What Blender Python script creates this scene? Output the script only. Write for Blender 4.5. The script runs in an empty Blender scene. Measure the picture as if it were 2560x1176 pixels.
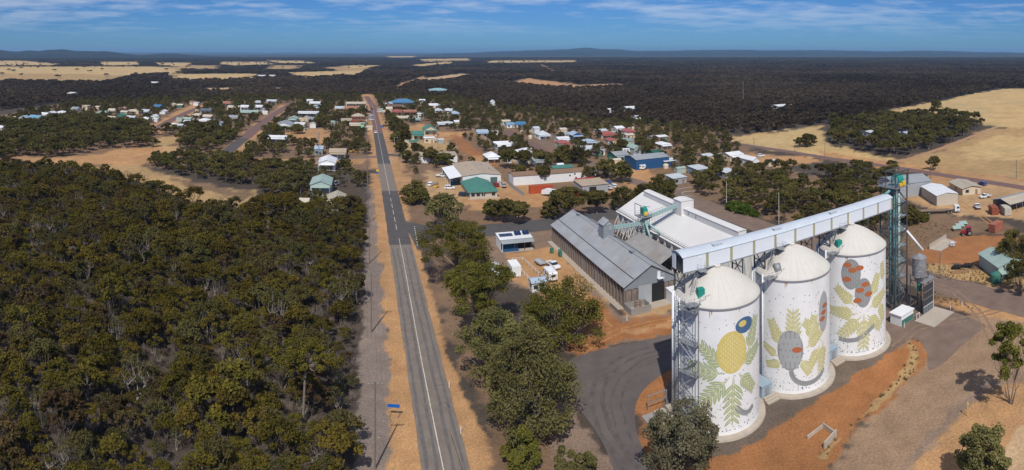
import bpy, bmesh, math, random
import numpy as np
from mathutils import Vector, Matrix

# ---------------------------------------------------------------- camera, sky, sun, exposure
SC = bpy.context.scene
COL = SC.collection
F, HOR, EYE = 1427.0, 130.0, 60.0          # drone panorama: cylinder scale, horizon row, eye height in metres
cam = bpy.data.cameras.new('camera'); camo = bpy.data.objects.new('camera', cam); COL.objects.link(camo)
SC.camera = camo
camo.location = (0, 0, EYE); camo.rotation_euler = (math.pi/2, 0, 0)
cam.type = 'PANO'; cam.panorama_type = 'CENTRAL_CYLINDRICAL'
cam.central_cylindrical_range_u_min = -1280/F; cam.central_cylindrical_range_u_max = 1280/F
cam.central_cylindrical_range_v_min = -(1176-HOR)/F; cam.central_cylindrical_range_v_max = HOR/F
cam.clip_end = 200000; cam.clip_start = 0.5

SUN_EL, SUN_AZ = math.radians(50), math.atan2(-0.11, -1.0)      # sun stands behind the camera, a little to its left
world = bpy.data.worlds.new('World'); SC.world = world; world.use_nodes = True
def build_world():
    nt = world.node_tree; N = nt.nodes; L = nt.links; N.clear()
    out = N.new('ShaderNodeOutputWorld'); bg = N.new('ShaderNodeBackground'); L.new(bg.outputs[0], out.inputs[0])
    sky = N.new('ShaderNodeTexSky'); sky.sky_type = 'NISHITA'; sky.sun_disc = False
    sky.sun_elevation = SUN_EL; sky.sun_rotation = SUN_AZ; sky.altitude = 300; sky.air_density = 1.0; sky.dust_density = 0.15; sky.ozone_density = 3.0
    tc = N.new('ShaderNodeTexCoord'); sep = N.new('ShaderNodeSeparateXYZ'); L.new(tc.outputs['Generated'], sep.inputs[0])
    # clouds lie on a flat layer: direction divided by its height
    mz = N.new('ShaderNodeMath'); mz.operation = 'MAXIMUM'; L.new(sep.outputs[2], mz.inputs[0]); mz.inputs[1].default_value = 0.004
    az = N.new('ShaderNodeMath'); az.operation = 'ADD'; L.new(mz.outputs[0], az.inputs[0]); az.inputs[1].default_value = 0.055
    dx = N.new('ShaderNodeMath'); dx.operation = 'DIVIDE'; L.new(sep.outputs[0], dx.inputs[0]); L.new(az.outputs[0], dx.inputs[1])
    dy = N.new('ShaderNodeMath'); dy.operation = 'DIVIDE'; L.new(sep.outputs[1], dy.inputs[0]); L.new(az.outputs[0], dy.inputs[1])
    cb = N.new('ShaderNodeCombineXYZ'); L.new(dx.outputs[0], cb.inputs[0]); L.new(dy.outputs[0], cb.inputs[1]); cb.inputs[2].default_value = CLOUDZ
    n1 = N.new('ShaderNodeTexNoise'); n1.inputs['Scale'].default_value = 1.7; n1.inputs['Detail'].default_value = 9; n1.inputs['Roughness'].default_value = 0.58
    L.new(cb.outputs[0], n1.inputs['Vector'])
    n2 = N.new('ShaderNodeTexNoise'); n2.inputs['Scale'].default_value = 0.3; n2.inputs['Detail'].default_value = 3; L.new(cb.outputs[0], n2.inputs['Vector'])
    ad = N.new('ShaderNodeMath'); ad.operation = 'ADD'; L.new(n1.outputs[0], ad.inputs[0]); L.new(n2.outputs[0], ad.inputs[1])
    rp = N.new('ShaderNodeMapRange'); rp.inputs[1].default_value = 0.92; rp.inputs[2].default_value = 1.20; rp.inputs[3].default_value = 0; rp.inputs[4].default_value = 0.90; L.new(ad.outputs[0], rp.inputs[0])
    # thin towards the horizon; thickened overhead, out of view, to add white fill light
    fd = N.new('ShaderNodeMapRange'); fd.inputs[1].default_value = 0.02; fd.inputs[2].default_value = 0.07; L.new(sep.outputs[2], fd.inputs[0])
    ml = N.new('ShaderNodeMath'); ml.operation = 'MULTIPLY'; 
    f2 = N.new('ShaderNodeMapRange'); f2.inputs[1].default_value = 0.06; f2.inputs[2].default_value = 0.45; f2.inputs[3].default_value = 0.34; L.new(sep.outputs[2], f2.inputs[0])
    mf = N.new('ShaderNodeMath'); mf.operation = 'MULTIPLY'; L.new(fd.outputs[0], mf.inputs[0]); L.new(f2.outputs[0], mf.inputs[1]); L.new(rp.outputs[0], ml.inputs[0]); L.new(mf.outputs[0], ml.inputs[1])
    tint = N.new('ShaderNodeMix'); tint.data_type = 'RGBA'; tint.blend_type = 'MULTIPLY'; tint.inputs[0].default_value = 1
    L.new(sky.outputs[0], tint.inputs[6]); tint.inputs[7].default_value = SKYTINT
    mx = N.new('ShaderNodeMix'); mx.data_type = 'RGBA'; L.new(ml.outputs[0], mx.inputs[0]); L.new(tint.outputs[2], mx.inputs[6]); mx.inputs[7].default_value = (8.4, 8.6, 8.9, 1)
    L.new(mx.outputs[2], bg.inputs[0]); bg.inputs[1].default_value = 0.10
CLOUDZ = 9.9
SKYTINT = (0.19, 0.41, 0.80, 1)
build_world()
sl = bpy.data.lights.new('sun', 'SUN'); sl.energy = 4.0; sl.angle = math.radians(0.53); sl.color = (1.0, 0.955, 0.88)
so = bpy.data.objects.new('sun', sl); COL.objects.link(so)
SUNV = Vector((math.cos(SUN_EL)*math.sin(SUN_AZ), math.cos(SUN_EL)*math.cos(SUN_AZ), math.sin(SUN_EL)))
so.rotation_euler = SUNV.to_track_quat('Z', 'Y').to_euler(); so.location = (0, 0, 200)
SC.view_settings.view_transform = 'Standard'; SC.view_settings.look = 'None'; SC.view_settings.exposure = 0.0; SC.view_settings.gamma = 1
SC.render.engine = 'CYCLES'
SC.cycles.max_bounces = 6; SC.cycles.diffuse_bounces = 3; SC.cycles.glossy_bounces = 2; SC.cycles.transmission_bounces = 2; SC.cycles.transparent_max_bounces = 6
SC.cycles.volume_bounces = 0; SC.cycles.use_denoising = True
rnd = random.Random(7)

# ---------------------------------------------------------------- measuring helpers
def P(px, py, z=0.0):
    """site point at height z that the surveyed panorama column/row looks at"""
    d = F*(EYE-z)/(py-HOR); a = (px-1280)/F
    return Vector((d*math.sin(a), d*math.cos(a), z))
def dist(py, z=0.0): return F*(EYE-z)/(py-HOR)
def pix(x, y, z=0.0):
    d = math.hypot(x, y); return 1280+F*math.atan2(x, y), HOR+F*(EYE-z)/d
GA = 0.263                                    # the town grid is turned by this angle
VX = Vector((math.cos(GA), math.sin(GA), 0)); UY = Vector((-math.sin(GA), math.cos(GA), 0))
def G(a, b, z=0.0): return VX*a + UY*b + Vector((0, 0, z))
def gr(p): return p.dot(VX), p.dot(UY)

# ---------------------------------------------------------------- materials
MATS = {}
def mat(name, col, rough=0.7, var=0.12, scale=1.5, metal=0.0, bump=0.0, bscale=8.0, ribs=0.0, ribaxis=0, ribscale=3.0, stain=None, stain_amt=0.0, obj_random=0.0, attr=None):
    if name in MATS: return MATS[name]
    m = bpy.data.materials.new(name); m.use_nodes = True; nt = m.node_tree; N = nt.nodes; L = nt.links
    b = N['Principled BSDF']; b.inputs['Roughness'].default_value = rough; b.inputs['Metallic'].default_value = metal
    b.inputs['Specular IOR Level'].default_value = 0.3
    tc = N.new('ShaderNodeTexCoord')
    n = N.new('ShaderNodeTexNoise'); n.inputs['Scale'].default_value = scale; n.inputs['Detail'].default_value = 6; n.inputs['Roughness'].default_value = 0.65
    L.new(tc.outputs['Object'], n.inputs['Vector'])
    mr = N.new('ShaderNodeMapRange'); mr.inputs[1].default_value = 0.3; mr.inputs[2].default_value = 0.7; mr.inputs[3].default_value = 1-var; mr.inputs[4].default_value = 1+var
    L.new(n.outputs[0], mr.inputs[0])
    mx = N.new('ShaderNodeMix'); mx.data_type = 'RGBA'; mx.blend_type = 'MULTIPLY'; mx.inputs[0].default_value = 1
    if attr:
        at = N.new('ShaderNodeAttribute'); at.attribute_name = attr; L.new(at.outputs['Color'], mx.inputs[6])
    else:
        mx.inputs[6].default_value = (*col, 1)
    L.new(mr.outputs[0], mx.inputs[7]); last = mx.outputs[2]
    if stain:
        n2 = N.new('ShaderNodeTexNoise'); n2.inputs['Scale'].default_value = scale*0.45; n2.inputs['Detail'].default_value = 8
        mp = N.new('ShaderNodeMapping'); mp.inputs['Scale'].default_value = (1, 1, 0.35); L.new(tc.outputs['Object'], mp.inputs[0]); L.new(mp.outputs[0], n2.inputs['Vector'])
        r2 = N.new('ShaderNodeMapRange'); r2.inputs[1].default_value = 0.5; r2.inputs[2].default_value = 0.68; r2.inputs[4].default_value = stain_amt; L.new(n2.outputs[0], r2.inputs[0])
        m2 = N.new('ShaderNodeMix'); m2.data_type = 'RGBA'; L.new(r2.outputs[0], m2.inputs[0]); L.new(last, m2.inputs[6]); m2.inputs[7].default_value = (*stain, 1); last = m2.outputs[2]
    if obj_random:
        oi = N.new('ShaderNodeObjectInfo'); r3 = N.new('ShaderNodeMapRange'); r3.inputs[3].default_value = 1-obj_random; r3.inputs[4].default_value = 1+obj_random; L.new(oi.outputs['Random'], r3.inputs[0])
        m3 = N.new('ShaderNodeMix'); m3.data_type = 'RGBA'; m3.blend_type = 'MULTIPLY'; m3.inputs[0].default_value = 1; L.new(last, m3.inputs[6]); L.new(r3.outputs[0], m3.inputs[7]); last = m3.outputs[2]
    L.new(last, b.inputs['Base Color'])
    if bump or ribs:
        bp = N.new('ShaderNodeBump'); bp.inputs['Distance'].default_value = 0.05
        if ribs:
            w = N.new('ShaderNodeTexWave'); w.inputs['Scale'].default_value = ribscale; w.bands_direction = 'XYZ'[ribaxis]; L.new(tc.outputs['Object'], w.inputs['Vector'])
            bp.inputs['Strength'].default_value = ribs; L.new(w.outputs['Fac'], bp.inputs['Height'])
        else:
            n3 = N.new('ShaderNodeTexNoise'); n3.inputs['Scale'].default_value = bscale; n3.inputs['Detail'].default_value = 5; L.new(tc.outputs['Object'], n3.inputs['Vector'])
            bp.inputs['Strength'].default_value = bump; L.new(n3.outputs[0], bp.inputs['Height'])
        L.new(bp.outputs[0], b.inputs['Normal'])
    MATS[name] = m; return m

# ---------------------------------------------------------------- mesh builder
class MB:
    def __init__(s): s.v = []; s.f = []; s.m = []; s.cur = 0
    def face(s, pts):
        i = len(s.v); s.v += [tuple(p) for p in pts]; s.f.append(tuple(range(i, i+len(pts)))); s.m.append(s.cur)
    def box(s, c, size, rz=0.0, M=None):
        hx, hy, hz = size[0]/2, size[1]/2, size[2]/2; i = len(s.v); c = Vector(c)
        R = M if M is not None else Matrix.Rotation(rz, 3, 'Z')
        for z in (-hz, hz):
            for x, y in ((-hx, -hy), (hx, -hy), (hx, hy), (-hx, hy)): s.v.append(tuple(R @ Vector((x, y, z)) + c))
        for q in ((0, 3, 2, 1), (4, 5, 6, 7), (0, 1, 5, 4), (1, 2, 6, 5), (2, 3, 7, 6), (3, 0, 4, 7)):
            s.f.append(tuple(i+k for k in q)); s.m.append(s.cur)
        return s
    def tube(s, p, q, r, n=6, r2=None, cap=True):
        p = Vector(p); q = Vector(q); r2 = r if r2 is None else r2
        d = (q-p); R = d.to_track_quat('Z', 'Y').to_matrix() if d.length > 1e-6 else Matrix.Identity(3); i = len(s.v)
        for k in range(n):
            a = 2*math.pi*k/n; s.v.append(tuple(R @ Vector((r*math.cos(a), r*math.sin(a), 0)) + p))
        for k in range(n):
            a = 2*math.pi*k/n; s.v.append(tuple(R @ Vector((r2*math.cos(a), r2*math.sin(a), 0)) + q))
        for k in range(n):
            j = (k+1) % n; s.f.append((i+k, i+j, i+n+j, i+n+k)); s.m.append(s.cur)
        if cap: s.f.append(tuple(i+n+k for k in range(n))); s.m.append(s.cur); s.f.append(tuple(i+k for k in reversed(range(n)))); s.m.append(s.cur)
        return s
    def prism(s, poly, axis_vec):
        """extrude polygon (list of 3d points) by axis_vec"""
        n = len(poly); i = len(s.v); av = Vector(axis_vec)
        s.v += [tuple(p) for p in poly]; s.v += [tuple(Vector(p)+av) for p in poly]
        for k in range(n):
            j = (k+1) % n; s.f.append((i+k, i+j, i+n+j, i+n+k)); s.m.append(s.cur)
        s.f.append(tuple(i+k for k in reversed(range(n)))); s.m.append(s.cur); s.f.append(tuple(i+n+k for k in range(n))); s.m.append(s.cur)
        return s
    def lathe(s, prof, n=32, c=(0, 0, 0), cap=False):
        i = len(s.v); c = Vector(c)
        for r, z in prof:
            for k in range(n):
                a = 2*math.pi*k/n; s.v.append((c.x+r*math.cos(a), c.y+r*math.sin(a), c.z+z))
        for t in range(len(prof)-1):
            for k in range(n):
                j = (k+1) % n; s.f.append((i+t*n+k, i+t*n+j, i+(t+1)*n+j, i+(t+1)*n+k)); s.m.append(s.cur)
        if cap: s.f.append(tuple(i+(len(prof)-1)*n+k for k in range(n))); s.m.append(s.cur)
        return s
    def mesh(s, name, mats, smooth=False, fix=True):
        me = bpy.data.meshes.new(name); me.from_pydata(s.v, [], s.f); me.polygons.foreach_set('material_index', s.m)
        for m in (mats if isinstance(mats, (list, tuple)) else [mats]): me.materials.append(m)
        if fix:
            bm = bmesh.new(); bm.from_mesh(me); bmesh.ops.recalc_face_normals(bm, faces=bm.faces); bm.to_mesh(me); bm.free()
        if smooth: me.polygons.foreach_set('use_smooth', [True]*len(me.polygons))
        me.update(); return me
    def build(s, name, mats, parent=None, smooth=False, loc=None, rz=None, fix=True):
        return obj(name, s.mesh(name, mats, smooth, fix), parent, loc, rz)
def obj(name, me, parent=None, loc=None, rz=None):
    o = bpy.data.objects.new(name, me); COL.objects.link(o)
    if parent is not None: o.parent = parent
    if loc is not None: o.location = loc
    if rz is not None: o.rotation_euler = (0, 0, rz)
    return o
def tag(o, label, cat, group=None):
    o['label'] = label; o['category'] = cat
    if group: o['group'] = group
    return o
def thing(name, label, cat, loc=(0, 0, 0), rz=0.0, group=None):
    o = bpy.data.objects.new(name, None); COL.objects.link(o); o.location = loc; o.rotation_euler = (0, 0, rz); o.empty_display_size = 0.5
    return tag(o, label, cat, group)
def struct(o): o['kind'] = 'structure'; return o
def stuff(o): o['kind'] = 'stuff'; return o
_unit = {}
def unit_beam(m):
    if m.name not in _unit: _unit[m.name] = MB().box((0, 0, 0.5), (1, 1, 1)).mesh('beam', m)
    return _unit[m.name]
def beam(name, parent, p, q, w, m, w2=None):
    p = Vector(p); q = Vector(q); d = q-p
    o = bpy.data.objects.new(name, unit_beam(m)); COL.objects.link(o); o.parent = parent
    o.location = p; o.rotation_mode = 'QUATERNION'; o.rotation_quaternion = d.to_track_quat('Z', 'Y'); o.scale = (w, w2 or w, d.length); return o
def panel(name, parent, c, size, m, rz=0.0):
    """a box part that shares one unit mesh per material"""
    o = bpy.data.objects.new(name, unit_beam(m)); COL.objects.link(o); o.parent = parent
    o.location = (c[0], c[1], c[2]-size[2]/2); o.scale = size; o.rotation_euler = (0, 0, rz); return o
def copy_tree(o, parent=None):
    c = o.copy(); COL.objects.link(c); c.parent = parent
    for ch in o.children: copy_tree(ch, c)
    return c

# ---------------------------------------------------------------- numeric noise for the ground
def vnoise(x, y, seed=0):
    xi = np.floor(x).astype(np.int64); yi = np.floor(y).astype(np.int64); fx = x-xi; fy = y-yi
    fx = fx*fx*(3-2*fx); fy = fy*fy*(3-2*fy)
    def h(i, j):
        n = (i*374761393 + j*668265263 + seed*974634777) & 0xffffffff; n = ((n ^ (n >> 13))*1274126177) & 0xffffffff
        return ((n ^ (n >> 16)) & 0xffff)/65535.0
    return (h(xi, yi)*(1-fx)+h(xi+1, yi)*fx)*(1-fy) + (h(xi, yi+1)*(1-fx)+h(xi+1, yi+1)*fx)*fy
def fbm(x, y, seed=0, o=4):
    s = 0; a = 0.5; t = 0
    for k in range(o): s = s+a*vnoise(x*2**k, y*2**k, seed+k); t += a; a *= 0.5
    return s/t
def sdf(X, Y, poly):
    """signed distance (negative inside) from points to polygon"""
    d2 = np.full(X.shape, 1e18); inside = np.zeros(X.shape, bool); n = len(poly)
    for i in range(n):
        ax, ay = poly[i]; bx, by = poly[(i+1) % n]; ex, ey = bx-ax, by-ay
        wx, wy = X-ax, Y-ay; t = np.clip((wx*ex+wy*ey)/(ex*ex+ey*ey+1e-12), 0, 1)
        d2 = np.minimum(d2, (wx-ex*t)**2+(wy-ey*t)**2)
        if ay != by:
            c = ((ay > Y) != (by > Y)) & (X < (bx-ax)*(Y-ay)/(by-ay)+ax); inside ^= c
    return np.where(inside, -1, 1)*np.sqrt(d2)
def WP(pts): return [tuple(P(x, max(y, 133))[:2]) for x, y in pts]

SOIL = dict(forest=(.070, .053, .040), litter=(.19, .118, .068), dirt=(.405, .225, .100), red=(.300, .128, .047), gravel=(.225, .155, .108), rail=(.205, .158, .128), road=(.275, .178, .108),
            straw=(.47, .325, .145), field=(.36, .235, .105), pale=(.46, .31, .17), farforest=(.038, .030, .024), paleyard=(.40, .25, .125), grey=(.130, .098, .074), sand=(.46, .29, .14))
# (soil, edge softness in metres, outline)
ZONES = [
 ('farforest', 60, [(-800, 236), (900, 232), (1300, 240), (1700, 300), (2050, 300), (2230, 272), (2500, 222), (3400, 205), (3400, 132.2), (-800, 132.2)]),
 # far pale paddocks
 ('straw', 40, [(-100, 166), (120, 167), (330, 166), (450, 168), (440, 178), (330, 182), (180, 184), (60, 182), (-100, 184)]),
 ('straw', 40, [(-100, 150), (60, 152), (150, 157), (120, 161), (-100, 160)]), ('straw', 30, [(250, 154), (340, 155), (345, 160), (260, 161)]),
 ('field', 30, [(430, 162), (550, 164), (540, 169), (430, 168)]), ('straw', 30, [(560, 154), (660, 154), (690, 158), (590, 161), (550, 158)]),
 ('straw', 30, [(655, 150), (760, 152), (800, 156), (700, 156)]), ('straw', 30, [(430, 186), (560, 184), (640, 185), (620, 192), (440, 194)]),
 ('field', 40, [(-100, 184), (200, 185), (320, 190), (250, 197), (60, 195), (-100, 197)]), ('straw', 25, [(390, 156), (480, 157), (470, 161), (400, 161)]), ('field', 30, [(800, 168), (880, 166), (940, 170), (860, 174)]), ('straw', 30, [(725, 181), (840, 178), (910, 176), (880, 184), (740, 187)]), ('field', 25, [(680, 163), (760, 163), (740, 170), (660, 170)]),
 ('pale', 15, [(1055, 190), (1150, 184), (1185, 186), (1120, 193), (1050, 196)]), ('straw', 25, [(1045, 148), (1170, 146), (1180, 150), (1060, 152)]),
 ('straw', 25, [(1020, 160), (1120, 154), (1140, 158), (1050, 163)]), ('straw', 25, [(1215, 151), (1440, 150), (1440, 154), (1220, 155)]), ('straw', 20, [(970, 140.4), (1040, 140.5), (1030, 143), (970, 142.5)]),
 ('straw', 25, [(850, 165), (900, 163), (960, 164), (900, 168)]), ('pale', 20, [(510, 222), (575, 220), (570, 228), (520, 230)]), ('pale', 15, [(680, 220), (715, 220), (710, 227), (685, 228)]),
 ('dirt', 20, [(1320, 196), (1440, 212), (1540, 210), (1560, 218), (1450, 224), (1330, 216), (1270, 208)]),
 ('dirt', 8, [(980, 222), (1010, 206), (1060, 190), (1070, 190), (1022, 210), (996, 224)]), ('dirt', 8, [(1350, 160), (1372, 168), (1392, 182), (1384, 182), (1360, 168), (1346, 162)]),
 # town ground
 ('litter', 8, [(-60, 300), (150, 262), (420, 250), (700, 243), (920, 240), (1120, 250), (1400, 290), (1700, 318), (1880, 350), (1880, 470), (1400, 600), (1080, 620), (940, 560), (930, 430), (700, 400), (560, 410), (300, 420), (0, 420)]),
 ('dirt', 5, [(900, 236), (930, 236), (960, 300), (1010, 420), (1030, 470), (940, 520), (925, 400), (925, 300)]),
 ('dirt', 4, [(700, 262), (730, 262), (640, 350), (590, 395), (545, 395), (600, 345)]), ('dirt', 5, [(480, 262), (520, 262), (460, 300), (400, 335), (370, 320), (430, 285)]),
 ('dirt', 5, [(700, 318), (800, 322), (830, 345), (790, 370), (720, 340)]), ('dirt', 4, [(640, 398), (760, 396), (920, 396), (920, 412), (760, 412), (640, 414)]),
 ('dirt', 4, [(1010, 320), (1060, 310), (1090, 330), (1180, 330), (1140, 350), (1020, 345)]), ('field', 4, [(1010, 352), (1110, 350), (1150, 372), (1100, 378), (1000, 380)]),
 ('red', 4, [(1120, 340), (1140, 336), (1190, 372), (1250, 400), (1250, 420), (1170, 400)]), ('dirt', 4, [(1160, 385), (1240, 395), (1230, 412), (1170, 402)]),
 ('paleyard', 3, [(1065, 425), (1110, 430), (1260, 450), (1300, 470), (1280, 500), (1240, 490), (1150, 525), (1080, 520), (1060, 470)]),
 ('dirt', 3, [(1150, 500), (1250, 480), (1300, 440), (1340, 470), (1380, 500), (1380, 520), (1180, 525)]),
 ('dirt', 4, [(1540, 400), (1600, 405), (1660, 470), (1640, 490), (1570, 470), (1530, 430)]), ('dirt', 4, [(1440, 455), (1540, 460), (1560, 480), (1440, 490)]),
 ('straw', 5, [(1530, 392), (1575, 392), (1580, 410), (1535, 412)]), ('dirt', 4, [(1250, 395), (1290, 395), (1350, 402), (1340, 412), (1250, 405)]),
 ('straw', 8, [(1830, 345), (2060, 312), (2070, 365), (2230, 400), (2240, 412), (1950, 375), (1870, 362)]),
 ('dirt', 4, [(1860, 384), (1990, 392), (2060, 402), (1990, 412), (1880, 410)]), ('field', 4, [(1880, 405), (1960, 408), (1960, 430), (1900, 432)]), ('sand', 3, [(1960, 448), (2040, 440), (2080, 460), (2000, 470)]),
 ('litter', 5, [(1720, 425), (1900, 410), (2060, 440), (2210, 470), (2210, 640), (2060, 600), (1960, 570), (1860, 530), (1730, 480)]),
 # right-hand paddocks
 ('straw', 10, [(2225, 278), (2500, 222), (2900, 216), (2900, 325), (2480, 318), (2420, 292), (2330, 284)]),
 ('field', 6, [(2255, 402), (2330, 382), (2480, 320), (2900, 330), (2900, 470), (2560, 455), (2400, 442), (2280, 424)]),
 ('straw', 6, [(2400, 372), (2500, 340), (2900, 345), (2900, 400), (2520, 398), (2420, 400)]),
 ('dirt', 4, [(2230, 412), (2400, 440), (2900, 480), (2900, 452), (2560, 448), (2400, 430), (2300, 415)]),
 ('dirt', 4, [(2060, 380), (2240, 410), (2300, 430), (2240, 425), (2060, 395)]),
 ('paleyard', 3, [(2270, 470), (2330, 440), (2400, 452), (2500, 452), (2900, 470), (2900, 600), (2520, 545), (2400, 540), (2310, 515), (2270, 500)]),
 ('dirt', 3, [(2290, 450), (2350, 436), (2400, 448), (2360, 468), (2300, 480)]), ('litter', 3, [(2270, 520), (2400, 545), (2520, 560), (2600, 600), (2450, 580), (2300, 660), (2240, 620)]),
 ('red', 2, [(2296, 625), (2345, 617), (2400, 585), (2600, 590), (2600, 660), (2460, 668), (2380, 660), (2300, 658)]),
 ('field', 2, [(2296, 660), (2390, 664), (2470, 678), (2600, 700), (2600, 740), (2480, 718), (2300, 686)]), ('litter', 2, [(2300, 715), (2400, 745), (2450, 770), (2430, 785), (2300, 752)]),
 # left: clearing and tracks
 ('field', 5, [(210, 425), (330, 402), (400, 436), (470, 455), (560, 470), (640, 478), (660, 500), (610, 524), (520, 516), (420, 490), (350, 458)]),
 ('litter', 4, [(430, 448), (520, 464), (640, 485), (610, 500), (500, 480)]),
 ('dirt', 4, [(30, 392), (140, 395), (260, 384), (300, 372), (440, 368), (450, 392), (380, 405), (330, 412), (200, 412), (40, 402)]),
 ('field', 4, [(380, 345), (440, 342), (450, 358), (380, 366)]), ('sand', 3, [(410, 366), (445, 366), (440, 380), (412, 380)]),
 # rail reserve and verges of the main road
 ('rail', 1.5, [(880, 1500), (884, 1176), (892, 1000), (900, 800), (906, 680), (914, 560), (922, 470), (965, 470), (970, 560), (978, 680), (992, 850), (1002, 1000), (1015, 1176), (1040, 1500)]),
 ('dirt', 1.2, [(990, 1500), (972, 1176), (968, 1040), (964, 900), (950, 740), (940, 600), (932, 470), (1000, 470), (1045, 600), (1090, 740), (1130, 900), (1200, 1060), (1290, 1176), (1380, 1500)]),
 ('litter', 3, [(1065, 620), (1130, 640), (1260, 800), (1380, 1000), (1440, 1040), (1480, 1176), (1500, 1400), (1280, 1400), (1205, 1060), (1120, 880), (1075, 740)]),
 ('gravel', 2, [(1210, 610), (1240, 580), (1400, 575), (1400, 620), (1560, 780), (1620, 790), (1690, 770), (1690, 840), (1440, 890), (1420, 880), (1340, 740), (1240, 700)]),
 ('dirt', 2, [(1265, 635), (1400, 620), (1440, 680), (1480, 740), (1450, 830), (1340, 740), (1270, 700)]), ('paleyard', 2, [(1440, 690), (1560, 795), (1660, 790), (1700, 770), (1700, 730), (1570, 770), (1400, 600), (1385, 600)]),
 ('red', 2, [(1480, 730), (1560, 800), (1690, 780), (1700, 836), (1560, 862), (1440, 895), (1420, 870), (1450, 790)]), ('dirt', 1.5, [(1545, 830), (1700, 790), (1700, 815), (1600, 840)]),
 ('gravel', 2, [(1400, 960), (1440, 1010), (1530, 1176), (1580, 1400), (1400, 1400), (1370, 1000)]),
 ('road', 3, [(1960, 1500), (2070, 1150), (2150, 1040), (2280, 900), (2300, 830), (2330, 800), (2420, 790), (2480, 740), (2900, 680), (2900, 1500)]),
 # around the silos
 ('red', 2, [(1570, 1040), (1600, 950), (1690, 880), (1900, 880), (2200, 800), (2260, 810), (2310, 860), (2330, 900), (2240, 990), (2140, 1080), (2080, 1176), (2000, 1500), (1650, 1500), (1580, 1140)]),
 ('grey', 1.0, [(1640, 1050), (1680, 930), (1900, 860), (2190, 780), (2290, 810), (2290, 845), (2200, 900), (2080, 985), (1930, 1080), (1820, 1140), (1700, 1160), (1650, 1100)]),
 ('field', 1.0, [(2270, 850), (2300, 880), (2290, 930), (2200, 1010), (2110, 1090), (2060, 1150), (2040, 1145), (2130, 1060), (2230, 960), (2270, 900)]),
 ('pale', 1.5, [(2580, 1000), (2520, 1040), (2470, 1090), (2430, 1160), (2400, 1400), (2900, 1400), (2900, 1000)]),
 ('dirt', 1.5, [(2560, 960), (2480, 970), (2400, 1040), (2330, 1110), (2270, 1176), (2200, 1400), (2480, 1400), (2500, 1176), (2560, 1040)]),
 ('road', 2, [(2700, 690), (2500, 720), (2330, 690), (2290, 705), (2420, 745), (2470, 790), (2440, 840), (2360, 905), (2318, 950), (2240, 1010), (2150, 1090), (2085, 1176), (2000, 1400), (2200, 1400), (2260, 1176), (2340, 1095), (2410, 1020), (2490, 950), (2560, 900), (2700, 860)]),
 ('gravel', 1, [(2490, 955), (2410, 1025), (2340, 1100), (2262, 1180), (2235, 1180), (2320, 1090), (2400, 1005), (2470, 945)]),
 ('dirt', 2, [(2320, 760), (2440, 790), (2560, 800), (2560, 760), (2480, 740)]),
]
for _i, (_s, _soft, _poly) in enumerate(ZONES):       # far paddocks reach a little towards the viewer, past the trees on their near edge
    if _s in ('straw', 'field', 'pale') and max(y for x, y in _poly) < 200:
        _m = sum(y for x, y in _poly)/len(_poly); ZONES[_i] = (_s, _soft, [(x, y+(y-130)*.13 if y > _m else y) for x, y in _poly])
def soil_mat():
    m = mat('soil', (1, 1, 1), rough=0.95, var=0.20, scale=0.22, bump=0.7, bscale=2.2, attr='soil'); nt = m.node_tree; N = nt.nodes; L = nt.links; b = N['Principled BSDF']; src = b.inputs['Base Color'].links[0].from_socket
    tc = N.new('ShaderNodeTexCoord')
    for sc, lo, hi, a, c in ((2.6, .32, .68, .80, 1.22), (9.0, .62, .70, 1.0, .55), (7.0, .64, .74, 1.0, 1.45)):      # grain, dark specks, pale stones
        n = N.new('ShaderNodeTexNoise'); n.inputs['Scale'].default_value = sc; n.inputs['Detail'].default_value = 4; mp = N.new('ShaderNodeMapping'); mp.inputs['Location'].default_value = (sc*3, sc, 0); L.new(tc.outputs['Object'], mp.inputs[0]); L.new(mp.outputs[0], n.inputs['Vector'])
        r = N.new('ShaderNodeMapRange'); r.inputs[1].default_value = lo; r.inputs[2].default_value = hi; r.inputs[3].default_value = a; r.inputs[4].default_value = c; L.new(n.outputs[0], r.inputs[0])
        x = N.new('ShaderNodeMix'); x.data_type = 'RGBA'; x.blend_type = 'MULTIPLY'; x.inputs[0].default_value = 1; L.new(src, x.inputs[6]); L.new(r.outputs[0], x.inputs[7]); src = x.outputs[2]
    L.new(src, b.inputs['Base Color']); return m
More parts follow.
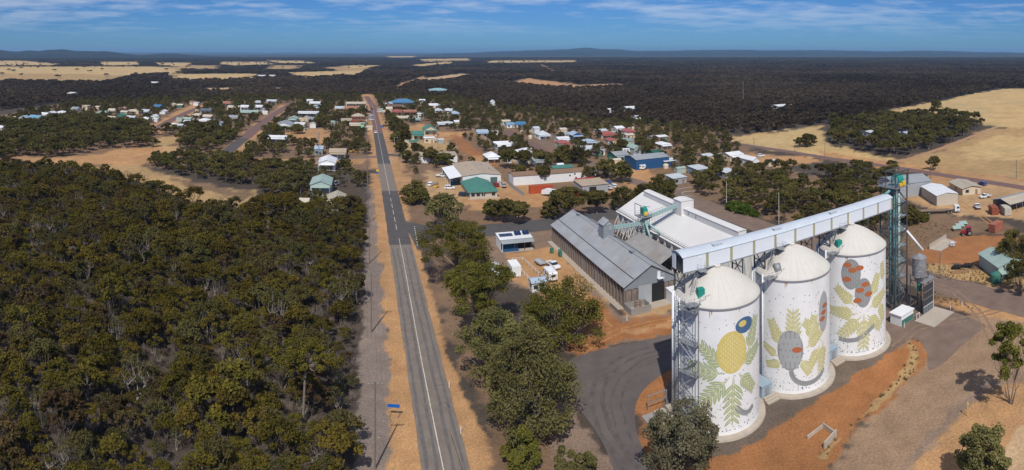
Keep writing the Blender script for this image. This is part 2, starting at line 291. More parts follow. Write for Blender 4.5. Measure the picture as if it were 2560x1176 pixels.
def build_ground():
    naz, nr = 640, 470
    az = np.concatenate([np.linspace(-math.pi, -1.3, 24, endpoint=False), np.linspace(-1.3, 1.3, naz), np.linspace(1.3, math.pi, 25)[1:]])[:-1]
    yy = np.concatenate([np.linspace(4000, 1300, 24, endpoint=False), np.linspace(1300, 300, 250, endpoint=False), np.linspace(300, 150, 150, endpoint=False), HOR+20*np.linspace(1, 0, 47)[:-1]**2+1.7])
    r = F*EYE/(yy-HOR); r[0] = 1.0
    R, A = np.meshgrid(r, az, indexing='ij'); X = R*np.sin(A); Y = R*np.cos(A)
    n1, n2 = X.shape; Z = np.zeros_like(X)
    pert = (fbm(X/6, Y/6, 3)-.5); pert2 = (fbm(X/60, Y/60, 5)-.5); pert3 = (fbm(X/400, Y/400, 8)-.5); pert4 = (fbm(X/1.6, Y/1.6, 9)-.5)
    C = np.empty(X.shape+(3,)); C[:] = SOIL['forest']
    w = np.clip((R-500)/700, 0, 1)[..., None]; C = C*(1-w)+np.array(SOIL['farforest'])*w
    for s, soft, poly in ZONES:
        d = sdf(X, Y, WP(poly)) + pert*soft*2.4 + pert2*soft*1.5 + pert3*np.minimum(soft*2, 60) + pert4*np.minimum(soft, 2)*1.6
        w = np.clip(0.5-d/(soft*.55), 0, 1)[..., None]; w = w*w*(3-2*w)
        C = C*(1-w)+np.array(SOIL[s])*w
    patch = 0.82+0.36*fbm(X/14, Y/14, 21); C *= patch[..., None]
    warm = (fbm(X/35, Y/35, 33)-.5)[..., None]; C *= 1+warm*np.array([0.25, 0.1, -0.1])
    idx = np.arange(n1*n2).reshape(n1, n2); nx = np.roll(idx, -1, axis=1)
    q = np.stack([idx[:-1], nx[:-1], nx[1:], idx[1:]], -1).reshape(-1, 4)
    me = bpy.data.meshes.new('ground'); me.vertices.add(n1*n2); me.vertices.foreach_set('co', np.stack([X, Y, Z], -1).reshape(-1))
    me.loops.add(q.size); me.loops.foreach_set('vertex_index', q.reshape(-1)); me.polygons.add(len(q))
    me.polygons.foreach_set('loop_start', np.arange(0, q.size, 4)); me.polygons.foreach_set('loop_total', np.full(len(q), 4))
    me.update(); me.validate()
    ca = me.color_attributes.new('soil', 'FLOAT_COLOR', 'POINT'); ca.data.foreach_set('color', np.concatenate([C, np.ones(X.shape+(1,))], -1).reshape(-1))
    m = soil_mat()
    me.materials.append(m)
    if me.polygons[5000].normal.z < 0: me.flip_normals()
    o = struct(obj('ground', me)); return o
build_ground()

# ---------------------------------------------------------------- hills on the skyline
def hills(name, r0, r1, prof, col, seed):
    """ridge between distances r0 and r1; prof = [(column, row of the crest)]"""
    xs = np.array([p[0] for p in prof], float); ys = np.array([p[1] for p in prof], float)
    cols = np.arange(xs[0], xs[-1]+1, 6.0); rows = np.linspace(0, 1, 14); rc = (r0+r1)/2
    top = np.interp(cols, xs, ys); k = np.exp(-np.linspace(-2, 2, 9)**2); top = np.convolve(np.pad(top, 4, mode='edge'), k/k.sum(), mode='valid')
    top = top + (fbm(cols/40, cols*0, seed)-.5)*2.0
    Hc = np.maximum(EYE-(top-HOR)*rc/F, -5)
    v = []; f = []; nc = len(cols)
    for j, t in enumerate(rows):
        r = r0+(r1-r0)*t
        for i in range(nc):
            a = (cols[i]-1280)/F; sh = math.sin(math.pi*t)**0.8
            z = -6+(Hc[i]+6)*sh*(0.86+0.14*math.cos(7*t+i*0.13)) if 0 < t < 1 else -6
            if abs(t-0.5) < 0.05: z = Hc[i]
            v.append((r*math.sin(a), r*math.cos(a), z))
    for j in range(len(rows)-1):
        for i in range(nc-1): f.append((j*nc+i, j*nc+i+1, (j+1)*nc+i+1, (j+1)*nc+i))
    me = bpy.data.meshes.new(name); me.from_pydata(v, [], f); me.materials.append(mat('hill_scrub', col, rough=1, var=0.35, scale=0.006)); me.polygons.foreach_set('use_smooth', [True]*len(f)); me.update()
    return struct(obj(name, me))
HC = (.013, .016, .016)
hills('hills', 5200, 8200, [(-500, 118), (-60, 121), (0, 124.5), (30, 129), (50, 129), (75, 125), (95, 129), (115, 125), (160, 123.5), (185, 127), (230, 128), (270, 128.5), (300, 133), (350, 138), (400, 134.5), (430, 133.5), (470, 137), (560, 143), (640, 146)], HC, 2)
hills('hills', 9000, 14000, [(560, 141), (640, 139), (720, 138.5), (800, 137), (880, 135.8), (940, 139), (1000, 139), (1060, 137), (1110, 134), (1180, 132.5), (1240, 129), (1300, 127.5), (1370, 125), (1400, 123.5), (1430, 122.5), (1460, 119.5), (1480, 120), (1500, 123.5), (1540, 123.5), (1580, 127), (1640, 127.5), (1740, 125.5), (1820, 125), (1950, 126), (2090, 126), (2120, 127), (2220, 128.5), (2300, 127), (2380, 127.5), (2450, 130), (2560, 131.5), (2800, 132)], HC, 4)
hills('hills', 20000, 34000, [(200, 130), (320, 130), (600, 131), (900, 132), (960, 131), (1040, 131.5), (1300, 132)], HC, 6)
#@@PART2
# ---------------------------------------------------------------- roads
ASPH = mat('asphalt_worn', (.195, .160, .132), rough=0.9, var=0.16, scale=0.5, bump=0.3, bscale=30)
ASPH_D = mat('asphalt_dark', (.088, .080, .078), rough=0.9, var=0.14, scale=0.4, bump=0.3, bscale=30)
ASPH_R = mat('asphalt_red', (.165, .100, .088), rough=0.9, var=0.14, scale=0.4)
ASPH_Y = mat('asphalt_yard', (.118, .098, .090), rough=0.9, var=0.22, scale=0.16, bump=0.3, bscale=30, stain=(.16, .12, .098), stain_amt=0.6)
ASPH_B = mat('asphalt_brown', (.185, .130, .098), rough=0.92, var=0.2, scale=0.25, bump=0.3, bscale=20)
TRACK = mat('asphalt_wheel_track', (.135, .122, .115), rough=0.85, var=0.2, scale=0.6)
LINE = mat('road_paint', (.60, .56, .48), rough=0.7, var=0.2, scale=3, stain=(.25, .22, .19), stain_amt=.7)
CONC = mat('concrete', (.42, .36, .29), rough=0.9, var=0.16, scale=0.8, bump=0.2, bscale=12)
CONC_G = mat('concrete_grey', (.30, .285, .265), rough=0.9, var=0.18, scale=0.7, bump=0.2, bscale=12, stain=(.16, .13, .10), stain_amt=0.5)
def smooth_line(pts, n=8, closed=False):
    out = []; m = len(pts); rng = range(m if closed else m-1)
    for i in rng:
        g = (lambda k: Vector(pts[k % m]).to_2d()) if closed else (lambda k: Vector(pts[min(max(k, 0), m-1)]).to_2d())
        p0, p1, p2, p3 = g(i-1), g(i), g(i+1), g(i+2)
        for k in range(n):
            t = k/n; out.append(0.5*((2*p1)+(p2-p0)*t+(2*p0-5*p1+4*p2-p3)*t*t+(3*p1-p0-3*p2+p3)*t**3))
    if not closed: out.append(Vector(pts[-1]).to_2d())
    return out
ROADPTS = []
def ribbon(name, pts, w, z, m, wob=0.0, seed=0, mats=None, matfn=None):
    mb = MB(); L = []; n = len(pts)
    w0 = w(0)[0] if callable(w) else w
    if w0 > 3: ROADPTS.append((pts, (w(n)[0] if callable(w) else w)/2+3.0))
    for i, p in enumerate(pts):
        d = (pts[min(i+1, n-1)]-pts[max(i-1, 0)]).normalized(); nrm = Vector((d.y, -d.x)); ww = w(i) if callable(w) else (w, w)
        r1 = random.Random(seed*999+i)
        L.append((p-nrm*(ww[0]/2+r1.uniform(-wob, wob)), p+nrm*(ww[1]/2+r1.uniform(-wob, wob))))
    for i in range(n-1):
        a, b = L[i], L[i+1]
        if matfn: mb.cur = matfn(pts[i])
        mb.face([(a[0].x, a[0].y, z), (a[1].x, a[1].y, z), (b[1].x, b[1].y, z), (b[0].x, b[0].y, z)])
    return mb.build(name, mats or m)
def GL(pts, n=8): return smooth_line([tuple(G(a, b)[:2]) for a, b in pts], n)
def road_mat(p):
    b = gr(Vector((p.x, p.y, 0)))[1]
    if b < 176: return 0
    if b < 243: return 1
    if b < 306: return 0
    if b < 420: return 1
    return 2
main_pts = [G(12, b).to_2d() for b in np.arange(30, 640, 3.0)] + [G(12-(b-640)*.045, b).to_2d() for b in np.arange(640, 775, 6.0)]
main_road = struct(ribbon('main_road', main_pts, 7.0, 0.03, None, wob=0.12, seed=1, mats=[ASPH, ASPH_D, ASPH_R], matfn=road_mat))
for off in (-2.6, -1.1, 1.1, 2.6):
    o = ribbon('wheel_track', [G(12+off+0.1*math.sin(b*.07+off), b).to_2d() for b in np.arange(30, 176, 3.0)], 0.55, 0.034, TRACK, wob=0.12, seed=int(off*10)+50); o.parent = main_road
o = ribbon('centre_line', [G(11.75+0.18*math.sin(b*.045), b).to_2d() for b in np.arange(30, 186, 3.0)], 0.15, 0.039, LINE, wob=0.02); o.parent = main_road
for b in np.arange(192, 236, 9.0):
    o = ribbon('centre_dash', [G(11.75, b).to_2d(), G(11.75, b+6).to_2d()], 0.17, 0.039, LINE); o.parent = main_road
o = ribbon('centre_line', [G(11.75, b).to_2d() for b in np.arange(240, 700, 6.0)], 0.16, 0.039, LINE); o.parent = main_road
for k in range(9):
    o = ribbon('give_way_dash', [G(17.2+0.10*k, 176+2.3*k).to_2d(), G(17.25+0.10*k, 177.2+2.3*k).to_2d()], 0.22, 0.05, LINE); o.parent = main_road
# tar repairs
TAR = mat('tar_seal', (.035, .035, .037), rough=0.6, var=0.1)
for (a0, b0, a1, b1) in ((13.1, 101.6, 14.6, 101.9), (13.2, 96.4, 14.2, 96.6), (14.2, 96.6, 14.7, 94.9), (13.9, 88.2, 14.4, 79.0)):
    o = ribbon('tar_repair', [G(a0, b0).to_2d(), G((a0+a1)/2+.04, (b0+b1)/2).to_2d(), G(a1, b1).to_2d()], 0.09, 0.041, TAR, wob=0.02, seed=int(b0)); o.parent = main_road
def flat_poly(name, pts, z, m, n=6):
    q = smooth_line(pts, n, closed=True) if n else [Vector(p).to_2d() for p in pts]
    bm = bmesh.new(); vs = [bm.verts.new((p.x, p.y, z)) for p in q]; f = bm.faces.new(vs); bmesh.ops.triangulate(bm, faces=[f]); bmesh.ops.recalc_face_normals(bm, faces=bm.faces)
    if sum(f.normal.z for f in bm.faces) < 0: bmesh.ops.reverse_faces(bm, faces=bm.faces)
    me = bpy.data.meshes.new(name); bm.to_mesh(me); bm.free(); me.materials.append(m); return obj(name, me)
cross = struct(ribbon('side_street', GL([(15.6, 188), (22, 188.5), (30, 189), (42, 187.5), (66, 188.5), (90, 191), (112, 197), (123, 205)]), lambda i: (max(12.5, 30-i*1.7),)*2, 0.026, ASPH_D, wob=0.25, seed=4))
struct(ribbon('back_street', GL([(137, 232), (131, 216), (127, 204), (126, 190), (126, 150), (126, 110), (125.5, 85), (124, 60), (122, 30)]), 10.5, 0.024, ASPH_B, wob=0.3, seed=5))
struct(ribbon('link_street', GL([(123, 203), (124, 216), (122, 232), (120, 250), (119, 300), (118, 370)]), 7.5, 0.020, ASPH_B, wob=0.2, seed=6))
PYARD = [P(1692, 832), P(1560, 862), P(1430, 897), P(1422, 950), P(1442, 1010), P(1500, 1095), P(1535, 1176), P(1580, 1300), P(1760, 1300), P(1640, 1176), P(1606, 1120), P(1588, 1060), P(1592, 1005), P(1625, 960), P(1690, 918), P(1800, 870), P(1930, 800), P(1850, 780)]
struct(flat_poly('truck_yard', [tuple(p[:2]) for p in PYARD], 0.022, ASPH_Y, 5))
PAP = [P(2225, 855), P(2285, 845), P(2316, 880), P(2322, 925), P(2360, 908), P(2400, 870), P(2440, 836), P(2462, 813), P(2400, 786), P(2300, 753), P(2200, 720), P(2150, 760)]
struct(flat_poly('truck_exit_apron', [tuple(p[:2]) for p in PAP], 0.016, ASPH_B, 5))
# residential streets
struct(ribbon('residential_street', smooth_line([tuple(P(x, y)[:2]) for x, y in ((735, 256), (718, 266), (680, 290), (640, 322), (610, 346))], 6), 9, 0.02, ASPH_R, seed=7))
struct(ribbon('residential_street', smooth_line([tuple(P(x, y)[:2]) for x, y in ((610, 346), (585, 366), (560, 386))], 6), 8, 0.024, ASPH_D, seed=8))
struct(ribbon('residential_street', smooth_line([tuple(P(x, y)[:2]) for x, y in ((500, 268), (460, 285), (420, 305), (385, 325))], 6), 8, 0.02, ASPH_R, seed=9))
struct(ribbon('residential_street', smooth_line([tuple(P(x, y)[:2]) for x, y in ((640, 408), (720, 404), (800, 400), (880, 396), (945, 392))], 6), 6, 0.02, ASPH_B, seed=10))
struct(ribbon('residential_street', smooth_line([tuple(P(x, y)[:2]) for x, y in ((965, 387), (1000, 389), (1060, 400), (1140, 412))], 6), 7, 0.02, ASPH_D, seed=11))
struct(ribbon('residential_street', smooth_line([tuple(P(x, y)[:2]) for x, y in ((1270, 328), (1285, 342), (1330, 362), (1352, 376), (1380, 390))], 6), 8, 0.02, ASPH_R, seed=12))
struct(ribbon('farm_road', smooth_line([tuple(P(x, y)[:2]) for x, y in ((1760, 345), (1850, 361), (1950, 376), (2060, 394), (2150, 407), (2250, 421), (2400, 445), (2560, 470), (2800, 510))], 6), 6.5, 0.02, ASPH_R, seed=13))
struct(ribbon('farm_track', smooth_line([tuple(P(x, y)[:2]) for x, y in ((2180, 405), (2260, 400), (2340, 375), (2420, 345), (2490, 318))], 6), 4.0, 0.012, mat('track_dirt', (.38, .22, .12), var=.2), seed=14, wob=.4))
# concrete kerbs where the streets meet
def kerb(pts, lab):
    q = smooth_line([tuple(P(x, y)[:2]) for x, y in pts], 6); mb = MB()
    for i in range(len(q)-1):
        d = (q[i+1]-q[i]); mb.box(((q[i].x+q[i+1].x)/2, (q[i].y+q[i+1].y)/2, 0.06), (d.length+.02, 0.35, 0.14), math.atan2(d.y, d.x))
    struct(mb.build('kerb', CONC))
kerb([(1690, 474), (1716, 470), (1740, 466)], ''); kerb([(1738, 478), (1712, 480), (1705, 485), (1714, 489), (1730, 492)], '')
kerb([(972, 383), (990, 386), (1010, 386)], ''); kerb([(972, 396), (976, 402), (978, 410)], '')

# ---------------------------------------------------------------- silos
WHITE = mat('silo_white_paint', (.78, .78, .77), rough=0.55, var=0.05, scale=0.5, stain=(.66, .645, .61), stain_amt=.55)
DOME = mat('silo_roof_paint', (.58, .55, .495), rough=0.8, var=0.04, scale=0.4, stain=(.42, .375, .315), stain_amt=0.4)
STEEL = mat('galvanised_steel', (.30, .31, .32), rough=0.55, var=0.15, scale=2, metal=0.3)
STEEL_D = mat('dark_steel', (.085, .088, .095), rough=0.6, var=0.2, scale=2)
RUST = mat('rusty_steel', (.22, .12, .06), rough=0.9, var=0.3, scale=3)
PIPEW = mat('white_pipe', (.72, .74, .75), rough=0.5, var=0.05)
TEAL = mat('teal_paint', (.17, .36, .36), rough=0.5, var=0.12, scale=2)
TEALG = mat('pale_green_paint', (.30, .44, .42), rough=0.55, var=0.12, scale=2)
GREENB = mat('green_box_paint', (.02, .25, .20), rough=0.5, var=0.1)
YEL = mat('yellow_paint', (.75, .48, .04), rough=0.5, var=0.1)
R_S, H_S = 7.04, 20.0
SILO = [(55.8, 77.7), (72.9, 77.7), (90.0, 77.7)]
MUR = {k: mat('mural_'+k, c, rough=0.6, var=0.05, scale=1) for k, c in dict(sage=(.36, .42, .25), olive=(.50, .48, .24), yellow=(.62, .50, .16), cream=(.72, .66, .40), grey=(.27, .28, .28), grey2=(.36, .37, .37), rust=(.42, .13, .05), blue=(.07, .14, .25), black=(.035, .045, .06)).items()}
def make_silo(i):
    a, b = SILO[i]; base = G(a, b)
    lab = ['round white silo nearest the road, painted with a large yellow oval and sage leaves', 'middle round white silo of the row, painted with a grey oval and olive leaves', 'round white silo beside the steel tower, painted with two grey rust-spotted ovals'][i]
    t = thing('grain_silo', lab, 'silo', base, 0, 'three painted grain silos in a row')
    n = 96
    mb = MB(); mb.lathe([(R_S, 0), (R_S, H_S)], n); w = mb.build('wall', WHITE, t, smooth=True)
    # dome roof with radial sheet seams as real ridges
    nr = 60; prof = [(R_S+.12, H_S-.02)]+[(R_S*(1-k/12)+.1*(1-k/12), H_S+.12+3.9*(1-(1-k/12)**1.55)) for k in range(13)]
    prof[-1] = (0.35, H_S+4.05)
    d = MB().lathe(prof, 72, cap=True).build('roof', DOME, t, smooth=True)
    mb = MB()
    for k in range(nr//2):
        an = 2*math.pi*k/(nr//2)
        for j in range(1, 12):
            r0, z0 = prof[j]; r1, z1 = prof[j+1]
            mb.tube((r0*math.cos(an), r0*math.sin(an), z0+.01), (r1*math.cos(an), r1*math.sin(an), z1+.01), .028, 4, cap=False)
    stuff(mb.build('roof_seam', DOME, d, fix=False))
    MB().lathe([(R_S+.02, H_S-.22), (R_S+.16, H_S-.2), (R_S+.16, H_S+.06), (R_S+.02, H_S+.1)], n).build('eave_ring', STEEL, t)
    MB().lathe([(R_S-.1, .34), (R_S+1.0, .30), (R_S+1.08, 0)], n).build('concrete_footing', CONC, t)
    MB().lathe([(.1, 0), (.55, 0), (.55, .3), (.12, .45)], 16, (0, 0, H_S+4.0)).build('roof_cap', DOME, t)
    ta = math.atan2(-base.y, -base.x)          # towards the viewer
    def on(s, z, rr=0.0): an = ta+s/R_S; return Vector(((R_S+rr)*math.cos(an), (R_S+rr)*math.sin(an), z))
    # faint horizontal casting joints in the concrete wall
    # vertical pipes down the wall
    for s, r in ((-9.4, .22), (-8.6, .07), (-5.6, .16)) if i else ((-9.9, .26), (-8.9, .07), (-7.9, .10), (-7.0, .16)):
        pp = on(s, 0, r+.12); MB().tube((pp.x, pp.y, .3), (pp.x, pp.y, H_S+.4), r, 8).build('down_pipe', PIPEW, t, smooth=True)
        for z in (4, 8.5, 13, 17.5):
            q = on(s, z, .06); panel('pipe_bracket', t, q, (.35, .35, .12), STEEL, ta+s/R_S)
    # roof platform with rails, hatch box
    hb = on(-3.6, H_S+.75, -1.55); rz = GA
    hm = GREENB if i != 1 else STEEL
    panel('platform', t, on(-3.2, H_S+.42, -.9), (5.2, 1.5, .1), STEEL, rz)
    if i != 1:
        panel('hatch_box', t, (hb.x, hb.y, H_S+1.5), (1.1, 1.0, 1.7), hm, rz-.2)
    else:
        MB().tube((hb.x-.5, hb.y, H_S+1.5), (hb.x+.5, hb.y-.1, H_S+1.5), .8, 18).build('fan_housing', STEEL, t, smooth=True)
    mb = MB(); c = on(-3.2, H_S+.45, -.9); R = Matrix.Rotation(rz, 3, 'Z')
    for sx in np.linspace(-2.6, 2.6, 6):
        for sy in (-.72, .72):
            if sy > 0 and sx < 0: continue
            p = c+R @ Vector((sx, sy, 0)); mb.tube(p, p+Vector((0, 0, 1.1)), .035, 4)
    for z in (.55, 1.1):
        mb.tube(c+R @ Vector((-2.6, -.72, z)), c+R @ Vector((2.6, -.72, z)), .03, 4); mb.tube(c+R @ Vector((0, .72, z)), c+R @ Vector((2.6, .72, z)), .03, 4)
        mb.tube(c+R @ Vector((2.6, -.72, z)), c+R @ Vector((2.6, .72, z)), .03, 4)
    mb.build('railing', STEEL, t)
    # access ladder with hoops up to the gallery
    mb = MB(); l0 = on(-5.4, H_S+.4, -.9); l1 = on(-5.2, H_S+4.3, -2.0)
    for s in (-.3, .3): mb.tube(l0+R @ Vector((s, 0, 0)), l1+R @ Vector((s, 0, 0)), .035, 4)
    for k in range(12): q = l0.lerp(l1, k/11); mb.tube(q+R @ Vector((-.3, 0, 0)), q+R @ Vector((.3, 0, 0)), .025, 4)
    for k in range(5):
        q = l0.lerp(l1, .35+.15*k); pr = None
        for j in range(9):
            an = math.pi+math.pi*j/8; v = q+R @ Vector((.45*math.cos(an), .7*math.sin(an), 0))
            if pr is not None: mb.tube(pr, v, .022, 4, cap=False)
            pr = v
    mb.build('ladder', STEEL, t)
    RS = mat('rust_streak', (.45, .30, .18), rough=.9, var=.3, scale=2)
    for sx, z0_, z1_, wd in ((-1.2, 18.6, 19.75, .10), (-.9, 19.1, 19.75, .16), (-4.6, 18.9, 19.75, .12), (3.6, 19.2, 19.75, .08)):
        mb = MB(); mb.face([on(sx-wd, z1_, .02), on(sx+wd, z1_, .02), on(sx+wd*.3, z0_, .02), on(sx-wd*.3, z0_, .02)]); mb.build('rust_streak', RS, t, fix=False)
    mural(t, i, on)
    return t, on
def mural(t, i, on):
    """plain painted plant shapes: leaves, ovals and specks, flat paint on the wall"""
    def patch(name, pts, m, off, sub=6):
        # split into strips so the paint follows the round wall
        mb = MB(); c = (sum(p[0] for p in pts)/len(pts), sum(p[1] for p in pts)/len(pts)); n = len(pts)
        for k in range(n):
            p, q = pts[k], pts[(k+1) % n]
            for j in range(sub):
                f0, f1 = j/sub, (j+1)/sub
                A = [c[0]+(p[0]-c[0])*f0, c[1]+(p[1]-c[1])*f0]; B = [c[0]+(p[0]-c[0])*f1, c[1]+(p[1]-c[1])*f1]
                C_ = [c[0]+(q[0]-c[0])*f1, c[1]+(q[1]-c[1])*f1]; D = [c[0]+(q[0]-c[0])*f0, c[1]+(q[1]-c[1])*f0]
                mb.face([on(*A, off), on(*B, off), on(*C_, off)] if j == 0 else [on(*A, off), on(*B, off), on(*C_, off), on(*D, off)])
        return mb.build(name, m, t, fix=False)
    def leaf(s, z, ang, L, w, m, rib='cream', off=.012):
        dx, dz = math.cos(ang), math.sin(ang); pts = []; N_ = 9
        for k in range(N_+1):
            f = k/N_; ww = w*math.sin(math.pi*min(1, f*.97+.03))**.8; pts.append((s+dx*L*f-dz*ww, z+dz*L*f+dx*ww))
        for k in range(N_, -1, -1):
            f = k/N_; ww = w*math.sin(math.pi*min(1, f*.97+.03))**.8; pts.append((s+dx*L*f+dz*ww, z+dz*L*f-dx*ww))
        o = patch('painted_leaf', pts, MUR[m], off, 3)
        e = .05; p = [(s-dz*e, z+dx*e), (s+dx*L*.5-dz*e, z+dz*L*.5+dx*e), (s+dx*L*.9, z+dz*L*.9), (s+dx*L*.5+dz*e, z+dz*L*.5-dx*e), (s+dz*e, z-dx*e)]
        r = patch('leaf_rib', p, MUR[rib], off+.010, 2); r.parent = o
    def frond(s, z, ang, L, m, n=5, w=.42, off=.012):
        for k in range(n):
            f = .18+.75*k/n; x, y = s+math.cos(ang)*L*f, z+math.sin(ang)*L*f; ll = L*.34*(1-f*.45)
            for sg in (-1, 1): leaf(x, y, ang+sg*.75, ll*1.05, w*.62*(1-f*.35), m, off=off+.001*k)
        leaf(s, z, ang, L, w*.5, m, off=off+.008)
    def oval(s, z, w, h, m, off=.030, N_=26): return patch('painted_oval', [(s+w*math.cos(2*math.pi*k/N_), z+h*math.sin(2*math.pi*k/N_)) for k in range(N_)], MUR[m], off, 5)
    def spots(o_s, o_z, w, h, nx, nz, m, off, sz=.16):
        mb = MB()
        for a_ in range(nx):
            for b_ in range(nz):
                x = (a_+.5)/nx*2-1; y = (b_+.5+(a_ % 2)*.5)/nz*2-1
                if x*x+y*y > .82: continue
                cx, cz = o_s+x*w, o_z+y*h; mb.face([on(cx-sz*.45, cz-sz*1.5, off), on(cx+sz*.45, cz-sz*1.5, off), on(cx+sz*.45, cz+sz*1.5, off), on(cx-sz*.45, cz+sz*1.5, off)])
        stuff(mb.build('painted_pattern', MUR[m], t, fix=False))
    r1 = random.Random(50+i); mb = MB()
    for k in range(330):
        s = r1.uniform(-10.5, 10); z = 1+19*r1.random()**2.3 if k > 40 else r1.uniform(8, 19); e = r1.uniform(.06, .12)
        if z > 18.5: continue
        mb.face([on(s-e, z, .008), on(s, z-e, .008), on(s+e, z, .008), on(s, z+e, .008)])
    stuff(mb.build('painted_speck', MUR['black'], t, fix=False))
    if i == 0:
        for ang, L, s0, z0 in ((2.45, 6.2, 1.6, 10.6), (3.08, 7.2, 1.4, 10.0), (3.9, 7.4, 2.0, 9.4), (4.68, 8.2, 2.6, 9.6), (5.45, 5.4, 3.4, 9.6), (.35, 5.8, 3.6, 10.6), (1.15, 6.2, 5.2, 12.0), (1.3, 4.6, -9.2, 8), (4.6, 4.8, -9.2, 7), (.2, 2.6, -9.6, 12.5)):
            frond(s0, z0, ang, L, 'sage', 6, .56)
        oval(2.4, 13.1, 2.55, 3.3, 'yellow'); spots(2.4, 13.1, 2.4, 3.1, 13, 9, 'cream', .042, .12)
        oval(4.6, 16.9, 1.7, 1.25, 'blue', .05); oval(4.2, 17.2, .75, .5, 'yellow', .064)
        stem = [(3.0, 4.4), (4.2, 3.2), (5.4, 2.8), (6.6, 3.3)]
    elif i == 1:
        for ang, L, s0, z0 in ((1.57, 7.0, .2, 8.4), (2.0, 5.5, -1.8, 8.2), (2.7, 3.6, -2.4, 6.6), (1.3, 5.0, 3.0, 9.0), (.55, 4.6, 2.4, 8.0), (4.1, 5.0, 5.6, 8.0), (4.6, 6.0, 6.4, 8.4), (2.5, 5.0, 5.8, 10), (3.4, 3.6, -1.6, 5.6), (5.2, 3.6, 1.6, 6.4)):
            frond(s0, z0, ang, L, 'olive', 6, .52)
        oval(-.3, 7.9, 2.3, 3.5, 'grey'); spots(-.3, 7.9, 2.2, 3.3, 11, 3, 'grey2', .042, .62); oval(.9, 8.0, .9, .5, 'rust', .056)
        oval(6.6, 13.4, 1.4, 3.6, 'grey2'); [oval(6.2+.35*k, 12.2+1.1*(k % 3), .75, .42, 'rust', .05+.008*k) for k in range(3)]
        stem = [(-.2, 4.4), (.4, 2.9), (2.0, 2.0), (4.0, 1.9), (5.6, 2.4), (6.6, 3.2)]
    else:
        for ang, L, s0, z0 in ((2.4, 5.5, .6, 10.2), (3.1, 6.2, 1.2, 8.6), (3.9, 6.6, 2.0, 8.2), (4.7, 7.6, 2.4, 8.6), (5.5, 5.6, 3.0, 8.2), (.4, 6.2, 3.2, 9.2), (1.2, 5.4, 4.0, 11.0), (1.75, 4.6, 8.0, 13.2), (5.0, 5.0, 6.4, 10)):
            frond(s0, z0, ang, L, 'olive', 6, .55)
        oval(-.2, 16.4, 1.95, 3.0, 'grey'); spots(-.2, 16.4, 1.8, 2.8, 8, 7, 'grey2', .042, .14)
        for s, z in ((-.9, 18.2), (.1, 17.2), (1.5, 17.6), (-1.0, 15.4)): oval(s, z, .85, .5, 'rust', .056)
        oval(2.3, 12.6, 1.75, 2.9, 'grey'); spots(2.3, 12.6, 1.6, 2.7, 8, 7, 'grey2', .042, .14)
        for s, z in ((2.7, 14.2), (1.6, 13.2), (3.4, 12.2), (1.1, 11.2)): oval(s, z, .85, .5, 'rust', .056)
        stem = [(-2.6, 3.6), (-.6, 3.4), (1.6, 3.8), (3.6, 5.0), (4.8, 5.8)]
    mb = MB(); q = smooth_line([(x, y, 0) for x, y in stem], 6)
    for k in range(len(q)-1):
        d = (q[k+1]-q[k]).normalized(); nn = Vector((-d.y, d.x))*.42
        mb.face([on(*(q[k]-nn), .024), on(*(q[k+1]-nn), .024), on(*(q[k+1]+nn), .024), on(*(q[k]+nn), .024)])
    mb.build('painted_stem', MUR['grey'], t, fix=False)
silos = [make_silo(i) for i in range(3)]

# stair tower on the first silo
def stair_tower():
    s1, on = silos[0]; t = thing('stair_tower', 'grey steel zigzag stair tower with landings fixed to the first silo', 'stairs', s1.location)
    R = lambda s: math.atan2(-s1.location.y, -s1.location.x)+s/R_S
    def fr(s, z, rr): return on(s, z, rr)
    sa, sb = -5.6, -2.9
    for s in (sa, sb):
        for rr in (.25, 1.5): p = fr(s, 0, rr); beam('post', t, (p.x, p.y, 0), (p.x, p.y, H_S+.6), .09, STEEL_D if rr > 1 else STEEL)
    lv = [0.2, 4.9, 9.7, 14.4, 19.6]
    for k in range(1, 5):
        z = lv[k]; a_, b_, c_, d_ = fr(sa-.4, z, .2), fr(sb+.1, z, .2), fr(sb+.1, z, 1.6), fr(sa-.4, z, 1.6)
        MB().prism([a_, b_, c_, d_], (0, 0, .1)).build('landing', STEEL, t)
        mb = MB()
        for hz in (.55, 1.1):
            for u, v in ((a_, d_), (d_, c_), (c_, b_)): mb.tube(u+Vector((0, 0, hz)), v+Vector((0, 0, hz)), .035, 4)
        for f in (0, .5, 1): p = d_.lerp(c_, f); mb.tube(p, p+Vector((0, 0, 1.1)), .035, 4)
        mb.build('landing_rail', STEEL, t)
    for k in range(4):
        z0, z1 = lv[k], lv[k+1]; p0, p1 = (sb, sa) if k % 2 else (sa, sb)
        mid = (z0+z1)/2
        for (za, zb, q0, q1, rr) in ((z0, mid, p0, p1, .6), (mid, z1, p1, p0, 1.2)):
            mb = MB()
            for e in (-.3, .3): mb.tube(fr(q0, za, rr+e), fr(q1, zb, rr+e), .05, 4)
            for j in range(9):
                f = (j+.5)/9; s = q0+(q1-q0)*f; z = za+(zb-za)*f; mb.tube(fr(s, z, rr-.3), fr(s, z, rr+.3), .07, 4)
            mb.tube(fr(q0, za+1, rr+.3), fr(q1, zb+1, rr+.3), .035, 4)
            mb.build('stair_flight', STEEL, t)
stair_tower()

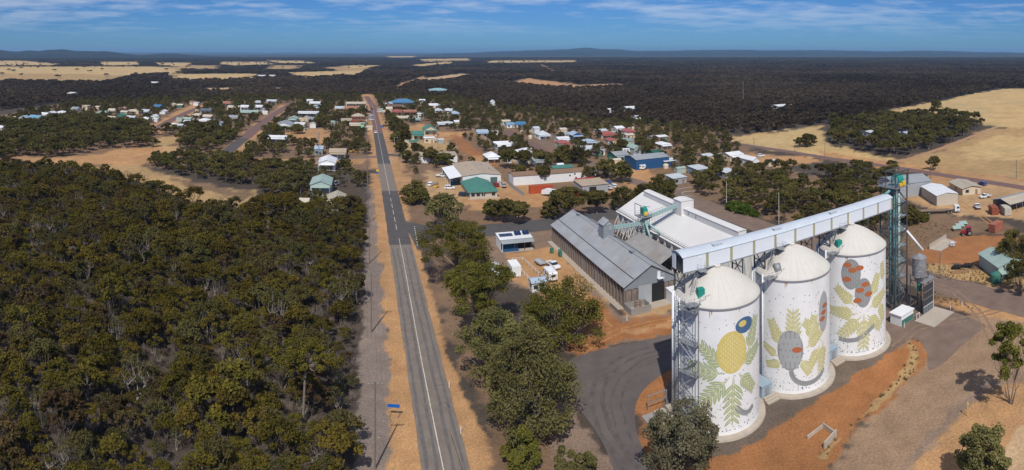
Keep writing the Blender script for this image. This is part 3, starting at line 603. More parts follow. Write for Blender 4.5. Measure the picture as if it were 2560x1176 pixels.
# ---------------------------------------------------------------- conveyor gallery over the silos
CLAD = mat('gallery_cladding', (.70, .73, .77), rough=0.45, var=0.04, scale=0.8, ribs=0.25, ribaxis=0, ribscale=7)
CLADR = mat('gallery_roof_sheet', (.52, .57, .62), rough=0.4, var=0.06, scale=0.5, ribs=0.2, ribaxis=0, ribscale=7)
STRIP = mat('translucent_strip', (.36, .34, .20), rough=0.5, var=0.1)
def gallery():
    a0, a1, b0, b1, z0, z1 = 49.2, 104.4, 78.0, 81.4, 24.2, 26.7
    t = thing('conveyor_gallery', 'long white enclosed conveyor gallery running above the silo roofs to the tower', 'gallery', G(a0, b0), GA)
    L, W, Hh = a1-a0, b1-b0, z1-z0
    panel('floor', t, (L/2, W/2, z0-.06), (L-.1, W-.1, .12), STEEL_D)
    bays = 11; bw = L/bays; sw = .55
    for side in (0, 1):
        y = 0 if side == 0 else W
        for k in range(bays):
            panel('wall_panel', t, (k*bw+(bw-sw)/2, y, z0+Hh/2), (bw-sw-.02, .08, Hh), CLAD)
            panel('light_strip', t, (k*bw+bw-sw/2, y, z0+Hh/2), (sw, .05, Hh-.04), STRIP)
        panel('bottom_rail', t, (L/2, y+(-.06 if side == 0 else .06), z0-.02), (L, .1, .22), STEEL)
    panel('end_wall', t, (-.0, W-.6, z0+Hh/2), (.08, 1.1, Hh), CLAD); panel('end_wall', t, (L, W/2, z0+Hh/2), (.08, W, Hh), CLAD)
    panel('end_opening', t, (.3, W/2-.5, z0+Hh/2-.05), (.06, 2.2, Hh-.2), STEEL_D)
    mb = MB(); n = 8; pr = [(-.16+(W+.32)*k/n, z1+.62*math.sin(math.pi*k/n)**.8) for k in range(n+1)]
    for k in range(n): mb.face([(-.25, pr[k][0], pr[k][1]), (L+.1, pr[k][0], pr[k][1]), (L+.1, pr[k+1][0], pr[k+1][1]), (-.25, pr[k+1][0], pr[k+1][1])])
    mb.face([(-.0, y, z) for y, z in pr]); mb.face([(L, y, z) for y, z in pr])
    rf = mb.build('roof', CLADR, t, fix=False)
    for x in (7.4, 21.0, 36.2):
        mb = MB().box((x, 1.2, z1+.62), (2.0, .06, .3)).box((x, .5, z1+.5), (2.0, .06, .3)).box((x, .85, z1+.72), (2.0, .7, .05)); mb.build('roof_vent', CLADR, rf)
    for k, (x) in enumerate((3.4, 20.6, 37.8)):
        panel('door', t, (x, -.06, z0+1.05), (.9, .06, 1.95), CLAD)
        panel('door_landing', t, (x, -.65, z0-.05), (1.5, 1.1, .07), STEEL)
        mb = MB()
        for hz in (.5, 1.0):
            mb.tube((x-.75, -1.2, z0+hz), (x+.75, -1.2, z0+hz), .03, 4)
            for e in (-.75, .75): mb.tube((x+e, -1.2, z0+hz), (x+e, -.1, z0+hz), .03, 4)
        for e in (-.75, 0, .75): mb.tube((x+e, -1.2, z0), (x+e, -1.2, z0+1), .03, 4)
        mb.build('landing_rail', STEEL, t)
    # trestles standing on the silo roofs
    for (a, _), first in zip(SILO, (1, 0, 0)):
        for da in (-6.2, 5.8):
            x = a+da-a0; zf = H_S+.1 if da < 0 else H_S+.4
            for y in (.2, W-.2):
                beam('trestle_leg', t, (x, y, zf), (x, y, z0), .2, STEEL_D)
            beam('trestle_brace', t, (x, .2, zf+.2), (x, W-.2, z0-.2), .12, STEEL_D); beam('trestle_brace', t, (x, W-.2, zf+.2), (x, .2, z0-.2), .12, STEEL_D)
            beam('trestle_tie', t, (x, .2, zf+2), (x, W-.2, zf+2), .12, STEEL_D)
            if da < 0:
                beam('trestle_brace', t, (x, .2, zf), (x+2.6, .2, z0), .12, STEEL_D); beam('trestle_leg', t, (x+2.6, .2, zf+2.1), (x+2.6, .2, z0), .14, STEEL_D)
gallery()

# ---------------------------------------------------------------- elevator tower
def elevator():
    a0, b0, w, d = 105.6, 78.0, 4.6, 4.4
    t = thing('elevator_tower', 'tall dark steel lattice elevator tower with teal pipes and yellow-green head', 'tower', G(a0, b0), GA)
    cs = [(0, 0), (w, 0), (w, d), (0, d)]; ZT = 28.6
    for x, y in cs: beam('leg', t, (x, y, 0), (x, y, ZT if y else 31.6), .24, STEEL_D)
    lv = [0.3, 3.6, 7.2, 10.8, 14.4, 18.0, 21.4, 24.8, ZT]
    for k, z in enumerate(lv[1:], 1):
        for i in range(4):
            x0, y0 = cs[i]; x1, y1 = cs[(i+1) % 4]
            beam('girt', t, (x0, y0, z), (x1, y1, z), .17, STEEL_D)
            p, q = ((x0, y0, lv[k-1]), (x1, y1, z)) if (k+i) % 2 else ((x1, y1, lv[k-1]), (x0, y0, z))
            beam('brace', t, p, q, .13, STEEL_D)
    for z in (7.2, 10.8, 14.4, 18.0, 21.4, 24.8):
        panel('landing', t, (w-.9, d/2, z+.08), (1.6, d, .08), STEEL)
        mb = MB()
        for hz in (.55, 1.1): mb.tube((w+.05, 0, z+hz), (w+.05, d, z+hz), .03, 4); mb.tube((w-1.7, 0, z+hz), (w, 0, z+hz), .03, 4)
        mb.build('landing_rail', STEEL, t)
    for k in range(1, len(lv)-1):
        mb = MB(); z0, z1 = lv[k], lv[k+1]; y0, y1 = (.4, d-.4) if k % 2 else (d-.4, .4)
        for e in (-.3, .3): mb.tube((w-.7+e, y0, z0), (w-.7+e, y1, z1), .05, 4)
        for j in range(10): f = (j+.5)/10; mb.tube((w-1, y0+(y1-y0)*f, z0+(z1-z0)*f), (w-.4, y0+(y1-y0)*f, z0+(z1-z0)*f), .06, 4)
        mb.build('stair_flight', STEEL, t)
    for x, y, r, m in ((1.15, 1.0, .36, TEAL), (1.2, 2.4, .30, TEAL), (2.3, .75, .24, TEALG), (2.75, .75, .12, TEALG)): MB().tube((x, y, .4), (x, y, ZT+.3), r, 12).build('pipe', m, t, smooth=True)
    panel('head_platform', t, (w/2, d/2, ZT), (w+1.1, d+1.2, .16), STEEL)
    mb = MB()
    for hz in (.55, 1.1):
        for i in range(4):
            x0, y0 = cs[i]; x1, y1 = cs[(i+1) % 4]; e = .5
            f = lambda x, y: (x+(e if x else -e), y+(e if y else -e), ZT+hz); mb.tube(f(x0, y0), f(x1, y1), .035, 4)
    mb.build('platform_rail', STEEL, t)
    for x in (-.2, w+.2):
        beam('hoist_post', t, (x, -.2, ZT), (x, -.2, 32.2), .16, STEEL_D); beam('hoist_post', t, (x, d*.6, ZT), (x, d*.6, 32.2), .16, STEEL_D)
    beam('hoist_beam', t, (-.5, -.2, 32.2), (w+.6, -.2, 32.2), .28, STEEL_D); beam('hoist_beam', t, (-.5, d*.6, 32.2), (w+.6, d*.6, 32.2), .28, STEEL_D); beam('hoist_beam', t, (-.2, -.2, 32.2), (-.2, d*.6, 32.2), .2, STEEL_D)
    hd = MB().tube((1.0, .9, ZT+1.5), (2.9, .9, ZT+1.5), 1.25, 20).build('elevator_head', GREENB, t, smooth=False)
    MB().tube((.9, .9, ZT+1.5), (1.0, .9, ZT+1.5), .9, 16).build('pulley_guard', TEALG, hd); MB().box((2.6, -.3, ZT+.8), (1.0, .8, 1.0)).build('motor', YEL, hd); MB().box((1.4, -.4, ZT+.6), (.9, .6, .7)).build('gearbox', YEL, hd); MB().box((.2, -.3, ZT+.7), (.5, .5, .7)).build('drive_motor', mat('blue_machine', (.03, .12, .25)), hd)
    MB().tube((1.2, 1.2, ZT-.2), (-1.5, 1.8, 27.3), .35, 10).build('feed_chute', TEAL, t, smooth=True)
    MB().tube((4.4, .6, 18.3), (6.4, -3.4, 13.2), .28, 10).build('load_chute', PIPEW, t, smooth=True)
elevator()
def loadout_bin():
    c = G(110.4, 74.6); t = thing('loading_bin', 'grey steel grain bin on a stand above the truck loading bay beside the tower', 'bin', c, GA)
    BIN = mat('bin_galvanised', (.27, .27, .28), rough=0.5, var=0.2, scale=1.5, metal=0.2, stain=(.16, .13, .11), stain_amt=.4)
    MB().lathe([(1.65, 7.9), (1.65, 12.1)], 28).build('shell', BIN, t, smooth=True); MB().lathe([(1.75, 12.08), (.4, 12.9), (.05, 13.0)], 28, cap=True).build('roof', BIN, t); MB().lathe([(.35, 5.6), (1.65, 7.92)], 28).build('hopper', BIN, t)
    for z in (7.9, 9.3, 10.7, 12.0): MB().lathe([(1.66, z-.06), (1.72, z), (1.66, z+.06)], 28).build('hoop', BIN, t)
    for x in (-1.5, 1.5):
        for y in (-1.5, 1.5): beam('leg', t, (x, y, 0), (x, y, 8.2), .2, STEEL_D)
        beam('girt', t, (x, -1.5, 7.0), (x, 1.5, 7.0), .16, STEEL_D); beam('brace', t, (x, -1.5, 3.4), (x, 1.5, 7), .12, STEEL_D)
    panel('walkway', t, (.3, -2.1, 7.1), (4.6, 1.1, .1), STEEL); panel('walkway', t, (2.3, 0, 7.1), (1.1, 4.0, .1), STEEL)
    mb = MB()
    for hz in (.55, 1.1):
        mb.tube((-2, -2.6, 7.1+hz), (2.8, -2.6, 7.1+hz), .03, 4); mb.tube((2.8, -2.6, 7.1+hz), (2.8, 2, 7.1+hz), .03, 4)
    for e in np.linspace(-2, 2.8, 6): mb.tube((e, -2.6, 7.1), (e, -2.6, 8.2), .03, 4)
    mb.build('walkway_rail', STEEL, t)
    MB().box((-.4, -.3, 5.2), (1.0, .8, 1.4)).build('valve_box', GREENB, t)
    # wind screen of dark mesh in frames
    NET = mat('screen_mesh', (.05, .05, .05), rough=.9, var=.3, scale=6)
    for k in range(4): panel('screen_panel', t, (-1.6+1.05*k, -2.5, 4.1), (1.0, .06, 4.8), NET)
    for k in range(5): beam('screen_post', t, (-2.1+1.05*k, -2.56, 0), (-2.1+1.05*k, -2.56, 6.6), .09, STEEL_D if k < 4 else PIPEW)
    for z in (1.7, 3.3, 4.9, 6.5): beam('screen_rail', t, (-2.1, -2.6, z), (2.1, -2.6, z), .08, STEEL if z > 2 else PIPEW)
    panel('bay_wall', t, (0, -2.45, .8), (4.2, .15, 1.6), mat('bay_sheet', (.16, .17, .17)))
    panel('bay_floor', t, (-1.5, -5.2, .07), (8.5, 5.2, .14), CONC)
loadout_bin()
def sample_hut():
    t = thing('control_hut', 'low flat white roofed hut with green base at the foot of the tower', 'hut', G(103.2, 74.4), GA)
    panel('wall', t, (0, 0, 1.1), (4.6, 3.0, 2.2), WHITE); panel('roof', t, (0, 0, 2.3), (5.0, 3.4, .18), WHITE); panel('base_sheet', t, (0, -1.52, .7), (4.4, .06, 1.2), mat('green_sheet', (.06, .16, .12))); panel('base_sheet', t, (2.34, 0, .7), (.06, 2.8, 1.2), mat('pale_grey_sheet', (.45, .47, .47)))
    for x in (-2.3, 2.4, 3.6): beam('bollard', t, (x, -2.3, 0), (x, -2.3, 1.2), .1, PIPEW)
    beam('guard_rail', t, (2.4, -2.3, 1.15), (3.6, -2.3, 1.15), .08, PIPEW); beam('guard_rail', t, (2.5, 1.5, 1.15), (5.0, 1.5, 1.15), .08, PIPEW)
sample_hut()
BLUEG = mat('blue_grey_sheet', (.30, .38, .45), rough=.5, var=.1)
for k, (a, lab) in enumerate(((64.4, 'small blue grey door hut in the gap between the first two silos'), (81.4, 'small grey door hut in the gap between the last two silos'))):
    t = thing('door_hut', lab, 'hut', G(a, 76.6), GA, 'door huts between the silos')
    panel('wall', t, (0, 0, 1.1), (2.2, 3.2, 2.2), BLUEG); panel('roof', t, (0, 0, 2.3), (2.4, 3.4, .14), BLUEG); panel('door', t, (0, -1.63, 1.0), (.9, .06, 1.9), STEEL)
    for j in range(3): panel('step', t, (.2, -2.1-.5*j, .30-.1*j), (2.6, .5, .6-.2*j), CONC)
def silo_foot_gear():
    c = P(1668, 1040); t = thing('pit_grate', 'concrete pit with grey guard frame at the foot of the first silo', 'pit', c, GA)
    panel('slab', t, (-1.4, -.5, .12), (5.0, 4.4, .24), CONC_G); panel('block', t, (-1.2, .3, .5), (1.8, 1.3, .9), CONC); panel('block', t, (1.0, .8, .45), (1.2, 1.2, .8), CONC)
    for x in (-2.2, 1.4): beam('frame_post', t, (x, 2.6, 0), (x, 2.6, 2.6), .12, STEEL)
    beam('frame_post', t, (1.4, .6, 0), (1.4, .6, 3.2), .22, PIPEW)
    for z in (1.3, 2.5): beam('frame_rail', t, (-2.2, 2.6, z), (1.4, 2.6, z), .1, STEEL)
    y = thing('safety_rail', 'yellow tubular safety rail beside the concrete pit at the first silo', 'railing', P(1655, 1085), GA)
    mb = MB()
    for x in (-1.6, -.2, 1.2):
        mb.tube((x, 0, 0), (x, 0, 1.2), .07, 6); mb.tube((x, 1.6, 0), (x, 1.6, 1.2), .07, 6)
    for z in (.6, 1.2): mb.tube((-1.6, 0, z), (1.2, 0, z), .06, 6); mb.tube((-1.6, 1.6, z), (1.2, 1.6, z), .06, 6); mb.tube((-1.6, 0, z), (-1.6, 1.6, z), .06, 6)
    mb.build('rail', YEL, y)
silo_foot_gear()
def u_wall():
    q = [P(2019, 1098), P(2058, 1069), P(2090, 1092), P(2061, 1124)]; mb = MB()
    for i in range(3):
        d = q[i+1]-q[i]; c = (q[i]+q[i+1])/2; mb.box((c.x, c.y, (.25, .35, .55)[i]), (d.length+.18, .2, (.5, .7, 1.1)[i]), math.atan2(d.y, d.x))
    tag(mb.build('low_wall', CONC), 'low broken U-shaped concrete wall on the bare orange ground before the silos', 'wall')
u_wall()
#@@PART3
# ---------------------------------------------------------------- buildings
GLASS = mat('window_glass', (.03, .04, .05), rough=0.12, var=0.05)
DARK = mat('shade_and_plastic_black', (.02, .02, .022), rough=0.9, var=0.2)  # near-black, paints the shade inside openings; also on wheels and a seat
RC = dict(white=(.72, .73, .74), cream=(.60, .53, .41), grey=(.30, .32, .33), pale=(.52, .56, .58), paleblue=(.36, .45, .54), blue=(.07, .19, .34), green=(.065, .20, .155), palegreen=(.32, .42, .37), red=(.33, .10, .085), orange=(.36, .16, .10), tan=(.42, .33, .23), brown=(.24, .15, .09), dkgreen=(.02, .10, .07), greygreen=(.24, .29, .26), pink=(.38, .22, .18), slate=(.11, .14, .17), teal=(.25, .42, .43), beige=(.44, .38, .29), skyblue=(.17, .35, .49))
WC = dict(white=(.70, .70, .68), cream=(.60, .50, .36), brick=(.26, .10, .06), grey=(.33, .34, .35), bluegrey=(.24, .31, .37), blue=(.02, .08, .19), tan=(.42, .31, .20), palegreen=(.38, .45, .40), green=(.05, .16, .12), beige=(.50, .44, .35), orange=(.40, .20, .10), timber=(.25, .17, .11))
def RM(c): return mat('roof_'+c, RC[c], rough=0.5, var=0.09, scale=0.35, ribs=0.35, ribaxis=0, ribscale=2.0, stain=tuple(x*.72 for x in RC[c]), stain_amt=.35)
def WM(c): return mat('wall_'+c, WC[c], rough=0.75, var=0.07, scale=0.5)
BLD = []      # footprints: centre x, y, radius, and what shows: column, row, half width, half height
def roof_mesh(w, d, h, rf, rt, ov, th=.1):
    W, D = w/2+ov, d/2+ov; mb = MB()
    if rt == 'flat':
        mb.box((0, 0, h+.12), (2*W, 2*D, .24))
    elif rt == 'gx':
        for s in (-1, 1): mb.prism([(-W, s*D, h-ov*rf/D), (W, s*D, h-ov*rf/D), (W, 0, h+rf), (-W, 0, h+rf)], (0, 0, th))
    elif rt == 'gy':
        for s in (-1, 1): mb.prism([(s*W, -D, h-ov*rf/W), (s*W, D, h-ov*rf/W), (0, D, h+rf), (0, -D, h+rf)], (0, 0, th))
    elif rt == 'hip':
        if w >= d: q = W-D*.9; A, B = Vector((-q, 0, h+rf)), Vector((q, 0, h+rf))
        else: q = D-W*.9; A, B = Vector((0, -q, h+rf)), Vector((0, q, h+rf))
        c = [(-W, -D, h), (W, -D, h), (W, D, h), (-W, D, h)]
        if w >= d: fs = [[c[0], c[1], B, A], [c[1], c[2], B], [c[2], c[3], A, B], [c[3], c[0], A]]
        else: fs = [[c[0], c[1], A], [c[1], c[2], B, A], [c[2], c[3], B], [c[3], c[0], A, B]]
        for f in fs: mb.face(f)
        mb.face(c[::-1])
    elif rt == 'pyr':
        c = [(-W, -D, h), (W, -D, h), (W, D, h), (-W, D, h)]
        for i in range(4): mb.face([c[i], c[(i+1) % 4], (0, 0, h+rf)])
        mb.face(c[::-1])
    elif rt == 'skil':
        mb.prism([(-W, -D, h), (W, -D, h), (W, D, h+rf), (-W, D, h+rf)], (0, 0, th))
    return mb
def building(loc, w, d, h, rf, rc, wc, rt, name, label, cat, rz=GA, win=True, doors=(), ov=.35, group=None, wl=None):
    t = thing(name, label, cat, loc, rz, group)
    mb = MB().box((0, 0, h/2), (w, d, h))
    if rt == 'gx':
        for s in (-1, 1): mb.face([(s*w/2, -d/2, h), (s*w/2, d/2, h), (s*w/2, 0, h+rf*.99)])
    elif rt == 'gy':
        for s in (-1, 1): mb.face([(-w/2, s*d/2, h), (w/2, s*d/2, h), (0, s*d/2, h+rf*.99)])
    elif rt == 'skil':
        mb.face([(-w/2, d/2, h), (w/2, d/2, h), (w/2, d/2, h+rf), (-w/2, d/2, h+rf)])
        for s in (-1, 1): mb.face([(s*w/2, -d/2, h), (s*w/2, d/2, h), (s*w/2, d/2, h+rf)])
    mb.build('wall', WM(wc), t, fix=False); r = roof_mesh(w, d, h, rf, rt, ov).build('roof', RM(rc), t, fix=False)
    if rt in ('gx', 'gy') and w > 6:
        p, q = ((-w/2-ov, 0, h+rf+.1), (w/2+ov, 0, h+rf+.1)) if rt == 'gx' else ((0, -d/2-ov, h+rf+.1), (0, d/2+ov, h+rf+.1))
        beam('ridge_cap', r, p, q, .22, RM(rc), .08)
    if win:
        n = max(2, int(w/3.6)); zc = min(1.6, h*.55); hh = min(1.2, h*.42)
        xs = [(-w/2)+(k+.5)*w/n for k in range(n)]
        for k, x in enumerate(xs):
            if k == n//2: panel('door', t, (x, -d/2-.03, min(1.0, h*.42)), (.95, .08, min(2.0, h*.84)), WM('timber'))
            else: panel('window', t, (x, -d/2-.03, zc), (min(1.5, w/n*.6), .08, hh), GLASS)
        for s in (-1, 1): panel('window', t, (s*(w/2+.03), 0, zc), (.08, min(1.4, d*.3), hh), GLASS)
    if win and w > 7 and name == 'house':
        MB().prism([(-w/2+.3, -d/2-2.2, h-.75), (w/2-.3, -d/2-2.2, h-.75), (w/2-.3, -d/2, h-.3), (-w/2+.3, -d/2, h-.3)], (0, 0, .07)).build('verandah_roof', RM(rc), t, fix=False)
        for x in (-w/2+.4, 0, w/2-.4): beam('verandah_post', t, (x, -d/2-2.1, 0), (x, -d/2-2.1, h-.75), .1, WM('white'))
    for x, dw, dh, m in doors: panel('doorway', t, (x, -d/2-.03, dh/2), (dw, .08, dh), m)
    return t
def house(px, py, wpx, d, h, rf, rc, wc, rt, label, name='house', cat='house', win=None, doors=(), rz=GA, group=None):
    zc = h+rf*.55; c = P(px, py, zc); D = math.hypot(c.x, c.y); w = wpx*D/F; c.z = 0
    view = math.atan2(c.x, c.y)+rz                      # how far the front is turned from the viewer
    w = max(3, (w-abs(math.sin(view))*d*.8)/max(.6, math.cos(view))) if w > d else w
    BLD.append((c.x, c.y, max(w, d)*.62, px, py, wpx*.5, (h+rf)*.7*F/D))
    return building(c, w, d, h, rf, rc, wc, rt, name, label, cat, rz, (wpx > 17) if win is None else win, doors, group=group)

# grey storage shed
def grey_shed():
    a0, a1, b0, b1, h, rz_ = 59.2, 73.2, 119.5, 171.0, 5.2, 9.1
    w, d = a1-a0, b1-b0; t = thing('storage_shed', 'long grey gable-roofed grain shed with concrete piers down its side wall', 'shed', G(a0, b0), GA)
    PIER = mat('shed_concrete', (.23, .185, .155), rough=.95, var=.25, scale=.8, bump=.4, bscale=6, stain=(.12, .10, .085), stain_amt=.6)
    SHEET = mat('shed_grey_sheet', (.24, .265, .285), rough=.5, var=.08, scale=.5, ribs=.35, ribaxis=0, ribscale=5)
    ROOF = mat('shed_roof_sheet', (.335, .345, .355), rough=.5, var=.10, scale=.35, ribs=.35, ribaxis=1, ribscale=4, stain=(.27, .24, .22), stain_amt=.4)
    MB().box((w/2, d/2, h/2), (w-.5, d-.3, h)).build('wall', PIER, t)
    n = 28
    for k in range(n):
        y = .35+(d-.7)*k/(n-1)
        panel('pier', t, (.12, y, h/2-.1), (.34, .62, h-.2), PIER); panel('pier', t, (w-.12, y, h/2-.1), (.34, .62, h-.2), PIER)
    for y0 in (17, 26.5, 38.6): panel('side_door', t, (.2, y0, 1.9), (.12, 1.15, 3.7), SHEET)
    panel('wall_head', t, (.1, d/2, h-.2), (.42, d, .4), SHEET)
    for y in (-.04, d+.04):
        mb = MB(); mb.face([(-.05, y, h-1.0), (w+.05, y, h-1.0), (w+.05, y, h), (w/2, y, rz_), (-.05, y, h)]); mb.build('gable_sheet', SHEET, t, fix=False)
    mb = MB()
    for s in (0, 1):
        x = -.45 if s == 0 else w+.45; mb.prism([(x, -.5, h-.22), (x, d+.4, h-.22), (w/2, d+.4, rz_), (w/2, -.5, rz_)], (0, 0, .1))
    r = mb.build('roof', ROOF, t, fix=False); beam('ridge_cap', r, (w/2, -.5, rz_+.1), (w/2, d+.4, rz_+.1), .5, ROOF, .12)
    f = .36
    for s in (0, 1):
        x = (-.45)*(1-f)+w/2*f if s == 0 else (w+.45)*(1-f)+w/2*f; z = (h-.22)*(1-f)+rz_*f+.16
        beam('roof_rail', r, (x, -.4, z), (x, d+.3, z), .16, STEEL_D)
        mb = MB()
        for y in np.arange(1, d, 3.0): mb.tube((x, y, z), (x, y, z+.5), .025, 4)
        stuff(mb.build('rail_stanchion', STEEL, r))
    RSH = mat('rusty_roof_sheet', (.36, .24, .16), rough=.8, var=.25, scale=1.5)
    sl = math.atan2(rz_-h+.22, w/2+.45)
    for y in (8.0, 15, 21.5, 32, 37, 43.5):
        x = w/2-2.1; z = rz_-(w/2-x)*math.tan(sl)+.13
        MB().box((x, y, z), (2.3, .16, .03), M=Matrix.Rotation(-sl, 3, 'Y')).build('rusty_sheet', RSH, r)
    for y in (9.5, 46): MB().box((w/2-.2, y, rz_+.25), (.8, 1.6, .3)).box((w/2-.2, y, rz_+.44), (1.0, 1.8, .06)).build('roof_vent', SHEET, r)
    mb = MB().box((w/2, 25.6, 10.0), (3.2, 3.4, 4.4)); cu = mb.build('roof_cabin', SHEET, t)
    mb = MB(); mb.face([(w/2-1.6, 23.9, 12.2), (w/2+1.6, 23.9, 12.2), (w/2, 23.9, 13.4)]); mb.face([(w/2-1.6, 27.3, 12.2), (w/2+1.6, 27.3, 12.2), (w/2, 27.3, 13.4)])
    for s in (-1, 1): mb.prism([(w/2+s*1.8, 23.6, 12.05), (w/2+s*1.8, 27.6, 12.05), (w/2, 27.6, 13.4), (w/2, 23.6, 13.4)], (0, 0, .08))
    mb.build('cabin_roof', ROOF, cu, fix=False); panel('cabin_louvre', cu, (w/2+.5, 23.87, 11.2), (.8, .06, 1.0), ROOF)
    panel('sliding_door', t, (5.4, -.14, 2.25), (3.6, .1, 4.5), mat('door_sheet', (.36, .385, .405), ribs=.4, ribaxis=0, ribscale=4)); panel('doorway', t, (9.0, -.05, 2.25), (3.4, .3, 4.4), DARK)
    for x in (.4, 2.0, 3.5, 10.9, 12.2, 13.6): panel('gable_pier', t, (x, -.02, 2.1), (.32, .4, 4.2), PIER)
    MB().box((9.4, -.6, 5.6), (1.6, 1.0, .08)).box((8.7, -1.05, 6.2), (.05, .05, 1.1)).box((10.1, -1.05, 6.2), (.05, .05, 1.1)).box((9.4, -1.05, 6.7), (1.4, .05, .05)).box((9.2, -.1, 6.4), (.8, .05, 1.5)).build('gable_landing', PIPEW, t)
    panel('apron', t, (6.8, -1.6, .06), (13.5, 3.0, .12), CONC); panel('footpath', t, (-.9, d/2, .05), (1.5, d, .1), CONC)
grey_shed()
def rubbish_pen():
    t = thing('rubbish_pen', 'open concrete pen at the shed corner with a wire cage inside', 'pen', G(58.9, 115.4), GA)
    for c, s in (((2.6, 0, .8), (5.2, .15, 1.6)), ((2.6, 3.4, .8), (5.2, .15, 1.6)), ((0, 1.7, .8), (.15, 3.3, 1.6)), ((5.2, 2.2, .8), (.15, 2.3, 1.6))): panel('wall', t, c, s, CONC_G)
    panel('floor', t, (2.6, 1.7, .04), (5.1, 3.3, .08), CONC_G)
    for k, (x, y, m, lab) in enumerate(((1.4, 1.0, mat('red_plastic', (.5, .05, .04)), 'red sack of rubbish in the concrete pen'), (1.9, .8, YEL, 'yellow sack of rubbish in the concrete pen'), (2.9, 1.1, WHITE, 'large white sack of rubbish in the concrete pen'), (4.2, 1.0, CONC_G, 'grey sack of rubbish in the concrete pen'))):
        q = MB(); q.lathe([(.1, 0), (.55, .12), (.62, .4), (.4, .66), (.12, .78), (.16, .9)], 9); p = G(58.9+x, 115.4+y, .09)
        for j, v in enumerate(q.v): s = 1+.16*math.sin(j*2.3+k); q.v[j] = (v[0]*s*(1.5 if k == 2 else 1), v[1]*s, v[2])
        tag(q.build('rubbish_sack', m, None, loc=p), lab, 'sack', 'rubbish sacks in the pen')
    g = thing('wire_cage', 'rusty wire cage standing in the concrete rubbish pen', 'cage', G(61.9, 117.6, .09), GA)
    for x in (-.7, .7):
        for y in (-.5, .5): beam('post', g, (x, y, 0), (x, y, 1.9), .07, RUST)
    for z in (.1, .7, 1.3, 1.9):
        for y in (-.5, .5): beam('bar', g, (-.7, y, z), (.7, y, z), .05, RUST)
        for x in (-.7, .7): beam('bar', g, (x, -.5, z), (x, .5, z), .05, RUST)
rubbish_pen()
building(G(71.8, 117.2), 3.6, 3.0, 2.7, .3, 'white', 'white', 'skil', 'small_room', 'small white lean-to room at the open end of the grey shed', 'hut', win=False, ov=.1)

# white bulk store
def white_shed():
    a0, a1, b0, b1, h, rz_ = 82.4, 102.4, 117.0, 172.0, 6.6, 12.0
    w, d = a1-a0, b1-b0; t = thing('bulk_store', 'huge white roofed grain store with raised ridge box behind the grey shed', 'shed', G(a0, b0), GA)
    RW = mat('store_white_roof', (.66, .645, .62), rough=.6, var=.05, scale=.2, ribs=.15, ribaxis=1, ribscale=3, stain=(.62, .58, .54), stain_amt=.35)
    WW = mat('store_wall', (.52, .51, .49), rough=.8, var=.12, scale=.6)
    MB().box((w/2, d/2, h/2), (w-1.2, d-.2, h)).build('wall', WW, t)
    for y in (0, d): mb = MB(); mb.face([(.3, y, h-.3), (w-.3, y, h-.3), (w/2, y, rz_-.05)]); mb.build('gable_sheet', RW, t, fix=False)
    mb = MB()
    for s in (0, 1):
        x = -.3 if s == 0 else w+.3; mb.prism([(x, -.3, h), (x, d+.3, h), (w/2, d+.3, rz_), (w/2, -.3, rz_)], (0, 0, .1))
    r = mb.build('roof', RW, t, fix=False)
    def monitor(y0, y1, wd, zb, zt, nm):
        mb = MB().box((w/2, (y0+y1)/2, (zb+zt)/2), (wd, y1-y0, zt-zb)); mo = mb.build(nm, RW, t)
        mb = MB(); n = 6
        for k in range(n):
            f = lambda j: (w/2-(wd/2+.15)+(wd+.3)*j/n, zt+.35*math.sin(math.pi*j/n))
            (xa, za), (xb, zb_) = f(k), f(k+1); mb.face([(xa, y0-.15, za), (xa, y1+.15, za), (xb, y1+.15, zb_), (xb, y0-.15, zb_)])
        mb.face([(w/2-(wd/2+.15)+(wd+.3)*j/n, y0-.15, zt+.35*math.sin(math.pi*j/n)) for j in range(n+1)])
        mb.build('box_roof', RW, mo, fix=False)
    monitor(.4, 26.8, 2.6, 11.0, 13.2, 'ridge_box'); monitor(31.6, d-3, 2.6, 11.0, 13.2, 'ridge_box'); monitor(27.0, 31.4, 4.4, 10.6, 15.4, 'ridge_cabin')
    for y in (24.5, 20.5): panel('box_hatch', t, (w/2-1.32, y, 12.3), (.06, .5, .9), STEEL)
    beam('roof_rail', r, (.2, -.2, h+.45), (.2, d, h+.45), .14, STEEL_D)
    mb = MB()
    for y in np.arange(1, d, 1.6): mb.tube((.6, y, h+.2), (.6, y, h+1.2), .03, 4)
    mb.tube((.6, 0, h+1.2), (.6, d, h+1.2), .025, 4); mb.tube((.6, 0, h+.7), (.6, d, h+.7), .025, 4); mb.build('roof_handrail', STEEL, r)
    ST = mat('strut_white', (.66, .64, .60), rough=.7, var=.12)
    for k in range(15):
        y = .6+(d-1.2)*k/14
        beam('side_post', t, (.12, y, 0), (.12, y, h-.1), .2, ST); beam('side_strut', t, (-2.2, y, 0), (.05, y, h*.82), .18, ST); beam('side_strut', t, (-1.0, y, 0), (.05, y, h*.45), .14, ST)
        if k < 14: beam('side_brace', t, (-.1, y, .4), (-.1, y+3.5, h-.6), .1, ST)
        beam('far_post', t, (w-.1, y, 0), (w-.1, y, h-.1), .2, ST)
    for k in range(9):
        x = .4+(w-.8)*k/8; zt = h+(rz_-h)*(1-abs(x-w/2)/(w/2))-.3
        for y, s in ((-.1, -1), (d+.1, 1)): beam('end_post', t, (x, y, 0), (x, y, zt), .18, ST); beam('end_strut', t, (x, y+s*2.2, 0), (x, y, zt*.7), .15, ST)
white_shed()
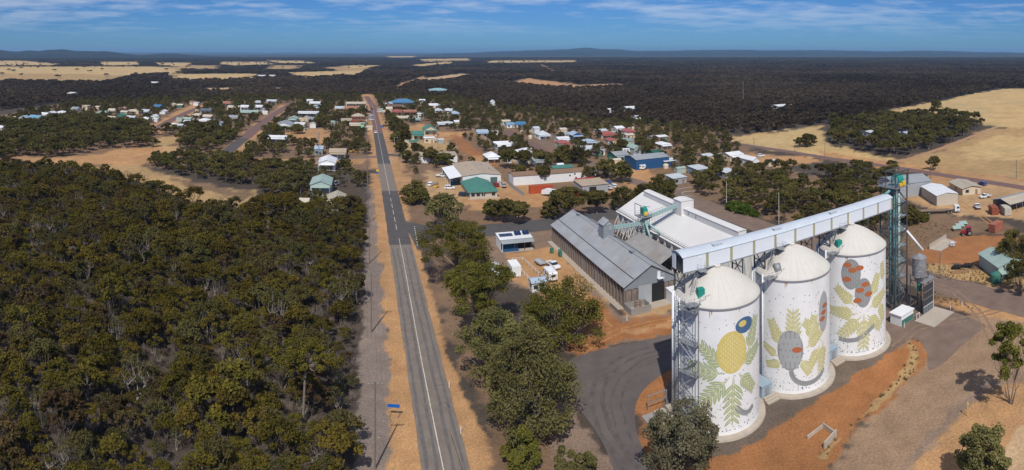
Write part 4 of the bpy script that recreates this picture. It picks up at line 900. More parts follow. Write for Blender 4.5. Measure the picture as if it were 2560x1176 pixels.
def link_roof():
    t = thing('link_shelter', 'grey gabled open-ended shelter joining the grey shed and the white store', 'shelter', G(73.6, 128.0), GA)
    w, d = 8.4, 20.5; RF = mat('link_roof_sheet', (.30, .29, .275), rough=.6, var=.15, scale=.5, ribs=.3, ribaxis=1, ribscale=4, stain=(.24, .19, .15), stain_amt=.5)
    mb = MB()
    for s in (0, 1):
        x = 0 if s == 0 else w; mb.prism([(x, 0, 4.8), (x, d, 4.8), (w*.55, d, 7.2), (w*.55, 0, 7.2)], (0, 0, .12))
    mb.build('roof', RF, t, fix=False)
    for x, z in ((.2, 4.8), (w-.2, 4.8), (w*.55, 7.1)):
        for y in (.4, 10, d-.4): beam('post', t, (x, y, 0), (x, y, z), .18, STEEL)
    panel('fascia', t, (w-.9, -.02, 4.9), (1.8, .08, 1.6), mat('fascia_sheet', (.36, .38, .38)))
    panel('back_wall', t, (w/2, d-.2, 2.4), (w-.3, .1, 4.8), DARK)  # back panel coloured near-black to stand in for the shelter's inner shade
    for y in (2, 5, 8): beam('prop', t, (w-2.4, y, 0), (w-.4, y, 4.6), .16, mat('strut_white', (.66, .64, .60)))
    panel('floor', t, (w/2, 4, .05), (w, 16, .1), CONC_G)
link_roof()
def transfer_tower():
    t = thing('transfer_tower', 'slim steel tower with pale green spouts and yellow-green head between the sheds', 'tower', G(78.0, 146.0), GA)
    w = 2.4
    for x in (0, w):
        for y in (0, w): beam('leg', t, (x, y, 0), (x, y, 12.0), .16, STEEL_D)
    for z0, z1 in ((2, 5.2), (5.2, 8.4), (8.4, 11.8)):
        for (p, q) in (((0, 0), (w, 0)), ((w, 0), (w, w)), ((w, w), (0, w)), ((0, w), (0, 0))):
            beam('girt', t, (*p, z1), (*q, z1), .12, STEEL_D); beam('brace', t, (*p, z0), (*q, z1), .1, STEEL_D)
    panel('platform', t, (w/2, w/2, 12.0), (w+1.8, w+1.4, .14), STEEL)
    mb = MB()
    for hz in (.55, 1.1):
        q = [(-.9, -.7), (w+.9, -.7), (w+.9, w+.7), (-.9, w+.7)]
        for i in range(4): mb.tube((*q[i], 12+hz), (*q[(i+1) % 4], 12+hz), .035, 4)
    mb.build('platform_rail', STEEL, t)
    for y in (-.5, w+.5): beam('hoist_post', t, (-.8, y, 12), (-.8, y, 15.6), .12, STEEL_D)
    beam('hoist_beam', t, (-.8, -.5, 15.6), (-.8, w+.5, 15.6), .14, STEEL_D); beam('hoist_beam', t, (-.8, -.5, 15.6), (w, -.5, 14.8), .12, STEEL_D)
    h = MB().tube((.6, w/2, 13.5), (2.0, w/2, 13.5), 1.1, 18).build('elevator_head', GREENB, t); MB().box((1.2, .1, 12.9), (1.0, .8, 1.0)).build('motor', YEL, h)
    MB().box((w/2, w/2, 6), (1.0, .8, 11.4)).build('elevator_casing', TEALG, t)
    for p, q in (((1.2, .2, 10.5), (1.2, -3.0, 6.6)), ((1.2, -3.0, 6.6), (.2, -4.6, 5.6)), ((1.6, .2, 10.5), (4.2, -3.4, 7.6)), ((.2, 1, 10.8), (-1.6, .6, 9.4))): MB().tube(p, q, .3, 10).build('spout', TEALG, t, smooth=True)
    def conveyor(p, q, lab, wdt):
        c = thing('conveyor', lab, 'conveyor', (0, 0, 0)); p, q = Vector(p), Vector(q); dd = q-p; up = Vector((0, 0, 1)); sd = dd.cross(up).normalized()
        R = dd.to_track_quat('Z', 'Y').to_matrix(); mid = (p+q)/2
        MB().box(mid, (wdt, .8, dd.length), M=R).build('casing', TEALG, c)
        mb = MB(); n = 12
        for s in (-1, 1):
            for z in (-1.0, .9): mb.tube(p+sd*s*(wdt/2+.25)+up*z, q+sd*s*(wdt/2+.25)+up*z, .05, 4)
            for k in range(n+1):
                a = p.lerp(q, k/n)+sd*s*(wdt/2+.25); mb.tube(a-up*1.0, a+up*.9, .04, 4)
                if k < n: mb.tube(a-up*1.0, p.lerp(q, (k+1)/n)+sd*s*(wdt/2+.25)-up*.1, .03, 4)
        mb.build('truss', STEEL, c)
    conveyor(G(79.6, 147.2, 11.2), G(90.6, 147.0, 13.6), 'pale green inclined conveyor from the slim tower up to the white ridge cabin', 1.3)
    conveyor(G(67.9, 145.2, 10.6), G(78.4, 147.0, 10.0), 'pale green level conveyor from the grey roof cabin to the slim tower', 1.1)
transfer_tower()

# depot yard
def office():
    t = building(G(46.4, 170.2), 9.8, 5.4, 3.1, .35, 'white', 'bluegrey', 'skil', 'depot_office', 'small blue and white site office with four solar panels on its roof', 'office', ov=.3, win=False)
    panel('front_wall', t, (-2.2, -2.75, 1.5), (5.2, .1, 3.0), WM('blue')); panel('window', t, (-.8, -2.82, 1.9), (1.2, .08, .9), GLASS); panel('side_sheet', t, (-4.95, 0, 1.5), (.1, 5.3, 3.0), WM('white')); panel('painted_shade', t, (2.6, -2.77, 1.5), (4.2, .06, 2.8), DARK)  # near-black panel paints the verandah's shade onto the front
    MB().prism([(-5.0, -5.0, 2.5), (5.2, -5.0, 2.5), (5.2, -2.7, 2.95), (-5.0, -2.7, 2.95)], (0, 0, .07)).build('verandah_roof', RM('grey'), t)
    for x in (-4.8, -1, 2, 5.0): beam('verandah_post', t, (x, -4.9, 0), (x, -4.9, 2.5), .1, PIPEW if x < -4 else STEEL_D)
    panel('low_wall', t, (-2.3, -4.9, .5), (5.0, .08, 1.0), WM('blue')); panel('deck', t, (0, -3.9, .06), (10, 2.2, .12), CONC)
    SOL = mat('solar_cell', (.015, .035, .09), rough=.15, var=.15, scale=3)
    sp = MB().box((0, 0, 0), (1.0, 2.0, .05)).mesh('solar_panel', SOL)
    for k, (x, n) in enumerate(((-3.6, 2), (-1.5, 2), (1.2, 2), (3.8, 2))):
        for j in range(n):
            o = obj('solar_panel', sp, t, (x+1.04*(j-.5), .2, 3.62+(.3 if k > 1 else 0))); o.rotation_euler = (.07+(.22 if k > 1 else 0), 0, 0)
office()
t = building(G(35.2, 146.6), 3.4, 5.6, 2.7, .7, 'white', 'white', 'gy', 'site_hut', 'small white gabled hut half hidden behind the roadside trees', 'hut', ov=.25); panel('green_side', t, (1.73, -.6, 1.3), (.06, 3.4, 2.2), WM('green'))
t = thing('white_container', 'plain white box container standing on blocks in the depot yard', 'container', G(40.6, 148.6), GA)
panel('body', t, (0, 0, 1.55), (2.5, 5.0, 2.7), mat('container_white', (.74, .75, .74), ribs=.4, ribaxis=1, ribscale=4)); panel('roof', t, (0, 0, 2.95), (2.56, 5.06, .1), WHITE)
[panel('block', t, (x, y, .1), (.4, .4, .2), CONC) for x in (-1, 1) for y in (-2.2, 2.2)]
for k in range(2): panel('door_leaf', t, (-.62+1.24*k, -2.53, 1.55), (1.18, .05, 2.5), mat('container_white', (.74, .75, .74)))
t = building(G(43.6, 137.4), 3.6, 3.2, 2.4, .5, 'paleblue', 'white', 'gx', 'weigh_hut', 'little pale roofed hut beside the big roundish yard tree', 'hut', ov=.3)
def rail_pen(pts, lab, m, h=1.1, nm='rail_fence'):
    t = thing(nm, lab, 'fence', (0, 0, 0)); q = [G(*p) for p in pts]
    for i in range(len(q)-1):
        L = (q[i+1]-q[i]).length; n = max(1, int(L/2.2))
        for k in range(n+(i == len(q)-2)): p = q[i].lerp(q[i+1], k/n); beam('post', t, p, p+Vector((0, 0, h)), .07, m)
        for z in (h*.5, h*.95): beam('rail', t, q[i]+Vector((0, 0, z)), q[i+1]+Vector((0, 0, z)), .05, m)
rail_pen([(42.4, 157.5), (45.6, 157.5), (47.2, 141.5)], 'thin white rail fence round the test strip beside the white container', PIPEW)
rail_pen([(42.4, 157.0), (43.4, 139.5)], 'thin white rail fence running past the white container towards the pale hut', PIPEW)
for k, (a, b, m) in enumerate(((55.6, 160.8, 'green'), (57.4, 158.6, 'green'), (57.0, 157.2, 'green'))):
    t = thing('wheelie_bin', ['dark green bin standing farthest from the shed wall', 'dark green bin closest to the shed side wall', 'dark green bin nearest the viewer of the three by the shed'][k], 'bin', G(a, b), GA, 'green bins beside the shed')
    MB().prism([(-.4, -.42, .15), (.4, -.42, .15), (.46, .42, .15), (-.46, .42, .15)], (0, 0, 1.2)).build('body', WM('green'), t); MB().prism([(-.46, -.5, 1.36), (.46, -.5, 1.36), (.5, .46, 1.46), (-.5, .46, 1.46)], (0, 0, .08)).build('lid', WM('green'), t); [MB().tube((s*.5-.05, .4, .18), (s*.5+.05, .4, .18), .18, 10).build('wheel', DARK, t) for s in (-1, 1)]

# workshop complex on the corner
def workshop():
    t = building(G(53.2, 263.5), 17.4, 29, 4.9, .9, 'tan', 'white', 'gy', 'workshop', 'big white workshop with tan roof and roller door beside the junction', 'workshop', win=False, doors=((5.4, 3.2, 3.9, mat('roller_door', (.09, .14, .13), ribs=.5, ribaxis=2, ribscale=4)), (8.0, .9, 2.1, WM('grey'))), ov=.3)
    MB().prism([(-14.6, -13.8, 3.7), (-14.6, 11, 3.7), (-8.7, 11, 4.75), (-8.7, -13.8, 4.75)], (0, 0, .1)).build('awning_roof', mat('awning_white', (.74, .75, .76), ribs=.3, ribaxis=1, ribscale=3), t)
    for y in (-13.4, -7.4, -1.4, 4.6, 10.6): beam('awning_post', t, (-14.3, y, 0), (-14.3, y, 3.7), .16, PIPEW)
    panel('awning_back', t, (-11.5, 10.6, 2), (5.6, .1, 3.8), WM('green')); panel('stored_goods', t, (-10.6, -3, .9), (2.4, 6, 1.8), WM('bluegrey')); panel('stored_goods', t, (-11.6, -9.5, .6), (3.0, 1.6, 1.2), WM('blue'))
    for x, y in ((-4, 4), (-3, -6), (4, 6), (5.5, -4), (1, 9)): MB().tube((x, y, 5), (x, y, 6.1), .25, 8).build('roof_vent', STEEL, t)
    q = thing('green_annex', 'low office with green hip roof built against the white workshop front', 'office', G(49.6, 239.2), GA)
    w, d = 11.4, 20
    panel('wall', q, (0, 0, 1.3), (w, d, 2.6), WM('beige'))
    mb = MB(); W, Dd = w/2+.7, d/2+.7
    mb.face([(-W, -Dd, 2.5), (W, -Dd, 2.5), (0.4, Dd*.55, 5.3)]); mb.face([(W, -Dd, 2.5), (W, Dd-1, 2.7), (.4, Dd*.55, 5.3)]); mb.face([(-W, Dd-1, 2.7), (-W, -Dd, 2.5), (.4, Dd*.55, 5.3)]); mb.face([(W, Dd-1, 2.7), (-W, Dd-1, 2.7), (.4, Dd*.55, 5.3)]); mb.face([(-W, -Dd, 2.45), (-W, Dd-1, 2.45), (W, Dd-1, 2.45), (W, -Dd, 2.45)])
    mb.build('roof', RM('green'), q, fix=False)
    for k, x in enumerate((-4.4, -2.2, 0, 4.2)): panel('window', q, (x, -d/2-.04, 1.4), (1.4, .1, 1.2), GLASS)
    for s in (-1, 1):
        for y in (-6, -1, 4): panel('window', q, (s*(w/2+.04), y, 1.4), (.1, 1.5, 1.2), GLASS)
    for x in (-5.6, 0, 5.6): beam('verandah_post', q, (x, -Dd+.2, 0), (x, -Dd+.2, 2.5), .1, PIPEW)
    panel('path', q, (0, -Dd-.6, .05), (13, 1.4, .1), CONC)
    BLD.append((*G(53, 263)[:2], 20, 1185, 440, 70, 40)); BLD.append((*G(49, 239)[:2], 13, 1200, 470, 42, 22))
workshop()
#@@PART4
# ---------------------------------------------------------------- town: column, row of the roof, width in columns, depth m, wall height, roof rise, roof, wall, form, label
TOWN = [
 (90, 290, 37, 9, 2.8, 1.4, 'skyblue', 'cream', 'gx', 'long house with bright blue roof and cream wall at the left town edge'),
 (60, 291, 16, 8, 2.8, 1.6, 'paleblue', 'white', 'gy', 'pale blue gabled house just left of the bright blue roof'),
 (113, 283, 20, 8, 2.7, 1.2, 'white', 'cream', 'gx', 'white roofed cream house right behind the bright blue roof'),
 (129, 280, 16, 9, 3, 1.6, 'white', 'blue', 'gy', 'white roofed blue-walled house in the left town cluster'),
 (155, 278, 22, 9, 2.8, 1.4, 'white', 'cream', 'hip', 'white hip-roofed house right of the blue-walled one'),
 (190, 269, 24, 9, 2.8, 1.4, 'grey', 'white', 'gx', 'grey roofed white house near the left bush edge'),
 (216, 264, 20, 8, 4.2, .2, 'cream', 'cream', 'flat', 'boxy flat-topped cream building at the left bush edge'),
 (245, 266, 10, 6, 3, .8, 'cream', 'cream', 'gx', 'tiny cream shed right of the boxy cream building'),
 (260, 278, 36, 10, 2.7, 1.4, 'palegreen', 'palegreen', 'hip', 'wide pale green roofed house left of the cream row'),
 (284, 273, 28, 8, 2.7, 1.0, 'cream', 'cream', 'gx', 'long cream roofed house behind the pale green roof'),
 (307, 269, 26, 9, 2.8, 1.4, 'pink', 'cream', 'gx', 'dusty pink roofed house in the left town'),
 (312, 278, 18, 7, 2.8, .9, 'cream', 'cream', 'gx', 'short cream house below the dusty pink roof'),
 (303, 285, 20, 9, 3.2, 1.6, 'green', 'green', 'gy', 'green gabled shed in the left town'),
 (279, 292, 28, 8, 2.6, 1.0, 'cream', 'cream', 'gx', 'cream house with a wide low roof left of the green gable'),
 (331, 291, 24, 8, 2.7, 1.0, 'pale', 'palegreen', 'gx', 'pale roofed house right of the green gabled shed'),
 (365, 275, 20, 8, 3.2, 1.2, 'pale', 'white', 'gx', 'pale grey roofed tall house left of the dirt street'),
 (363, 294, 24, 9, 2.8, 1.6, 'white', 'cream', 'hip', 'white hip-roofed house close to the dirt street corner'),
 (386, 288, 14, 8, 3, 1.4, 'white', 'white', 'gy', 'small white gabled house facing the dirt street'),
 (396, 263, 18, 8, 3, 1.2, 'blue', 'blue', 'gx', 'dark blue roofed house at the left back of town'),
 (6, 316, 14, 8, 2.8, 1.2, 'white', 'white', 'gx', 'white house cut by the left picture edge'),
 (333, 274, 20, 8, 2.7, 1.0, 'cream', 'cream', 'hip', 'cream hip-roofed house right of the dusty pink roof'),
 (432, 259, 14, 7, 2.8, 1.2, 'cream', 'cream', 'gy', 'cream gabled house behind the trees at the back left'),
 (451, 261, 14, 7, 2.8, 1.0, 'cream', 'green', 'gx', 'cream roofed green-walled cottage at the back left'),
 (478, 253, 12, 8, 3, 1.4, 'orange', 'cream', 'hip', 'orange roofed cottage where the dirt street ends'),
 (491, 256, 12, 7, 3.4, .2, 'white', 'white', 'flat', 'white box building beside the orange roofed cottage'),
 (568, 255, 22, 9, 3, 1.4, 'orange', 'white', 'gx', 'long orange-red roofed white house at the back of town'),
 (585, 265, 32, 8, 3.2, .8, 'cream', 'cream', 'gx', 'very long cream building in the middle of the left town'),
 (613, 264, 20, 9, 4.2, 1.0, 'white', 'white', 'gx', 'tall white house, left one of a pair'),
 (647, 264, 20, 9, 4.2, 1.0, 'white', 'white', 'gx', 'tall white house, right one of a pair near the street'),
 (645, 253, 20, 8, 2.8, 1.0, 'pale', 'grey', 'gx', 'pale roofed house behind the tall white pair'),
 (680, 250, 26, 9, 2.8, 1.0, 'pale', 'white', 'gx', 'wide pale roofed house at the far end of the red street'),
 (519, 273, 34, 9, 2.8, 1.3, 'slate', 'cream', 'gx', 'slate grey roofed cream house in the left town'),
 (622, 277, 52, 9, 2.7, 1.2, 'palegreen', 'cream', 'gx', 'very wide pale green roofed house beside the red street'),
 (493, 284, 20, 8, 2.7, 1.2, 'cream', 'cream', 'hip', 'cream hip-roofed house below the slate roof'),
 (520, 288, 26, 7, 2.6, .9, 'cream', 'cream', 'gx', 'low cream house right of the cream hip roof'),
 (586, 290, 25, 9, 2.9, 1.4, 'grey', 'cream', 'gx', 'grey roofed cream house left of the big street trees'),
 (512, 297, 30, 9, 2.7, 1.3, 'white', 'cream', 'hip', 'bright white hip-roofed cream house in the left town'),
 (470, 295, 18, 8, 2.9, 1.2, 'palegreen', 'white', 'gx', 'pale green roofed white house beside the trees'),
 (470, 302, 22, 7, 2.7, .8, 'white', 'blue', 'gx', 'white roofed blue-walled carport below the pale green roof'),
 (449, 311, 24, 7, 2.6, .8, 'pale', 'white', 'gx', 'low pale house nearest the bush on the left'),
 (551, 305, 10, 5, 3, .8, 'paleblue', 'bluegrey', 'gy', 'tiny pale blue garden shed among trees'),
 (409, 276, 14, 7, 2.8, 1.2, 'white', 'white', 'gy', 'small white gabled cottage left of the dirt street trees'),
 (776, 249, 18, 8, 4, .6, 'white', 'white', 'gx', 'white building highest up behind the dark trees'),
 (788, 255, 28, 9, 2.9, 1.0, 'white', 'white', 'gx', 'long white building just below the highest white one'),
 (798, 262, 16, 10, 3.2, 2.0, 'paleblue', 'bluegrey', 'gy', 'pale blue gabled house among dark trees'),
 (771, 280, 52, 8, 3.4, .4, 'white', 'bluegrey', 'skil', 'very long flat white carport with shaded front'),
 (733, 293, 22, 14, 4, 1.4, 'palegreen', 'palegreen', 'gy', 'grey-green gabled shed facing the viewer'),
 (765, 292, 12, 7, 3, 1.2, 'cream', 'cream', 'gy', 'small cream gabled shed beside the grey-green gable'),
 (781, 294, 22, 8, 3, .8, 'grey', 'bluegrey', 'gx', 'grey flat shed right of the small cream gable'),
 (712, 306, 40, 18, 4, 2.0, 'grey', 'white', 'gy', 'large white-fronted workshop with grey gable roof near the red street'),
 (750, 307, 26, 10, 3.4, .5, 'white', 'cream', 'gx', 'long cream store joined to the white-fronted workshop'),
 (783, 307, 15, 8, 3, 1.4, 'white', 'white', 'gy', 'small bright white gabled garage'),
 (694, 340, 50, 9, 4, .8, 'white', 'bluegrey', 'gx', 'long blue-grey shed with striped white roof by the trees'),
 (850, 267, 24, 9, 3.4, 1.0, 'pale', 'cream', 'gx', 'cream shop with dark solar roof left of the orange roof'),
 (877, 267, 36, 10, 3.6, 1.8, 'orange', 'cream', 'hip', 'orange-red roofed shop on the main street'),
 (890, 256, 50, 12, 5, .2, 'cream', 'cream', 'flat', 'cream shop row with parapets at the top of the main street'),
 (866, 297, 26, 8, 3, .6, 'beige', 'cream', 'gx', 'low beige roofed outbuilding behind the brick hotel'),
 (892, 309, 36, 9, 4, .2, 'cream', 'grey', 'flat', 'flat cream service station canopy below the brick hotel'),
 (832, 303, 8, 5, 3, .6, 'palegreen', 'palegreen', 'gx', 'tiny pale green shed left of the service station'),
 (845, 374, 40, 11, 4, 1.3, 'tan', 'bluegrey', 'gx', 'tan roofed blue-grey shed beside the yellow machine'),
 (798, 367, 20, 9, 3.4, 1.2, 'paleblue', 'bluegrey', 'gx', 'pale blue roofed shed left of the tan roofed shed'),
 (819, 397, 42, 14, 3.8, 1.6, 'white', 'white', 'gy', 'white hall half hidden by thin trees, below the tan shed'),
 (804, 448, 50, 14, 5.2, 1.6, 'palegreen', 'palegreen', 'gy', 'tall pale green shed beside the radio mast'),
 (842, 490, 42, 12, 3.4, 1.4, 'beige', 'cream', 'gy', 'beige gabled shed below the tall pale green shed'),
 (761, 498, 22, 6, 3, .7, 'cream', 'palegreen', 'gx', 'small cream roofed hut alone in the bush edge'),
 (1007, 250, 56, 16, 5, 3.2, 'blue', 'cream', 'hip', 'large hall with strong blue roof at the top of town'),
 (989, 256, 36, 9, 4, .6, 'paleblue', 'brick', 'skil', 'low pale blue fronted wing before the blue hall'),
 (987, 263, 38, 8, 3.6, .2, 'brown', 'brick', 'flat', 'brown brick shop row right of the main street'),
 (973, 269, 15, 8, 3.6, 1.4, 'cream', 'cream', 'gx', 'cream corner shop below the brick shop row'),
 (992, 276, 26, 8, 3.2, 1.2, 'red', 'tan', 'gx', 'dull red roofed shop right of the cream corner shop'),
 (1024, 276, 34, 8, 3.2, 1.0, 'orange', 'brick', 'gx', 'long brick-red roofed shop right of the dull red one'),
 (1052, 284, 18, 6, 3.6, .2, 'white', 'white', 'flat', 'pair-high white box store beside a lane'),
 (1006, 291, 28, 7, 2.8, .6, 'cream', 'cream', 'gx', 'low cream yard building behind the dark pines'),
 (1036, 296, 30, 7, 2.6, .5, 'palegreen', 'grey', 'gx', 'low grey-green yard shelter right of the dark pines'),
 (1074, 317, 33, 12, 4.4, 2.4, 'green', 'cream', 'gy', 'cream hall with a green gable roof facing the viewer'),
 (1044, 330, 28, 12, 3.6, 1.6, 'green', 'cream', 'gx', 'green roofed cream shed left of the green gabled hall'),
 (1072, 343, 28, 7, 3.2, .4, 'white', 'cream', 'gx', 'low cream store in front of the green gabled hall'),
 (1034, 351, 24, 6, 2.8, .6, 'green', 'cream', 'gx', 'small cream lean-to with green edge by the grass lot'),
 (1055, 249, 14, 7, 4, .8, 'white', 'white', 'gx', 'white building right of the blue hall'),
 (1083, 260, 24, 8, 3, 1.0, 'white', 'white', 'gx', 'white house among trees right of the blue hall'),
 (1095, 272, 18, 8, 3, 1.2, 'pale', 'white', 'hip', 'pale hip-roofed house, left of three in the trees'),
 (1121, 272, 18, 8, 3, 1.2, 'white', 'white', 'hip', 'white hip-roofed house, middle of three in the trees'),
 (1136, 279, 24, 9, 3, 1.6, 'paleblue', 'white', 'hip', 'pale blue hip-roofed house, right of three in the trees'),
 (1112, 306, 40, 7, 2.6, .8, 'pale', 'grey', 'gx', 'long pale low house above the white lane wall'),
 (1141, 302, 12, 6, 3, 1, 'white', 'cream', 'gx', 'small white house right of the long pale one'),
 (1204, 326, 28, 9, 2.9, 1.2, 'paleblue', 'cream', 'gx', 'pale blue roofed house behind the big dark trees'),
 (1253, 356, 46, 10, 2.9, 1.4, 'white', 'grey', 'gx', 'large bright white roofed house in the middle town'),
 (1229, 384, 34, 10, 2.8, 2.2, 'white', 'tan', 'hip', 'white hip-roofed house with solar heater behind the workshop'),
 (1309, 374, 32, 9, 2.8, 1.6, 'white', 'white', 'hip', 'white hip-roofed house partly behind the umbrella tree'),
 (1264, 301, 20, 8, 2.8, .8, 'cream', 'cream', 'gx', 'cream flat-looking house above the blue roofs'),
 (1274, 308, 20, 8, 2.8, 1.0, 'skyblue', 'white', 'gx', 'bright blue roofed house, left of two blue ones'),
 (1300, 306, 24, 8, 2.8, 1.2, 'blue', 'white', 'gx', 'deep blue roofed house, right of two blue ones'),
 (1339, 318, 14, 8, 4, 1, 'pale', 'white', 'gx', 'tall narrow pale house behind the white cottage'),
 (1356, 330, 30, 11, 3, 2.4, 'pale', 'white', 'pyr', 'neat white cottage with a pale pyramid roof'),
 (1406, 321, 16, 7, 2.8, .8, 'cream', 'cream', 'gx', 'cream house behind the grey tree in the middle town'),
 (1417, 332, 20, 8, 2.8, 1.0, 'grey', 'white', 'gx', 'grey roofed house left of the pale blue gable'),
 (1405, 343, 36, 7, 2.9, .6, 'white', 'white', 'gx', 'long white roofed building just above the red roof'),
 (1406, 352, 36, 9, 2.7, 1.4, 'red', 'cream', 'hip', 'red hip-roofed house left in the right-hand town'),
 (1438, 332, 28, 9, 3, 1.8, 'paleblue', 'blue', 'gy', 'pale blue gabled house in the right-hand town'),
 (1472, 349, 28, 8, 2.8, 1.2, 'paleblue', 'cream', 'hip', 'pale blue hip-roofed house by the bright green bush'),
 (1464, 367, 40, 9, 2.8, 1.2, 'pale', 'palegreen', 'gx', 'pale roofed house with blue solar strip'),
 (1403, 415, 58, 7, 3.2, .6, 'green', 'cream', 'gx', 'long green roofed carport behind the long white store'),
 (1347, 396, 36, 8, 3, .8, 'grey', 'grey', 'gx', 'grey shed behind the bare-limbed trees'),
 (1501, 324, 34, 8, 2.8, .8, 'pale', 'cream', 'gx', 'pale house behind the long red roof'),
 (1516, 330, 50, 10, 2.8, 1.6, 'red', 'cream', 'hip', 'largest red hip-roofed house with cream walls'),
 (1545, 317, 30, 9, 3, 1.2, 'white', 'white', 'gx', 'white roofed house behind the largest red roof'),
 (1570, 323, 28, 9, 2.8, 1.6, 'red', 'white', 'hip', 'red roofed house at the far right of the red ones'),
 (1571, 335, 22, 7, 2.8, .6, 'cream', 'cream', 'gx', 'cream carport below the far right red roof'),
 (1526, 346, 20, 8, 2.7, 1.4, 'red', 'cream', 'hip', 'small red hip-roofed house beside a tall tree'),
 (1566, 348, 26, 9, 3, 1.2, 'greygreen', 'palegreen', 'gx', 'grey-green roofed shed in the right-hand town'),
 (1585, 364, 22, 11, 3.4, 1.4, 'palegreen', 'palegreen', 'gy', 'pale green gabled shed beside the green garden tree'),
 (1651, 339, 34, 8, 3, .6, 'white', 'timber', 'gx', 'white roofed house with a deep shaded verandah'),
 (1656, 356, 40, 9, 2.8, 1.2, 'white', 'cream', 'hip', 'broad cream-white roof among the right-hand trees'),
 (1640, 377, 30, 8, 2.8, .8, 'dkgreen', 'green', 'gx', 'dark green shed behind the blue shed'),
 (1545, 381, 50, 11, 3, 1.2, 'grey', 'green', 'gx', 'long grey roofed shed with dark green wall'),
 (1494, 372, 24, 8, 2.8, 1, 'paleblue', 'white', 'gx', 'pale blue roof left of the long grey shed'),
 (1666, 398, 32, 8, 3, .8, 'pale', 'blue', 'gx', 'pale roofed blue-walled annex right of the blue shed'),
 (1746, 418, 34, 9, 3.2, .4, 'pale', 'bluegrey', 'skil', 'flat pale roofed shed beside the side road trees'),
 (1690, 440, 38, 7, 2.8, .4, 'pale', 'grey', 'skil', 'low pale flat roof between the roadside trees'),
 (1764, 386, 38, 8, 3, .8, 'pale', 'cream', 'gx', 'pale long roof hidden in the right-hand trees'),
 (1830, 382, 52, 9, 3.4, 1, 'white', 'cream', 'gx', 'long white roof among the right-hand trees'),
 (1874, 393, 20, 11, 3.6, 1.4, 'white', 'white', 'gy', 'white gabled shed by the green patch and the farm road'),
 (1817, 426, 34, 7, 2.8, .5, 'pale', 'grey', 'skil', 'pale blue-white lean-to roof at the scrub edge'),
 (1095, 222, 50, 22, 5, 2.4, 'teal', 'cream', 'hip', 'large pale teal roofed building alone in the far bush'),
 (182, 231, 20, 14, 4, .6, 'white', 'white', 'gx', 'white shed alone in the dark far bush on the left'),
 (388, 205, 18, 16, 5, .8, 'white', 'white', 'gx', 'lone white farm shed far out in the left bush'),
 (655, 188, 20, 20, 5, 1, 'white', 'white', 'gx', 'white farm shed by the far pale paddock, left one'),
 (682, 188, 16, 20, 5, 1, 'white', 'white', 'gx', 'white farm shed by the far pale paddock, right one'),
 (1573, 267, 34, 12, 3.6, 1, 'white', 'white', 'gx', 'white farmhouse roofs deep in the right-hand bush'),
 (1525, 272, 14, 8, 3, .8, 'white', 'white', 'gx', 'small white outbuilding left of the bush farmhouse'),
 (1592, 290, 14, 6, 2.6, .6, 'white', 'white', 'gx', 'tiny white roof on the clearing below the bush farmhouse'),
 (1232, 252, 10, 8, 4, 2, 'white', 'white', 'gy', 'white gabled house alone behind the far trees'),
 (2170, 328, 34, 9, 3, .8, 'pale', 'grey', 'gx', 'pale low farm roof inside the paddock tree belt'),
 (2262, 331, 20, 9, 3.2, 1.2, 'paleblue', 'bluegrey', 'gx', 'pale blue farm shed in the paddock tree belt'),
 (1948, 262, 40, 10, 3, .6, 'white', 'white', 'gx', 'white roofs hidden in the dark bush to the right'),
]
for row in TOWN: house(*row)
# brick hotel on the main street
def hotel():
    c = P(895, 292, 6); D = math.hypot(c.x, c.y); w = 30*D/F; c.z = 0
    t = thing('brick_hotel', 'two-storey red brick hotel with beige hip roof on the main street', 'hotel', c, GA); d = 10
    BR = mat('red_brick', (.28, .10, .06), rough=.9, var=.2, scale=1.5)
    panel('wall', t, (0, 0, 3.4), (w, d, 6.8), BR); roof_mesh(w, d, 6.8, 2.2, 'hip', .5).build('roof', RM('beige'), t, fix=False)
    for z in (1.7, 5.0):
        for k in range(4):
            q = panel('window', t, (-w/2+(k+.6)*w/4.2, -d/2-.04, z), (1.0, .1, 1.7), GLASS); panel('sill', q, (0, -.5, -.05), (1.25, 1.6, .1), WM('white'))
    panel('window_bay', t, (w/2+.05, 0, 5), (.1, 2.4, 1.7), GLASS); panel('verandah', t, (w/2+1.2, 0, 3.2), (2.4, d, .2), WM('cream'))
    for y in (-4.6, 0, 4.6): beam('verandah_post', t, (w/2+2.2, y, 0), (w/2+2.2, y, 3.2), .14, PIPEW)
    for x in (-w*.3, w*.32): panel('chimney', t, (x, 2, 9), (.8, .8, 2.2), BR)
    BLD.append((c.x, c.y, 9, 895, 293, 16, 16))
hotel()
def price_tower():
    c = P(906, 332); t = thing('price_sign', 'tall green service station sign tower', 'sign', c, GA)
    G1 = mat('sign_green', (.02, .32, .10)); panel('pillar', t, (0, 0, 3.6), (2.4, .6, 7.2), G1); panel('price_board', t, (0, -.33, 4.9), (2.0, .06, 2.0), mat('sign_mint', (.35, .62, .42))); panel('cap', t, (0, 0, 7.35), (2.8, .8, .3), WHITE)
price_tower()
